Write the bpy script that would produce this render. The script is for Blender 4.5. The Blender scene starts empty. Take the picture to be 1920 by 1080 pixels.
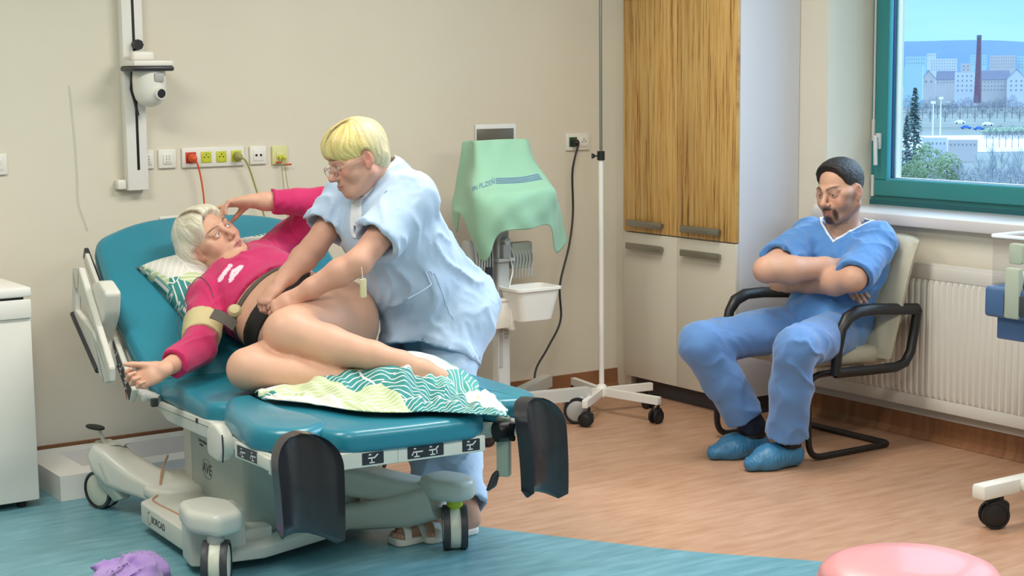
import bpy, bmesh, math, random
import numpy as np
from mathutils import Matrix, Vector
PI = math.pi
SC = bpy.context.scene
COL = SC.collection
random.seed(7)

# ------------------------------------------------------------------ camera
cam_data = bpy.data.cameras.new('camera')
cam_data.sensor_width = 36.0
cam_data.lens = 57.13
cam_data.clip_end = 20000
cam = bpy.data.objects.new('camera', cam_data)
COL.objects.link(cam)
CAMR = Matrix([[0.827619, 0.080688, -0.555461], [-0.561199, 0.101023, -0.821493], [-0.01017, 0.991607, 0.128891]])
cam.matrix_world = Matrix.Translation((0, 0, 1.6)) @ CAMR.to_4x4()
SC.camera = cam

# ------------------------------------------------------------------ view, sky, lights
SC.view_settings.view_transform = 'Standard'
SC.view_settings.look = 'None'
SC.view_settings.gamma = 1.0
SC.view_settings.use_curve_mapping = False
SC.view_settings.exposure = 0.45
SC.cycles.use_denoising = True
SC.cycles.max_bounces = 6
SC.cycles.diffuse_bounces = 4
SC.cycles.transparent_max_bounces = 12
SC.cycles.sample_clamp_indirect = 4.0

def lin(c):
    if isinstance(c, str):
        c = [int(c[i:i + 2], 16) / 255 for i in (0, 2, 4)]
    return tuple(x / 12.92 if x <= 0.04045 else ((x + 0.055) / 1.055) ** 2.4 for x in c)

world = bpy.data.worlds.new('overcast_sky')
SC.world = world
world.use_nodes = True
wn = world.node_tree
wn.nodes.clear()
w_out = wn.nodes.new('ShaderNodeOutputWorld')
w_bg = wn.nodes.new('ShaderNodeBackground')
w_tc = wn.nodes.new('ShaderNodeTexCoord')
w_sep = wn.nodes.new('ShaderNodeSeparateXYZ')
w_ramp = wn.nodes.new('ShaderNodeValToRGB')
w_noise = wn.nodes.new('ShaderNodeTexNoise')
w_map = wn.nodes.new('ShaderNodeMapping')
w_mix = wn.nodes.new('ShaderNodeMix')
w_mix.data_type = 'RGBA'
w_ramp.color_ramp.elements[0].position = 0.0
w_ramp.color_ramp.elements[0].color = (0.50, 0.86, 0.98, 1)
w_ramp.color_ramp.elements[1].position = 0.5
w_ramp.color_ramp.elements[1].color = (1.9, 2.3, 2.9, 1)
e = w_ramp.color_ramp.elements.new(0.06)
e.color = (0.34, 0.66, 0.80, 1)
w_noise.inputs['Scale'].default_value = 3.0
w_noise.inputs['Detail'].default_value = 5.0
w_map.inputs['Scale'].default_value = (1, 1, 9)
w_mix.blend_type = 'MULTIPLY'
w_mix.inputs[0].default_value = 0.5
wn.links.new(w_tc.outputs['Generated'], w_sep.inputs[0])
wn.links.new(w_sep.outputs['Z'], w_ramp.inputs[0])
wn.links.new(w_tc.outputs['Generated'], w_map.inputs[0])
wn.links.new(w_map.outputs[0], w_noise.inputs['Vector'])
w_r2 = wn.nodes.new('ShaderNodeValToRGB')
w_r2.color_ramp.elements[0].position = 0.3
w_r2.color_ramp.elements[0].color = (0.55, 0.75, 0.85, 1)
w_r2.color_ramp.elements[1].position = 0.7
w_r2.color_ramp.elements[1].color = (1.4, 1.25, 1.15, 1)
wn.links.new(w_noise.outputs['Fac'], w_r2.inputs[0])
wn.links.new(w_ramp.outputs[0], w_mix.inputs[6])
wn.links.new(w_r2.outputs[0], w_mix.inputs[7])
wn.links.new(w_mix.outputs[2], w_bg.inputs['Color'])
w_bg.inputs['Strength'].default_value = 1.0
wn.links.new(w_bg.outputs[0], w_out.inputs[0])

def area(name, loc, size, energy, color, rot=(0, 0, 0), portal=False):
    l = bpy.data.lights.new(name, 'AREA')
    l.shape = 'RECTANGLE'
    l.size, l.size_y = size
    l.energy = energy
    l.color = color
    o = bpy.data.objects.new(name, l)
    o.location = loc
    o.rotation_euler = rot
    COL.objects.link(o)
    if portal:
        l.cycles.is_portal = True
    return o

WIN = [(3.30, 5.42), (-0.2, 2.70)]          # y ranges of the two window openings in the right wall
# wide soft sun lamp, added to imitate bright sky daylight through the windows
sun = bpy.data.lights.new('added_sky_daylight', 'SUN')
sun.energy = 3.0
sun.angle = math.radians(35)
sun.color = (0.72, 0.86, 1.0)
sun_o = bpy.data.objects.new('added_sky_daylight', sun)
sun_o.rotation_euler = Vector((0.80, -0.22, 0.50)).to_track_quat('Z', 'Y').to_euler()
COL.objects.link(sun_o)
for i, (y0, y1) in enumerate(WIN):
    area('daylight_window', (5.86, (y0 + y1) / 2, 1.93), (1.9, y1 - y0), 1, (1, 1, 1), (0, PI / 2, 0), portal=True)
# ceiling luminaires
for x, y, e_ in ((1.0, 4.6, 36), (3.6, 4.6, 36), (1.0, 1.8, 44), (3.6, 1.8, 44)):
    area('ceiling_light', (x, y, 2.86), (1.2, 0.6), e_, (1.0, 0.95, 0.87))

# ------------------------------------------------------------------ materials
MATS = {}
def mat(name, col, rough=0.5, metal=0.0, spec=0.5, noise=0.0, nscale=8.0, bump=0.0, bscale=60.0, coat=0.0, vcol=False, sss=0.0, stretch=(1, 1, 1), sheen=0.0):
    if name in MATS:
        return MATS[name]
    m = bpy.data.materials.new(name)
    m.use_nodes = True
    nt = m.node_tree
    b = nt.nodes['Principled BSDF']
    c = lin(col)
    b.inputs['Base Color'].default_value = (*c, 1)
    b.inputs['Roughness'].default_value = rough
    b.inputs['Metallic'].default_value = metal
    b.inputs['Specular IOR Level'].default_value = spec
    b.inputs['Coat Weight'].default_value = coat
    if sheen:
        b.inputs['Sheen Weight'].default_value = sheen
    if sss:
        b.inputs['Subsurface Weight'].default_value = sss
        b.inputs['Subsurface Radius'].default_value = (0.012, 0.005, 0.003)
        b.inputs['Subsurface Scale'].default_value = 1.0
    tc = nt.nodes.new('ShaderNodeTexCoord')
    mp = nt.nodes.new('ShaderNodeMapping')
    mp.inputs['Scale'].default_value = stretch
    nt.links.new(tc.outputs['Object'], mp.inputs[0])
    src = None
    if vcol:
        at = nt.nodes.new('ShaderNodeAttribute')
        at.attribute_name = 'Col'
        src = at.outputs['Color']
    n = nt.nodes.new('ShaderNodeTexNoise')
    n.inputs['Scale'].default_value = nscale
    n.inputs['Detail'].default_value = 6
    nt.links.new(mp.outputs[0], n.inputs['Vector'])
    if noise:
        mx = nt.nodes.new('ShaderNodeMix')
        mx.data_type = 'RGBA'
        mx.blend_type = 'MULTIPLY'
        mx.inputs[0].default_value = 1.0
        mr = nt.nodes.new('ShaderNodeMapRange')
        mr.inputs[1].default_value = 0.3
        mr.inputs[2].default_value = 0.7
        mr.inputs[3].default_value = 1 - noise
        mr.inputs[4].default_value = 1 + noise * 0.4
        nt.links.new(n.outputs['Fac'], mr.inputs[0])
        nt.links.new(mr.outputs[0], mx.inputs[7])
        if src:
            nt.links.new(src, mx.inputs[6])
        else:
            mx.inputs[6].default_value = (*c, 1)
        src = mx.outputs[2]
    if src:
        nt.links.new(src, b.inputs['Base Color'])
    if bump:
        n2 = nt.nodes.new('ShaderNodeTexNoise')
        n2.inputs['Scale'].default_value = bscale
        n2.inputs['Detail'].default_value = 4
        nt.links.new(mp.outputs[0], n2.inputs['Vector'])
        bp = nt.nodes.new('ShaderNodeBump')
        bp.inputs['Strength'].default_value = bump
        bp.inputs['Distance'].default_value = 0.004
        nt.links.new(n2.outputs['Fac'], bp.inputs['Height'])
        nt.links.new(bp.outputs[0], b.inputs['Normal'])
    MATS[name] = m
    return m

def ramp(nt, stops, mode='LINEAR'):
    r = nt.nodes.new('ShaderNodeValToRGB')
    r.color_ramp.interpolation = mode
    el = r.color_ramp.elements
    while len(el) < len(stops):
        el.new(0.5)
    for e_, (p, c) in zip(el, stops):
        e_.position = p
        e_.color = (*lin(c), 1) if isinstance(c, str) else (*c, 1)
    return r

def texmat(name, fn, rough=0.5, coord='Object', spec=0.5, coat=0.0):
    m = bpy.data.materials.new(name)
    m.use_nodes = True
    nt = m.node_tree
    b = nt.nodes['Principled BSDF']
    b.inputs['Roughness'].default_value = rough
    b.inputs['Specular IOR Level'].default_value = spec
    b.inputs['Coat Weight'].default_value = coat
    tc = nt.nodes.new('ShaderNodeTexCoord')
    out = fn(nt, tc.outputs[coord], b)
    if out is not None:
        nt.links.new(out, b.inputs['Base Color'])
    MATS[name] = m
    return m

def node(nt, typ, ins=None, **props):
    n = nt.nodes.new(typ)
    for k, v in props.items():
        setattr(n, k, v)
    for k, v in (ins or {}).items():
        if hasattr(v, 'is_linked') or isinstance(v, bpy.types.NodeSocket):
            nt.links.new(v, n.inputs[k])
        else:
            n.inputs[k].default_value = v
    return n

def lino(c0, c1, c2):
    def fn(nt, co, b):
        mp = node(nt, 'ShaderNodeMapping', {0: co, 'Scale': (2.2, 11, 1), 'Rotation': (0, 0, 0.12)})
        n = node(nt, 'ShaderNodeTexNoise', {'Vector': mp.outputs[0], 'Scale': 2.2, 'Detail': 8, 'Roughness': 0.62})
        r = ramp(nt, [(0.30, c0), (0.5, c1), (0.72, c2)])
        nt.links.new(n.outputs['Fac'], r.inputs[0])
        n2 = node(nt, 'ShaderNodeTexNoise', {'Vector': co, 'Scale': 0.9, 'Detail': 3})
        mr = node(nt, 'ShaderNodeMapRange', {0: n2.outputs['Fac'], 3: 0.9, 4: 1.1})
        mx = node(nt, 'ShaderNodeMix', data_type='RGBA', blend_type='MULTIPLY')
        mx.inputs[0].default_value = 1
        nt.links.new(r.outputs[0], mx.inputs[6])
        nt.links.new(mr.outputs[0], mx.inputs[7])
        return mx.outputs[2]
    return fn
texmat('peach_lino', lino('ab8264', 'ba9074', 'c59f83'), rough=0.42, spec=0.4)
texmat('blue_lino', lino('5b8c98', '6a9ca9', '80aeb9'), rough=0.35, spec=0.45)
texmat('brown_lino', lino('7a5236', '8d6142', '9a6e4d'), rough=0.4, spec=0.4)

def zebrano(nt, co, b):
    mp = node(nt, 'ShaderNodeMapping', {0: co, 'Scale': (1, 26, 0.9)})
    n0 = node(nt, 'ShaderNodeTexNoise', {'Vector': co, 'Scale': 2.5, 'Detail': 2})
    mxv = node(nt, 'ShaderNodeMixRGB', {0: 0.035, 1: mp.outputs[0], 2: n0.outputs['Color']})
    n = node(nt, 'ShaderNodeTexNoise', {'Vector': mxv.outputs[0], 'Scale': 2.6, 'Detail': 7, 'Roughness': 0.7, 'Distortion': 0.15})
    r = ramp(nt, [(0.30, '6f4420'), (0.38, '9a6a32'), (0.45, 'c29653'), (0.60, 'd4ad6b'), (0.75, 'd0a564')])
    nt.links.new(n.outputs['Fac'], r.inputs[0])
    mp2 = node(nt, 'ShaderNodeMapping', {0: co, 'Scale': (1, 60, 0.7), 'Location': (3, 1, 2)})
    n3 = node(nt, 'ShaderNodeTexNoise', {'Vector': mp2.outputs[0], 'Scale': 2.2, 'Detail': 3, 'Distortion': 0.1})
    r3 = ramp(nt, [(0.33, '5a3818'), (0.39, 'ffffff')])
    nt.links.new(n3.outputs['Fac'], r3.inputs[0])
    mx = node(nt, 'ShaderNodeMixRGB', {0: 0.75, 1: r.outputs[0], 2: r3.outputs[0]}, blend_type='MULTIPLY')
    return mx.outputs[0]
texmat('zebrano', zebrano, rough=0.38)

mat('wall_paint', 'dcd5c4', 0.85, noise=0.03, nscale=2.0, bump=0.05, bscale=120, spec=0.2)
mat('wall_yellow', 'd3cb9f', 0.85, noise=0.03, nscale=2.0, spec=0.2)
mat('ceiling_paint', 'ece8dc', 0.9)
mat('white_plastic', 'e6e3da', 0.38)
mat('white_paint', 'e9e6df', 0.45)
mat('grey_plastic', 'a9a8a5', 0.45)
mat('light_grey', 'c6c5c0', 0.4)
mat('laminate_cream', 'cfc8b8', 0.45)
mat('laminate_side', 'd5d6de', 0.5)
mat('brushed_steel', '9d9a90', 0.33, metal=0.9, noise=0.08, nscale=30, stretch=(1, 1, 30))
mat('chrome', 'c9c9c9', 0.12, metal=1.0)
mat('black_plastic', '1b1a1c', 0.42)
mat('black_rubber', '17171a', 0.7)
mat('dark_grey', '3a3b40', 0.5)
mat('teal_vinyl', '277f94', 0.33, noise=0.05, nscale=5, bump=0.12, bscale=40, coat=0.15)
mat('bed_white', 'd3d2c8', 0.36)
mat('bed_grey_green', 'a6b0aa', 0.42)
mat('teal_frame', '2c7f80', 0.35, noise=0.04, nscale=4)
mat('teal_lit_edge', '3f9aa6', 0.4)  # lighter copy of the frame teal: light on the sash inner edge, painted in
mat('navy_gasket', '1c2c6a', 0.5)
mat('teal_dark', '1f5c64', 0.4)
mat('cream_leather', 'b9b29d', 0.42, noise=0.05, nscale=6, bump=0.18, bscale=55)
mat('black_leather', '26252a', 0.30, bump=0.1, bscale=60, coat=0.3)
mat('radiator_white', 'd6d1c8', 0.4)
mat('window_sill', 'd4cfcd', 0.35)
mat('red_plastic', 'c23a1e', 0.4)
mat('orange_plastic', 'd8552a', 0.4)
mat('yellow_plastic', 'c8cb3a', 0.4)
mat('green_plastic', '2c5a3c', 0.4)
mat('olive_plastic', '9a9a5a', 0.5)
mat('pale_yellow_plastic', 'd8d69a', 0.4)
mat('lime', 'c3d332', 0.4)
mat('dark_panel', '2a2830', 0.4)
mat('print_white', 'd9d9d9', 0.5)
mat('print_black', '1a1a1a', 0.5)
mat('print_red', '9a3038', 0.5)
mat('print_blue', '6a86ae', 0.8)
mat('copper_line', 'b98a6a', 0.5)
mat('drape_green', '97c6a8', 0.85, noise=0.05, nscale=5, bump=0.15, bscale=200, sheen=0.2)
mat('pink_vinyl', 'd98f92', 0.35, noise=0.04, nscale=4, coat=0.2)
mat('lilac_cloth', 'a98ac8', 0.9, sheen=0.3)
mat('tray_blue', '44628c', 0.4)
mat('wheel_cream', 'd6d7c6', 0.4)
mat('tunic_seam', '9db3d0', 0.8)
mat('clip_grey_green', 'aeb4a2', 0.45)
mat('screen_dark', '5a5449', 0.3)

def glassmat(name, tint, rough=0.02, mixf=0.12):
    m = bpy.data.materials.new(name)
    m.use_nodes = True
    nt = m.node_tree
    nt.nodes.clear()
    o = nt.nodes.new('ShaderNodeOutputMaterial')
    t = node(nt, 'ShaderNodeBsdfTransparent', {'Color': (*tint, 1)})
    g = node(nt, 'ShaderNodeBsdfGlossy', {'Roughness': rough})
    lw = node(nt, 'ShaderNodeLayerWeight', {'Blend': 0.5})
    pw = node(nt, 'ShaderNodeMath', {0: lw.outputs['Facing'], 1: 5.0}, operation='POWER')
    ad = node(nt, 'ShaderNodeMath', {0: pw.outputs[0]}, operation='MULTIPLY_ADD')
    ad.inputs[1].default_value = 0.45
    ad.inputs[2].default_value = 0.02 + mixf
    mx = node(nt, 'ShaderNodeMixShader', {0: ad.outputs[0], 1: t.outputs[0], 2: g.outputs[0]})
    nt.links.new(mx.outputs[0], o.inputs[0])
    MATS[name] = m
glassmat('window_glass', (0.86, 0.95, 1.0), 0.02, 0.0)
mat('clear_rim', 'e8ecf4', 0.15)
glassmat('clear_acrylic', (0.96, 0.96, 0.97), 0.05, 0.05)

# ------------------------------------------------------------------ object helpers
def empty(name, loc=(0, 0, 0), rz=0.0):
    o = bpy.data.objects.new(name, None)
    o.empty_display_size = 0.1
    o.location = loc
    o.rotation_euler = (0, 0, rz)
    COL.objects.link(o)
    return o

def tag(o, label=None, cat=None, group=None, kind=None):
    if label: o['label'] = label
    if cat: o['category'] = cat
    if group: o['group'] = group
    if kind: o['kind'] = kind
    return o

def thing(name, label, cat, loc=(0, 0, 0), rz=0.0, group=None):
    return tag(empty(name, loc, rz), label, cat, group)

def root_matrix(o):
    m = Matrix.Identity(4)
    while o is not None:
        m = Matrix.Translation(o.location) @ o.rotation_euler.to_matrix().to_4x4() @ m
        o = o.parent
    return m

def copy_tree(o, parent=None):
    c = o.copy()
    COL.objects.link(c)
    c.parent = parent
    for ch in [x for x in COL.objects if x.parent is o]:
        copy_tree(ch, c)
    return c

def link_mesh(name, me, m, parent=None, label=None, world=False):
    o = bpy.data.objects.new(name, me)
    me.name = name
    if m is not None:
        me.materials.append(MATS[m] if isinstance(m, str) else m)
    COL.objects.link(o)
    if parent is not None:
        if world:
            me.transform(root_matrix(parent).inverted())
        o.parent = parent
    if label: o['label'] = label
    return o

def frame(z, x=(1, 0, 0), loc=(0, 0, 0)):
    """matrix whose local Z is z and whose local X is near x"""
    z = Vector(z).normalized()
    x = Vector(x)
    x = (x - z * x.dot(z)).normalized()
    y = z.cross(x)
    m = Matrix((x, y, z)).transposed().to_4x4()
    m.translation = Vector(loc)
    return m

def rounded(pts, r, n=5):
    """polygon with rounded corners; r scalar or list"""
    out = []
    N = len(pts)
    for i in range(N):
        p = Vector(pts[i]).to_2d(); a = Vector(pts[i - 1]).to_2d(); b = Vector(pts[(i + 1) % N]).to_2d()
        ri = r[i] if isinstance(r, (list, tuple)) else r
        if ri <= 0:
            out.append((p.x, p.y)); continue
        u = (a - p); v = (b - p)
        ri = min(ri, u.length * 0.48, v.length * 0.48)
        p0 = p + u.normalized() * ri; p1 = p + v.normalized() * ri
        for k in range(n + 1):
            t = k / n
            q = p0 * (1 - t) ** 2 + p * 2 * t * (1 - t) + p1 * t * t
            out.append((q.x, q.y))
    return out

def spline(pts, n=8, closed=False):
    pts = [Vector(p) for p in pts]
    N = len(pts)
    out = []
    rng = range(N if closed else N - 1)
    for i in rng:
        p1, p2 = pts[i], pts[(i + 1) % N]
        p0 = pts[i - 1] if (closed or i > 0) else p1 * 2 - p2
        p3 = pts[(i + 2) % N] if (closed or i + 2 < N) else p2 * 2 - p1
        for k in range(n):
            t = k / n
            out.append(0.5 * ((2 * p1) + (p2 - p0) * t + (2 * p0 - 5 * p1 + 4 * p2 - p3) * t * t + (3 * p1 - p0 - 3 * p2 + p3) * t ** 3))
    if not closed:
        out.append(pts[-1])
    return out

class G:
    """collects shapes into one mesh"""
    def __init__(s):
        s.bm = bmesh.new()
    def box(s, c, size, M=None, bev=0.0, seg=2):
        r = bmesh.ops.create_cube(s.bm, size=1.0)
        vs = r['verts']
        T = Matrix.Translation(Vector(c)) @ Matrix.Diagonal((*size, 1))
        bmesh.ops.transform(s.bm, matrix=T, verts=vs)
        if bev > 0:
            es = list({e for v in vs for e in v.link_edges})
            res = bmesh.ops.bevel(s.bm, geom=es, offset=min(bev, min(size) * 0.48), segments=seg, affect='EDGES', profile=0.5)
            vs = list({v for f in res['faces'] for v in f.verts} | {v for v in vs if v.is_valid})
        if M is not None:
            bmesh.ops.transform(s.bm, matrix=M, verts=vs)
        return s
    def span(s, a, b, bev=0.0, M=None, seg=2):
        a = Vector(a); b = Vector(b)
        return s.box((a + b) / 2, [abs(b[i] - a[i]) for i in range(3)], M, bev, seg)
    def tube(s, pts, r, seg=10, closed=False, flat=None):
        pts = [Vector(p) for p in pts]
        N = len(pts)
        rings = []
        prev = None
        for i, p in enumerate(pts):
            if closed:
                t = pts[(i + 1) % N] - pts[i - 1]
            else:
                t = pts[min(i + 1, N - 1)] - pts[max(i - 1, 0)]
            t = t.normalized() if t.length > 1e-9 else Vector((0, 0, 1))
            if prev is None:
                n = t.orthogonal().normalized() if flat is None else (Vector(flat) - t * Vector(flat).dot(t)).normalized()
            else:
                n = prev - t * prev.dot(t)
                n = n.normalized() if n.length > 1e-6 else t.orthogonal().normalized()
            if flat is not None:
                n = (Vector(flat) - t * Vector(flat).dot(t)).normalized()
            prev = n
            b = t.cross(n)
            ri = r[i] if isinstance(r, (list, tuple)) and len(r) == N and not isinstance(r, tuple) else r
            ra, rb = ri if isinstance(ri, tuple) else (ri, ri)
            rings.append([s.bm.verts.new(p + n * math.cos(2 * PI * k / seg) * ra + b * math.sin(2 * PI * k / seg) * rb) for k in range(seg)])
        for i in range(N if closed else N - 1):
            a, b2 = rings[i], rings[(i + 1) % N]
            for k in range(seg):
                s.bm.faces.new((a[k], a[(k + 1) % seg], b2[(k + 1) % seg], b2[k]))
        if not closed:
            s.bm.faces.new(rings[0][::-1]); s.bm.faces.new(rings[-1])
        return s
    def lathe(s, prof, M=None, seg=24, cap=True):
        rings = []
        M = M or Matrix.Identity(4)
        for r, z in prof:
            rings.append([s.bm.verts.new(M @ Vector((r * math.cos(2 * PI * k / seg), r * math.sin(2 * PI * k / seg), z))) for k in range(seg)])
        for a, b in zip(rings, rings[1:]):
            for k in range(seg):
                s.bm.faces.new((a[k], a[(k + 1) % seg], b[(k + 1) % seg], b[k]))
        if cap:
            s.bm.faces.new(rings[0][::-1]); s.bm.faces.new(rings[-1])
        return s
    def cyl(s, a, b, r, seg=16, r2=None):
        a = Vector(a); b = Vector(b)
        L = (b - a).length
        return s.lathe([(r, 0), (r if r2 is None else r2, L)], frame(b - a, (b - a).orthogonal(), a), seg)
    def prism(s, outline, z0, z1, M=None, bev=0.0, n=3, dome=0.0, bot=True):
        """outline (ccw 2d) extruded z0..z1 with rounded rims of radius bev; dome lifts the top towards its middle"""
        M = M or Matrix.Identity(4)
        P = [Vector((p[0], p[1])) for p in outline]
        A = sum(P[i - 1].x * P[i].y - P[i].x * P[i - 1].y for i in range(len(P)))
        if A < 0: P = P[::-1]
        N = len(P)
        nr = []
        for i in range(N):
            t = (P[(i + 1) % N] - P[i - 1]).normalized()
            nr.append(Vector((-t.y, t.x)))
        cen = sum(P, Vector((0, 0))) / N
        prof = []
        if bev > 0:
            for k in range(n + 1):
                a = PI / 2 * k / n
                prof.append((bev * (1 - math.sin(a)), z0 + bev * (1 - math.cos(a))) if bot else (0, z0 + bev * k / n * 0.01))
            for k in range(n + 1):
                a = PI / 2 * k / n
                prof.append((bev * (1 - math.cos(a)), z1 - bev * (1 - math.sin(a))))
        else:
            prof = [(0, z0), (0, z1)]
        rings = [[s.bm.verts.new(M @ Vector((*(P[i] + nr[i] * o), z))) for i in range(N)] for o, z in prof]
        for a, b in zip(rings, rings[1:]):
            for k in range(N):
                s.bm.faces.new((a[k], a[(k + 1) % N], b[(k + 1) % N], b[k]))
        s.bm.faces.new(rings[0][::-1])
        f = s.bm.faces.new(rings[-1])
        return s
    def poly(s, pts):
        s.bm.faces.new([s.bm.verts.new(Vector(p)) for p in pts])
        return s
    def grid(s, fn, nu, nv, thick=0.0, closed_u=False):
        V = [[s.bm.verts.new(Vector(fn(i / (nu - (0 if closed_u else 1)), j / (nv - 1)))) for j in range(nv)] for i in range(nu)]
        fs = []
        for i in range(nu if closed_u else nu - 1):
            for j in range(nv - 1):
                fs.append(s.bm.faces.new((V[i][j], V[(i + 1) % nu][j], V[(i + 1) % nu][j + 1], V[i][j + 1])))
        if thick:
            s.bm.normal_update()
            bmesh.ops.solidify(s.bm, geom=fs, thickness=thick)
        return s
    def ball(s, c, r, M=None, u=20, v=14):
        rr = bmesh.ops.create_uvsphere(s.bm, u_segments=u, v_segments=v, radius=1.0)
        T = Matrix.Translation(Vector(c)) @ (M or Matrix.Identity(4)) @ Matrix.Diagonal((*(r if isinstance(r, (tuple, list)) else (r, r, r)), 1))
        bmesh.ops.transform(s.bm, matrix=T, verts=rr['verts'])
        return s
    def torus(s, c, z, R, r, seg=28, s2=10):
        M = frame(z, Vector(z).orthogonal(), c)
        return s.tube([M @ Vector((R * math.cos(2 * PI * k / seg), R * math.sin(2 * PI * k / seg), 0)) for k in range(seg)], r, s2, closed=True)
    def build(s, name, m, parent=None, label=None, world=False, angle=40, smooth=True):
        bmesh.ops.recalc_face_normals(s.bm, faces=s.bm.faces)
        me = bpy.data.meshes.new(name)
        s.bm.to_mesh(me); s.bm.free()
        if smooth:
            me.polygons.foreach_set('use_smooth', [True] * len(me.polygons))
            me.set_sharp_from_angle(angle=math.radians(angle))
        return link_mesh(name, me, m, parent, label, world)

def text_obj(name, s, size, M, m, parent, depth=0.0004, world=False, label=None, bold=False):
    cu = bpy.data.curves.new(name, 'FONT')
    cu.body = s
    cu.size = size
    cu.align_x = 'CENTER'; cu.align_y = 'CENTER'
    cu.extrude = depth
    if bold: cu.offset = size * 0.012
    tmp = bpy.data.objects.new(name, cu)
    COL.objects.link(tmp)
    bpy.context.view_layer.update()
    me = bpy.data.meshes.new_from_object(tmp)
    bpy.data.objects.remove(tmp)
    me.transform(M)
    return link_mesh(name, me, m, parent, label, world)

def caster(parent, loc, r, w, yaw, wheel_m='grey_plastic', tyre_m='black_rubber', twin=True, fork_m='grey_plastic', top=None, hooded=False):
    """a caster whose wheel touches z=0 at loc (x,y); children of parent: caster > wheel"""
    x, y = loc
    d = Vector((math.cos(yaw), math.sin(yaw), 0)); ax = Vector((-d.y, d.x, 0))
    c = Vector((x, y, r))
    top = top or r * 2.3
    g = G()
    sw = c - d * r * 0.45
    g.cyl((sw.x, sw.y, r * 1.7), (sw.x, sw.y, top), r * 0.22, 12)
    fr = frame(ax, d, c)
    hood = rounded([(-r * 1.05, -r * 0.1), (-r * 1.05, r * 0.9), (-r * 0.3, r * 1.2), (r * 0.6, r * 1.0), (r * 0.5, -r * 0.1), (-0.2 * r, -r * 0.35)], r * 0.25)
    # fr: x=d, y=ax x d -> points along -z or z ; build using world z explicitly
    up = Vector((0, 0, 1))
    Mh = Matrix((d, up, d.cross(up))).transposed().to_4x4(); Mh.translation = c
    hw = w * (0.22 if twin else 0.62)
    g.prism(hood, -hw, hw, Mh, bev=r * 0.08, n=2)
    fk = g.build('caster', fork_m, parent)
    offs = (-w * 0.36, w * 0.36) if twin else (0,)
    ww = w * (0.28 if twin else 0.5)
    for o in offs:
        Mw = frame(ax, d, c + ax * o)
        t = G().lathe([(r * 0.80, -ww / 2), (r * 0.96, -ww / 2), (r, -ww / 3), (r, ww / 3), (r * 0.96, ww / 2), (r * 0.80, ww / 2)], Mw, 28, cap=False)
        t.lathe([(r * 0.81, -ww / 2 + 0.001), (r * 0.81, ww / 2 - 0.001)], Mw, 28, cap=False)
        wh = t.build('tyre', tyre_m, fk)
        h = G().lathe([(r * 0.2, -ww * 0.62), (r * 0.75, -ww * 0.45), (r * 0.82, -ww * 0.3), (r * 0.82, ww * 0.3), (r * 0.75, ww * 0.45), (r * 0.2, ww * 0.62)], Mw, 24)
        h.build('wheel', wheel_m, fk)
    return fk

# ------------------------------------------------------------------ room shell
BW, RW, CZ = 6.56, 5.43, 2.92          # back wall y, right (window) wall x, ceiling
def struct(o):
    o['kind'] = 'structure'
    return o
struct(G().span((-2.2, -2.2, -0.1), (6.0, BW + 0.2, 0)).build('floor', 'peach_lino'))
inlay = spline([(1.75, 6.56), (2.25, 6.15), (2.68, 5.50), (3.074, 4.766), (3.281, 4.406), (3.488, 4.081), (3.741, 3.768), (3.957, 3.446), (4.45, 2.9), (5.43, 2.2)], 6)
struct(G().prism([(p.x, p.y) for p in [Vector((*q, 0)) if len(q) == 2 else q for q in inlay]] + [(5.43, -2.2), (-2.2, -2.2), (-2.2, 6.56)], 0, 0.0015).build('floor_blue', 'blue_lino'))
struct(G().span((-2.4, -2.4, CZ), (6.0, BW + 0.2, CZ + 0.1)).build('ceiling', 'ceiling_paint'))
struct(G().span((-2.4, BW, 0), (6.0, BW + 0.2, CZ)).build('wall_back', 'wall_paint'))
struct(G().span((-2.4, -2.4, 0), (-2.2, BW, CZ)).build('wall_left', 'wall_paint'))
struct(G().span((-2.2, -2.4, 0), (6.0, -2.2, CZ)).build('wall_front', 'wall_paint'))
SILL, WT = 0.985, 2.62
g = G()
XO = 5.93
g.span((RW, -2.2, 0), (XO, BW, SILL - 0.05))
g.span((RW, -2.2, WT), (XO, BW, CZ))
ys = [-2.2, WIN[1][0], WIN[1][1], WIN[0][0], WIN[0][1], BW]
for a, b in ((ys[0], ys[1]), (ys[2], ys[3]), (ys[4], ys[5])):
    g.span((RW, a, SILL - 0.05), (XO, b, WT))
struct(g.build('wall_right', 'wall_paint'))
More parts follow.
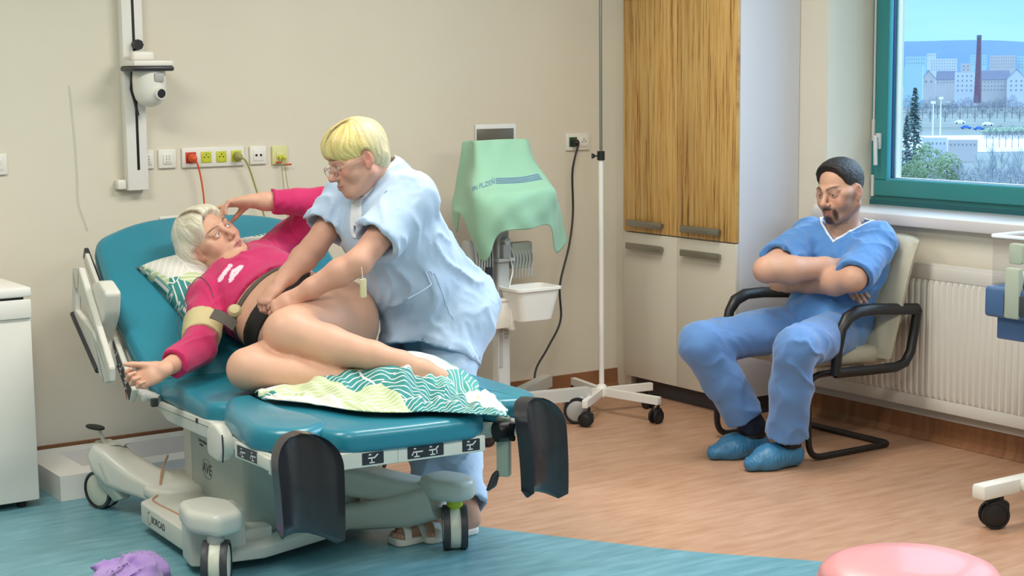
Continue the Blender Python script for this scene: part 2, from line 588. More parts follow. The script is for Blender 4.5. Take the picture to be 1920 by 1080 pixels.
for wi, (a, b) in enumerate(WIN):
    w = struct(empty('window_%d' % (wi + 1), (5.72, (a + b) / 2, SILL)))
    h = WT - SILL
    L = (b - a) / 2
    def fr_bars(y0, y1, z0, z1, t, x0, x1, m, nm, bev=0.006):
        g = G()
        g.span((x0, y0, z0), (x1, y1, z0 + t), bev); g.span((x0, y0, z1 - t), (x1, y1, z1), bev)
        g.span((x0, y0, z0 + t), (x1, y0 + t, z1 - t), bev); g.span((x0, y1 - t, z0 + t), (x1, y1, z1 - t), bev)
        return g.build(nm, m, w)
    fr_bars(-L, L, 0.0, h, 0.055, 0.0, 0.07, 'teal_frame', 'window_frame')
    g = G().span((-0.004, -L, -0.0), (0.02, L, 0.022)); g.build('frame_rebate', 'teal_dark', w)
    half = [(-L + 0.045, -0.005), (0.005, L - 0.045)]
    for (y0, y1) in half:
        fr_bars(y0, y1, 0.045, h - 0.045, 0.075, -0.025, 0.045, 'teal_frame', 'window_sash')
        fr_bars(y0 + 0.072, y1 - 0.072, 0.117, h - 0.117, 0.010, -0.022, 0.0, 'teal_lit_edge', 'glazing_bead', 0.002)
        fr_bars(y0 + 0.074, y1 - 0.074, 0.119, h - 0.119, 0.009, 0.0, 0.012, 'navy_gasket', 'gasket', 0.001)
        fr_bars(y0 + 0.074, y1 - 0.074, 0.119, h - 0.119, 0.011, 0.03, 0.055, 'white_paint', 'outer_bead', 0.001)
        G().span((0.012, y0 + 0.078, 0.123), (0.03, y1 - 0.078, h - 0.123)).build('pane', 'window_glass', w)
    # handle and hinge strip on the sash beside the left jamb
    hy = half[1][1] - 0.035
    g = G().box((-0.035, hy, 0.30), (0.02, 0.026, 0.075), bev=0.005)
    g.tube([(-0.04, hy, 0.32), (-0.062, hy, 0.32), (-0.066, hy - 0.008, 0.30), (-0.066, hy - 0.012, 0.19)], 0.0095, 10)
    g.build('window_handle', 'light_grey', w)
    g = G().tube([(-0.012, half[1][1] + 0.018, 0.30), (-0.012, half[1][1] + 0.018, 1.6)], 0.006, 8)
    g.cyl((-0.012, half[1][1] + 0.018, 0.04), (-0.012, half[1][1] + 0.018, 0.14), 0.009)
    g.cyl((-0.012, half[1][1] + 0.018, 0.30), (-0.012, half[1][1] + 0.018, 0.40), 0.010)
    g.build('hinge', 'light_grey', w)
    g = G().span((-0.35, -L - 0.04, -0.05), (0.0, L + 0.04, 0.0), 0.008)
    g.build('window_sill', 'window_sill', w)
# skirting of coved brown floor covering
def skirt(name, a, b, n):
    a = Vector(a); b = Vector(b); n = Vector(n)
    g = G()
    prof = [(0, 0), (0.03, 0), (0.018, 0.012), (0.008, 0.03), (0.006, 0.10), (0, 0.102)]
    for p, q in zip(prof, prof[1:]):
        g.poly([a + n * p[0] + Vector((0, 0, p[1])), b + n * p[0] + Vector((0, 0, p[1])), b + n * q[0] + Vector((0, 0, q[1])), a + n * q[0] + Vector((0, 0, q[1]))])
    return struct(g.build(name, 'brown_lino', smooth=False))
skirt('baseboard_back', (-2.2, BW, 0.0015), (RW, BW, 0.0015), (0, -1, 0))
skirt('baseboard_right', (RW, -2.2, 0.0015), (RW, BW, 0.0015), (-1, 0, 0))

# ------------------------------------------------------------------ tall cabinet
CX, CY0, CY1 = 5.035, 5.60, 6.44
cab = thing('tall_cabinet', 'tall wall cabinet with striped wood upper doors over cream lower doors', 'cabinet', ((CX + RW) / 2, (CY0 + CY1) / 2, 0))
def cl(x, y, z): return (x - (CX + RW) / 2, y - (CY0 + CY1) / 2, z)
G().span(cl(CX + 0.022, CY0, 0.09), cl(RW - 0.003, CY1, 2.55), 0.002).build('body', 'laminate_side', cab)
G().span(cl(CX + 0.06, CY0 + 0.03, 0.0015), cl(RW - 0.02, CY1 - 0.03, 0.09)).build('plinth', 'dark_grey', cab)
ym = (CY0 + CY1) / 2
zs = 0.825
ZTOP = (5.035,6.004,1.972)[2]
for k, (a, b) in enumerate(((CY0 + 0.001, ym - 0.002), (ym + 0.002, CY1 - 0.001))):
    for up in (0, 1):
        z0, z1 = ((zs + 0.003, ZTOP) if up else (0.092, zs - 0.003))
        d = G().span(cl(CX, a, z0), cl(CX + 0.02, b, z1), 0.0015).build('door', 'zebrano' if up else 'laminate_cream', cab, 'striped zebra wood door' if up else 'plain cream door')
        hz = 0.872 if up else 0.757
        w0, w1 = a + 0.085, b - 0.055
        g = G().span(cl(CX - 0.034, w0, hz - 0.016), cl(CX - 0.018, w1, hz + 0.016), 0.004)
        g.span(cl(CX - 0.03, w0 + 0.015, hz - 0.01), cl(CX, w0 + 0.027, hz + 0.01), 0.001)
        g.span(cl(CX - 0.03, w1 - 0.027, hz - 0.01), cl(CX, w1 - 0.015, hz + 0.01), 0.001)
        g.build('handle', 'brushed_steel', d)
for k, (a, b) in enumerate(((CY0 + 0.001, ym - 0.002), (ym + 0.002, CY1 - 0.001))):
    d = G().span(cl(CX, a, ZTOP + 0.004), cl(CX + 0.02, b, 2.545), 0.0015).build('door', 'laminate_cream', cab, 'plain cream door')
G().span(cl(CX - 0.012, CY1 - 0.38, ZTOP + 0.003), cl(CX + 0.001, CY1 - 0.001, ZTOP + 0.011)).build('handle', 'brushed_steel', cab)
# filler strip between cabinet and corner
struct(G().span((CX + 0.05, CY1, 0.0), (RW, BW, 2.55)).build('trim_1', 'wall_paint'))

# ------------------------------------------------------------------ radiator under the window
rx = RW - 0.055
rad = thing('radiator', 'white ribbed panel radiator on the wall below the window', 'radiator', (rx, 4.45, 0.0))
RL, RZ0, RZ1 = 1.05, 0.155, 0.775
def rl(x, y, z): return (x - rx, y - 4.45, z)
g = G()
# ribbed front: corrugated sheet
Y0, Y1 = 3.35, 5.50
nr = 64
def ribx(y):
    t = (y - Y0) / 0.0333
    f = t - math.floor(t)
    return 0.0 if 0.35 < f < 0.95 else 0.010
ysamp = []
k = 0
pitch = 0.0333
while Y0 + 0.05 + k * pitch < Y1 - 0.05:
    y = Y0 + 0.05 + k * pitch
    ysamp += [(y, 0.0), (y + pitch * 0.12, -0.009), (y + pitch * 0.52, -0.009), (y + pitch * 0.66, 0.0)]
    k += 1
zlev = [(RZ0 + 0.055, 0), (RZ0 + 0.075, 1), (RZ1 - 0.075, 1), (RZ1 - 0.055, 0)]
V = [[g.bm.verts.new(rl(rx - 0.03 + dx * m_ , y, z)) for (z, m_) in zlev] for (y, dx) in ysamp]
for i in range(len(V) - 1):
    for j in range(3):
        g.bm.faces.new((V[i][j], V[i + 1][j], V[i + 1][j + 1], V[i][j + 1]))
g.build('ribbed_panel', 'radiator_white', rad, angle=25)
g = G()
ya, yb = ysamp[0][0], ysamp[-1][0]
g.span(rl(rx - 0.03, Y0, RZ0), rl(rx - 0.022, Y1, RZ0 + 0.055), 0.003)
g.span(rl(rx - 0.03, Y0, RZ1 - 0.055), rl(rx - 0.022, Y1, RZ1), 0.003)
g.span(rl(rx - 0.03, Y0, RZ0 + 0.055), rl(rx - 0.022, ya, RZ1 - 0.055)); g.span(rl(rx - 0.03, yb, RZ0 + 0.055), rl(rx - 0.022, Y1, RZ1 - 0.055))
g.span(rl(rx + 0.02, Y0, RZ0), rl(rx + 0.028, Y1, RZ1), 0.003)
g.build('panel_frame', 'radiator_white', rad)
g = G().span(rl(rx - 0.024, Y0 + 0.01, RZ1 - 0.01), rl(rx + 0.03, Y1 - 0.01, RZ1 + 0.012), 0.004)
g.build('top_grille', 'radiator_white', rad)
for y in (Y0 + 0.2, Y1 - 0.2):
    G().span(rl(rx + 0.02, y - 0.02, RZ0 + 0.1), rl(RW - 0.001, y + 0.02, RZ1 - 0.1)).build('bracket', 'radiator_white', rad)
g = G().tube([rl(rx - 0.005, Y1 - 0.02, RZ0 + 0.04), rl(rx - 0.005, Y1 + 0.04, RZ0 + 0.04), rl(rx + 0.02, Y1 + 0.055, RZ0 + 0.02), rl(rx + 0.02, Y1 + 0.055, 0.002)], 0.011, 10)
g.build('pipe', 'radiator_white', rad)
struct(G().span((RW - 0.016, 2.9, 0.104), (RW - 0.0005, 5.58, 0.150), 0.004).build('trim_2', 'light_grey'))

# ------------------------------------------------------------------ white cabinet (chest fridge) far left
fy = (1.876,5.98,0.842)[1]
fx1 = 1.876
fr = thing('medical_fridge', 'white lidded low fridge standing against the wall at the left edge', 'fridge', (1.55, 6.24, 0))
def fl(x, y, z): return (x - 1.55, y - 6.24, z)
zt = (1.876,5.98,0.842)[2]
G().span(fl(1.22, 5.985, 0.03), fl(fx1, 6.50, zt - 0.052), 0.004).build('body', 'white_paint', fr)
G().span(fl(1.215, 5.975, zt - 0.036), fl(fx1 + 0.004, 6.51, zt), 0.008).build('lid', 'white_paint', fr)
G().span(fl(1.24, 6.0, zt - 0.056), fl(fx1 - 0.02, 6.48, zt - 0.03)).build('seal', 'dark_grey', fr)
G().span(fl(1.222, 5.975, zt - 0.115), fl(fx1, 5.986, zt - 0.045), 0.003).build('front_panel', 'white_paint', fr)
for x in (1.27, 1.82):
    for y in (6.03, 6.45):
        G().cyl(fl(x, y, 0.0015), fl(x, y, 0.03), 0.018).build('foot', 'black_rubber', fr)

# ------------------------------------------------------------------ white step with a rectangular opening
st = thing('step_platform', 'low white platform with rectangular opening behind the bed', 'step', (2.42, 6.24, 0))
sx0, sx1, sy0, sy1, sh = (1.964,6.005,-0.001)[0], 2.96, 6.005, 6.50, 0.10
def sl(x, y, z): return (x - 2.42, y - 6.24, z)
w_ = 0.115
g = G()
g.prism([sl(sx0, sy0, 0)[:2], sl(sx1, sy0, 0)[:2], sl(sx1, sy0 + w_, 0)[:2], sl(sx0, sy0 + w_, 0)[:2]], 0.002, sh)
g.build('front_beam', 'white_paint', st, smooth=False)
G().span(sl(sx0, sy1 - 0.09, 0.002), sl(sx1, sy1, sh)).build('back_beam', 'white_paint', st, smooth=False)
G().span(sl(sx0, sy0 + w_, 0.002), sl(sx0 + 0.13, sy1 - 0.09, sh)).build('side_beam', 'white_paint', st, smooth=False)
G().span(sl(sx1 - 0.13, sy0 + w_, 0.002), sl(sx1, sy1 - 0.09, sh)).build('side_beam', 'white_paint', st, smooth=False)

# ------------------------------------------------------------------ wall camera on its vertical rail
yr = BW
rxl = (2.474,6.5,1.918)[0]
rail = thing('wall_rail', 'tall white wall rail with black centre slot left of the sockets', 'rail', (rxl + 0.045, BW, 0))
rz0 = (2.469,6.5,1.145)[2]
G().span((-0.045, -0.055, rz0), (0.045, -0.001, CZ - 0.001), 0.004).build('channel', 'white_paint', rail)
G().span((-0.003, -0.0575, rz0 + 0.085), (0.008, -0.054, CZ - 0.2), 0.001).build('slot', 'black_plastic', rail)
G().span((-0.085, -0.04, rz0 + 0.005), (-0.045, -0.001, rz0 + 0.045), 0.006).build('cable_clip', 'white_plastic', rail)
kz = (2.51,6.48,1.747)[2]
g = G().cyl((0.012, -0.056, kz), (0.012, -0.085, kz), 0.022, 8)
g.build('clamp_knob', 'black_plastic', rail)
wc = thing('wall_camera', 'white dome camera with black lens hanging under a bracket on the rail', 'camera', (rxl + 0.06, BW - 0.02, (2.54,6.42,1.656)[2]))
G().span((-0.075, -0.19, 0.002), (0.095, -0.035, 0.025), 0.006).build('bracket', 'white_plastic', wc)
G().span((-0.078, -0.193, -0.018), (0.098, -0.036, 0.002), 0.008).build('bracket_rim', 'dark_panel', wc)
g = G().prism(rounded([(-0.05, 0), (0.05, 0), (0.05, 0.05), (-0.05, 0.05)], 0.02), 0, 0.04, Matrix.Translation((0, -0.11, 0.024)), bev=0.012)
g.build('cable_housing', 'white_plastic', wc)
g = G().lathe([(0.066, -0.018), (0.069, -0.055), (0.067, -0.10), (0.058, -0.132), (0.040, -0.153), (0.018, -0.163), (0.002, -0.165)], Matrix.Translation((0.018, -0.112, 0)), 32)
g.build('dome', 'white_plastic', wc)
g = G().span((0.012, -0.186, -0.062), (0.055, -0.16, -0.026), 0.006)
g.build('front_plate', 'grey_plastic', wc)
ld = ((2.43,6.072,1.525)[0], 0, 0)
lens_dir = Vector((0.15, -1, -0.12)).normalized()
lc = Vector((0.032, -0.155, -0.105))
g = G().cyl(lc, lc + lens_dir * 0.036, 0.026, 20, 0.024); g.build('lens_barrel', 'white_plastic', wc)
g = G().cyl(lc + lens_dir * 0.030, lc + lens_dir * 0.038, 0.0185, 20); g.build('lens', 'black_leather', wc)
g = G().tube([(-0.035, -0.06, -0.02), (-0.038, -0.05, -0.09), (-0.02, -0.045, -0.15), (-0.012, -0.05, -0.2)], 0.006, 8); g.build('camera_cable', 'black_plastic', wc)

# ------------------------------------------------------------------ wall sockets
def plate(name, label, cat, x, z, w, h, m='white_plastic', group=None, d=0.012):
    t = thing(name, label, cat, (x, BW, z), 0, group)
    G().span((-w / 2, -d, -h / 2), (w / 2, -0.0005, h / 2), 0.004).build('frame', m, t)
    return t
def outlet(t, cx, cz, m, s=0.048, holes=True):
    G().span((cx - s / 2, -0.0155, cz - s / 2), (cx + s / 2, -0.011, cz + s / 2), 0.002).build('insert', m, t)
    g = G().lathe([(0.0205, 0), (0.0215, 0.002), (0.0185, 0.002), (0.0175, -0.001)], frame((0, -1, 0), (1, 0, 0), (cx, -0.0153, cz)), 24)
    ins = g.build('outlet', m, t)
    if holes:
        g = G()
        for dx, dz in ((-0.0085, 0), (0.0085, 0), (0, 0.010)):
            g.cyl((cx + dx, -0.0156, cz + dz), (cx + dx, -0.0163, cz + dz), 0.003, 10)
        g.build('hole', 'black_plastic', ins)
def rocker(t, cx, cz, m='white_plastic'):
    g = G().span((cx - 0.02, -0.017, cz - 0.022), (cx + 0.02, -0.011, cz + 0.022), 0.003)
    i = g.build('insert', m, t)
    g = G()
    for dz in (-0.012, 0.0, 0.012):
        for dx in (-0.006, 0.006):
            g.span((cx + dx - 0.002, -0.0185, cz + dz - 0.003), (cx + dx + 0.002, -0.0165, cz + dz + 0.003))
    g.build('jack', 'grey_plastic', i)
ZS = 1.273
t = plate('wall_socket', 'single white wall socket cut by the left photo edge', 'socket', (1.959,6.55,1.273)[0] - 0.012, (1.969,6.55,1.273)[2], 0.085, 0.085); outlet(t, 0, 0, 'white_plastic')
t = plate('data_socket', 'white data socket half hidden behind the camera rail', 'socket', (2.569,6.55,1.27)[0], (2.569,6.55,1.27)[2], 0.08, 0.08); rocker(t, 0.008, 0)
t = plate('data_socket', 'white data socket standing alone left of the four-gang sockets', 'socket', (2.668,6.55,1.269)[0], (2.668,6.55,1.269)[2], 0.08, 0.08); rocker(t, 0, 0)
xa, xb = (2.734,6.55,1.273)[0], (3.024,6.55,1.272)[0]
t = plate('four_gang_socket', 'white four-gang socket strip with one orange-red and three yellow inserts', 'socket', (xa + xb) / 2, (2.878,6.55,1.27)[2], xb - xa, 0.085)
SK4 = t
sp = (xb - xa) / 4
for k in range(4):
    outlet(t, (k - 1.5) * sp * 0.97, 0, ('red_plastic', 'yellow_plastic', 'yellow_plastic', 'yellow_plastic')[k])
t = plate('antenna_socket', 'white wall socket with two black round ports', 'socket', (3.09,6.55,1.27)[0], (3.09,6.55,1.27)[2], 0.08, 0.08)
G().span((-0.024, -0.015, -0.024), (0.024, -0.011, 0.024), 0.002).build('insert', 'white_plastic', t)
for dx in (-0.011, 0.011):
    G().cyl((dx, -0.0148, 0), (dx, -0.0165, 0), 0.0055, 12).build('port', 'black_plastic', t)
t = plate('earthing_socket', 'pale yellow earthing socket with two plugged wires', 'socket', (3.196,6.55,1.266)[0], (3.196,6.55,1.266)[2], 0.078, 0.082, 'pale_yellow_plastic')
G().span((-0.02, -0.016, -0.014), (0.02, -0.011, 0.014), 0.002).build('insert', 'pale_yellow_plastic', t)
for k, dx in enumerate((-0.008, 0.009)):
    G().cyl((dx, -0.014, -0.002), (dx + 0.002, -0.034, -0.016), 0.006, 12).build('plug', 'yellow_plastic', t)
G().span((-0.028, -0.03, -0.034), (0.0, -0.02, -0.027), 0.002).build('tag', 'red_plastic', t)
G().span((0.018, -0.03, -0.045), (0.046, -0.02, -0.038), 0.002).build('tag', 'red_plastic', t)
for k, dx in enumerate((-0.006, 0.012)):
    p0 = Vector((t.location.x + dx, BW - 0.032, t.location.z - 0.02))
    o = G().tube(spline([p0, p0 + Vector((0.002, -0.012, -0.10)), p0 + Vector((0.012 + k * 0.02, -0.04, -0.28)), p0 + Vector((0.03 + 0.02 * k, -0.2, -0.42))], 6), 0.0018, 6).build('earth_wire', 'olive_plastic')
    tag(o, 'thin green-yellow wire hanging from the earthing socket, %s of two' % ('left' if k == 0 else 'right'), 'wire')
t = plate('double_socket', 'white double socket with green insert and black plug right of the monitor', 'socket', (4.836,6.55,1.275)[0], (4.836,6.55,1.275)[2], 0.145, 0.085)
DS = t
outlet(t, -0.033, 0, 'green_plastic'); outlet(t, 0.033, 0, 'white_plastic')
# plugs with their cords
def cord(name, label, pts, r, m, plug=None, plug_m=None):
    t = thing(name, label, 'cable', pts[0])
    if plug:
        g = G().lathe([(0.017, 0), (0.0185, 0.006), (0.0175, 0.026), (0.010, 0.038), (0.004, 0.042)], frame((0, -1, -0.12), (1, 0, 0), plug), 18)
        g.build('plug', plug_m or m, t, world=True)
    G().tube(spline(pts, 8), r, 8).build('cord', m, t, world=True)
    return t
sx = lambda k: SK4.location.x + (k - 1.5) * sp * 0.97
zz = SK4.location.z
cord('power_cord', 'orange-red power cord hanging from the red socket', [(sx(0) + 0.004, BW - 0.05, zz - 0.004), (sx(0) + 0.02, BW - 0.05, zz - 0.05), (sx(0) + 0.035, BW - 0.05, zz - 0.15), (sx(0) + 0.04, BW - 0.06, zz - 0.30), (sx(0) + 0.05, BW - 0.1, zz - 0.6), (sx(0) + 0.1, BW - 0.15, zz - 0.9)], 0.004, 'orange_plastic', (sx(0), BW - 0.016, zz), 'orange_plastic')
cord('power_cord', 'olive-grey power cord hanging from the rightmost yellow socket', [(sx(3) + 0.004, BW - 0.05, zz - 0.003), (sx(3) + 0.03, BW - 0.055, zz - 0.03), (sx(3) + 0.07, BW - 0.05, zz - 0.14), (sx(3) + 0.11, BW - 0.06, zz - 0.30), (sx(3) + 0.16, BW - 0.08, zz - 0.6), (sx(3) + 0.16, BW - 0.1, zz - 0.9)], 0.004, 'olive_plastic', (sx(3), BW - 0.016, zz), 'olive_plastic')
cord('power_cord', 'long black power cord running down the wall from the double socket', [(DS.location.x - 0.03, BW - 0.055, DS.location.z - 0.01), (4.768,6.49,1.189), (4.755,6.49,1.11), (4.75,6.48,0.926), (4.704,6.45,0.772), (4.625,6.42,0.583), (4.613,6.4,0.414), (4.524,6.38,0.293), (4.439,6.36,0.2), (4.418,6.34,0.127), (4.44, 6.30, 0.05)], 0.0055, 'black_plastic', (DS.location.x - 0.033, BW - 0.016, DS.location.z), 'black_plastic')
o = G().tube(spline([(2.259,6.555,1.584), (2.27,6.555,1.388), (2.275,6.555,1.213), (2.275,6.555,1.103), (2.31,6.555,0.985)], 8), 0.0012, 6).build('thin_cable', 'light_grey'); tag(o, 'hair-thin pale cable running down the bare wall at left', 'cable')
# small white thermostat on the far wall by the cabinet
t = thing('wall_switch', 'small white wall switch behind the seated man, beside the cabinet', 'switch', (RW, (5.43,5.45,0.961)[1], (5.42,5.44,0.963)[2]))
G().span((-0.02, -0.03, -0.035), (-0.0005, 0.03, 0.035), 0.004).build('frame', 'white_plastic', t)
G().span((-0.026, -0.02, -0.022), (-0.018, 0.02, 0.022), 0.003).build('rocker', 'white_plastic', t)

# ------------------------------------------------------------------ monitor trolley with green drape
TX, TY = (4.028,6.05,0.265)[0], 6.05
tr = thing('monitor_trolley', 'grey wheeled monitor trolley with basket, standing against the back wall', 'trolley', (TX, TY, 0))
def tl(p): return Vector(p) - Vector((TX, TY, 0))
G().prism(rounded([(-0.032, -0.03), (0.032, -0.03), (0.032, 0.03), (-0.032, 0.03)], 0.012), 0.16, 1.02).build('column', 'light_grey', tr)
G().span((-0.028, -0.033, 0.30), (-0.012, -0.029, 0.62)).build('column_groove', 'grey_plastic', tr)
g = G()
for k in range(6):
    g.span((-0.001, -0.0335, 0.43 + k * 0.016), (0.018, -0.0295, 0.437 + k * 0.016))
g.build('vent_slot', 'grey_plastic', tr)
# hooded foot
foot = rounded([(-0.10, -0.085), (0.12, -0.10), (0.13, 0.08), (-0.10, 0.08)], 0.03)
G().prism(foot, 0.10, 0.175, bev=0.025).build('foot_cover', 'light_grey', tr)
legs = [(4.458,5.98,0.114), (3.794,5.85,0.107), (4.428,6.35,0.077)]
cl_ = []
for k, (lx, ly) in enumerate(((4.44, 5.98), (3.80, 5.83), (4.47, 6.33), (3.75, 6.30))):
    a = Vector((0.03, 0, 0.135)) if k % 2 == 0 else Vector((-0.03, 0, 0.135))
    b = Vector((lx - TX, ly - TY, 0.135))
    M = frame((b - a), (0, 0, 1))
    g = G()
    d = (b - a)
    MM = frame(d, (0, 0, 1), a)
    g.prism([(-0.028, -0.026), (0.028, -0.026), (0.028, 0.026), (-0.028, 0.026)], 0, d.length + 0.03, MM, bev=0.004)
    g.build('leg', 'light_grey', tr)
for (x, y, r, m, f) in ((4.40, 5.98, 0.062, 'black_rubber', 'light_grey'), (3.80, 5.83, 0.042, 'black_rubber', 'black_plastic'), (4.45, 6.36, 0.042, 'black_rubber', 'black_plastic'), (3.75, 6.30, 0.042, 'black_rubber', 'black_plastic')):
    caster(tr, (x - TX, y - TY), r, r * 1.15, -0.6 if r > 0.05 else 0.4, 'grey_plastic' if r > 0.05 else 'black_plastic', m, True, f, top=0.115)
# monitor head under the drape, tilted back
mc = (4.061,6.05,1.064)
Mm = Matrix.Translation((mc[0] - TX, mc[1] - TY, 0)) @ Matrix.Rotation(-0.12, 4, 'Z')
zt0, zt1 = (4.065,6.05,0.883)[2], (4.062,6.08,1.321)[2]
g = G().prism([(-0.10, zt0 + 0.075), (0.13, zt0 + 0.075), (0.10, zt1 - 0.015), (0.03, zt1 - 0.015)], -0.125, 0.125, Mm @ Matrix(((0, 0, 1, 0), (1, 0, 0, 0), (0, 1, 0, 0), (0, 0, 0, 1))), bev=0.01)
g.build('monitor', 'light_grey', tr)
st0 = (4.052,6.1,1.349)
M2 = Matrix.Translation((st0[0] - TX, st0[1] - TY, 0)) @ Matrix.Rotation(-0.12, 4, 'Z')
za = (4.053,6.1,1.38)[2]; zb = (4.052,6.1,1.306)[2]
g = G().box((0, 0.02, (za + zb) / 2 - 0.02), (0.205, 0.018, za - zb + 0.06), M2, 0.004); scr = g.build('screen_case', 'light_grey', tr)
G().box((-0.004, 0.0095, (za + zb) / 2 - 0.025), (0.185, 0.004, za - zb + 0.03), M2, 0.001).build('screen', 'screen_dark', scr)
# connector block and cables below the drape
G().span((-0.045, -0.055, 0.78), (0.045, 0.0, 0.795), 0.003).build('bracket', 'light_grey', tr)
G().prism(rounded([(-0.022, -0.06), (0.022, -0.06), (0.022, -0.01), (-0.022, -0.01)], 0.008), 0.795, 0.86, bev=0.006).build('connector', 'grey_plastic', tr)
g = G()
g.cyl((0.002, -0.06, 0.872), (0.002, -0.03, 0.872), 0.016)
g.build('clamp_knob', 'light_grey', tr)
g = G()
for k in range(7):
    x = 0.045 + 0.017 * k
    g.tube(spline([(x, -0.02, 0.84), (x + 0.008, -0.035, 0.79), (x + 0.004, -0.03, 0.74), (x + 0.01, -0.02, 0.70)], 5), 0.004, 6)
    x = -0.15 + 0.014 * k
    g.tube(spline([(x, -0.02, 0.86), (x + 0.006, -0.03, 0.79), (x - 0.004, -0.03, 0.70), (x + 0.01, -0.02, 0.62)], 5), 0.0045, 6)
g.build('cable_bundle', 'light_grey', tr)
G().span((0.045, -0.03, 0.74), (0.16, 0.02, 0.86), 0.01).build('module', 'clip_grey_green', tr)
G().span((-0.18, -0.02, 0.66), (-0.045, 0.04, 0.88), 0.01).build('module', 'grey_plastic', tr)
G().span((-0.105, -0.05, 0.64), (-0.07, -0.022, 0.76), 0.004).build('module', 'dark_panel', tr)
g = G().tube([(-0.09, -0.06, 0.95), (-0.085, -0.06, 0.8), (-0.08, -0.055, 0.58)], 0.003, 6); g.build('cable', 'dark_grey', tr)
g = G().tube(spline([(0.015, -0.06, 0.80), (0.02, -0.07, 0.74), (-0.01, -0.09, 0.68), (-0.02, -0.1, 0.62)], 6), 0.003, 6); g.build('cable', 'white_plastic', tr)
# basket
bx0, bz1 = (3.89,5.93,0.667)[0] - TX, (4.009,5.93,0.658)[2]
bkt = G()
top = rounded([(-0.03, -0.19), (0.21, -0.19), (0.21, -0.02), (-0.03, -0.02)], 0.035)
botm = rounded([(0.0, -0.165), (0.175, -0.165), (0.175, -0.04), (0.0, -0.04)], 0.03)
def ring(o, z, s=0): return [bkt.bm.verts.new((p[0] + (0.09 - p[0]) * s, p[1] + (-0.105 - p[1]) * s, z)) for p in o]
bz = 0.655
rs = [ring(botm, bz - 0.135), ring(top, bz, 0.04), ring(top, bz, -0.03), ring(top, bz + 0.012, -0.03), ring(top, bz + 0.014, 0.04), ring(botm, bz - 0.128, 0.05)]
for a, b in zip(rs, rs[1:]):
    for k in range(len(a)):
        bkt.bm.faces.new((a[k], a[(k + 1) % len(a)], b[(k + 1) % len(a)], b[k]))
bkt.bm.faces.new(rs[0][::-1]); bkt.bm.faces.new(rs[-1])
bko = bkt.build('basket', 'white_plastic', tr, angle=35)
# side bracket left of the basket
g = G().span((-0.09, -0.08, 0.485), (0.0, -0.03, 0.615), 0.004)
g.span((-0.10, -0.085, 0.605), (0.008, -0.03, 0.618), 0.003)
g.span((-0.01, -0.10, 0.475), (0.012, -0.03, 0.62), 0.004)
g.build('side_bracket', 'white_plastic', tr)

# green drape over the monitor: cloth sheet shaped in its own frame (u across, v down)
dr = thing('green_drape', 'light green surgical drape with printed blue stripe hung over the monitor', 'drape', (TX, TY, 0.9))
DC = [
 [(3.984,6.28,1.308), (3.985,6.2,1.317), (3.904,6.06,1.321), (3.999,6.05,1.323), (4.085,6.05,1.323), (4.172,6.05,1.32), (4.248,6.14,1.304), (4.275,6.2,1.279)],
 [(3.96,6.28,1.197), (3.942,6.18,1.187), (3.884,6.02,1.203), (3.964,6,1.208), (4.078,6,1.213), (4.191,6.02,1.227), (4.264,6.1,1.192), (4.314,6.18,1.168)],
 [(3.941,6.28,1.101), (3.916,6.16,1.108), (3.841,5.98,1.121), (3.931,5.93,1.124), (4.087,5.93,1.128), (4.217,5.95,1.138), (4.281,6.02,1.108), (4.358,6.12,1.08)],
 [(3.925,6.28,1.038), (3.888,6.14,1.031), (3.826,5.93,1.045), (3.912,5.87,1.081), (4.073,5.87,1.092), (4.209,5.89,1.096), (4.276,5.96,1.063), (4.368,6.08,1.022)],
 [(3.915,6.27,0.986), (3.873,6.14,1.001), (3.836,5.94,0.918), (3.902,5.86,1.008), (4.051,5.86,1.011), (4.209,5.9,1.012), (4.295,5.97,0.96), (4.387,6.06,0.936)],
 [(3.924,6.24,0.9), (3.872,6.12,0.993), (3.872,5.95,0.797), (3.917,5.88,0.922), (4.057,5.87,0.933), (4.208,5.92,0.934), (4.289,5.98,0.803), (4.39,6.04,0.846)],
]
def cr(a, b, c, d, t):
    return 0.5 * ((2 * b) + (c - a) * t + (2 * a - 5 * b + 4 * c - d) * t * t + (3 * b - a - 3 * c + d) * t ** 3)
DCv = [[Vector(p) - dr.location for p in r] for r in DC]
def drape_pt(u, v):
    """u in 0..7 columns, v in 0..5 rows"""
    nr_, nc_ = 6, 8
    j = min(int(v), nr_ - 2); fv = v - j
    i = min(int(u), nc_ - 2); fu = u - i
    rows = []
    for jj in (j - 1, j, j + 1, j + 2):
        jj = max(0, min(nr_ - 1, jj))
        r = DCv[jj]
        rows.append(cr(r[max(0, i - 1)], r[i], r[i + 1], r[min(nc_ - 1, i + 2)], fu))
    p = cr(*rows, fv)
    w = 0.004 * math.sin(u * 3.1 + v * 1.7) * math.sin(v * 2.3 + u) + 0.003 * math.sin(7 * u - 3 * v) * (v / 5)
    if 3.9 < u < 4.1 or 1.95 < v < 2.0: w += 0.0
    return p + Vector((0, -w, 0))
g = G()
g.grid(lambda a, b: drape_pt(a * 7, b * 5), 71, 51, thick=0.0022)
cloth = g.build('cloth', 'drape_green', dr, angle=180)
def on_drape(u, v, off=0.0045):
    p = drape_pt(u, v); a = drape_pt(u + 0.02, v) - p; b = drape_pt(u, v + 0.02) - p
    n = a.cross(b).normalized()
    if n.y > 0: n = -n
    return p + n * off
def stripe_v(u):
    return 1.56 + 0.42 * max(0.0, 3.0 - u) ** 1.1 + (0.05 * (u - 3) if u > 3 else 0)
g = G()
for k in range(4):
    g.grid(lambda a, b: on_drape(3.02 + a * 1.72, stripe_v(3.02 + a * 1.72) + 0.085 * k + b * 0.040), 24, 2)
g.build('printed_stripe', 'print_blue', dr, 'printed blue stripes', smooth=False)
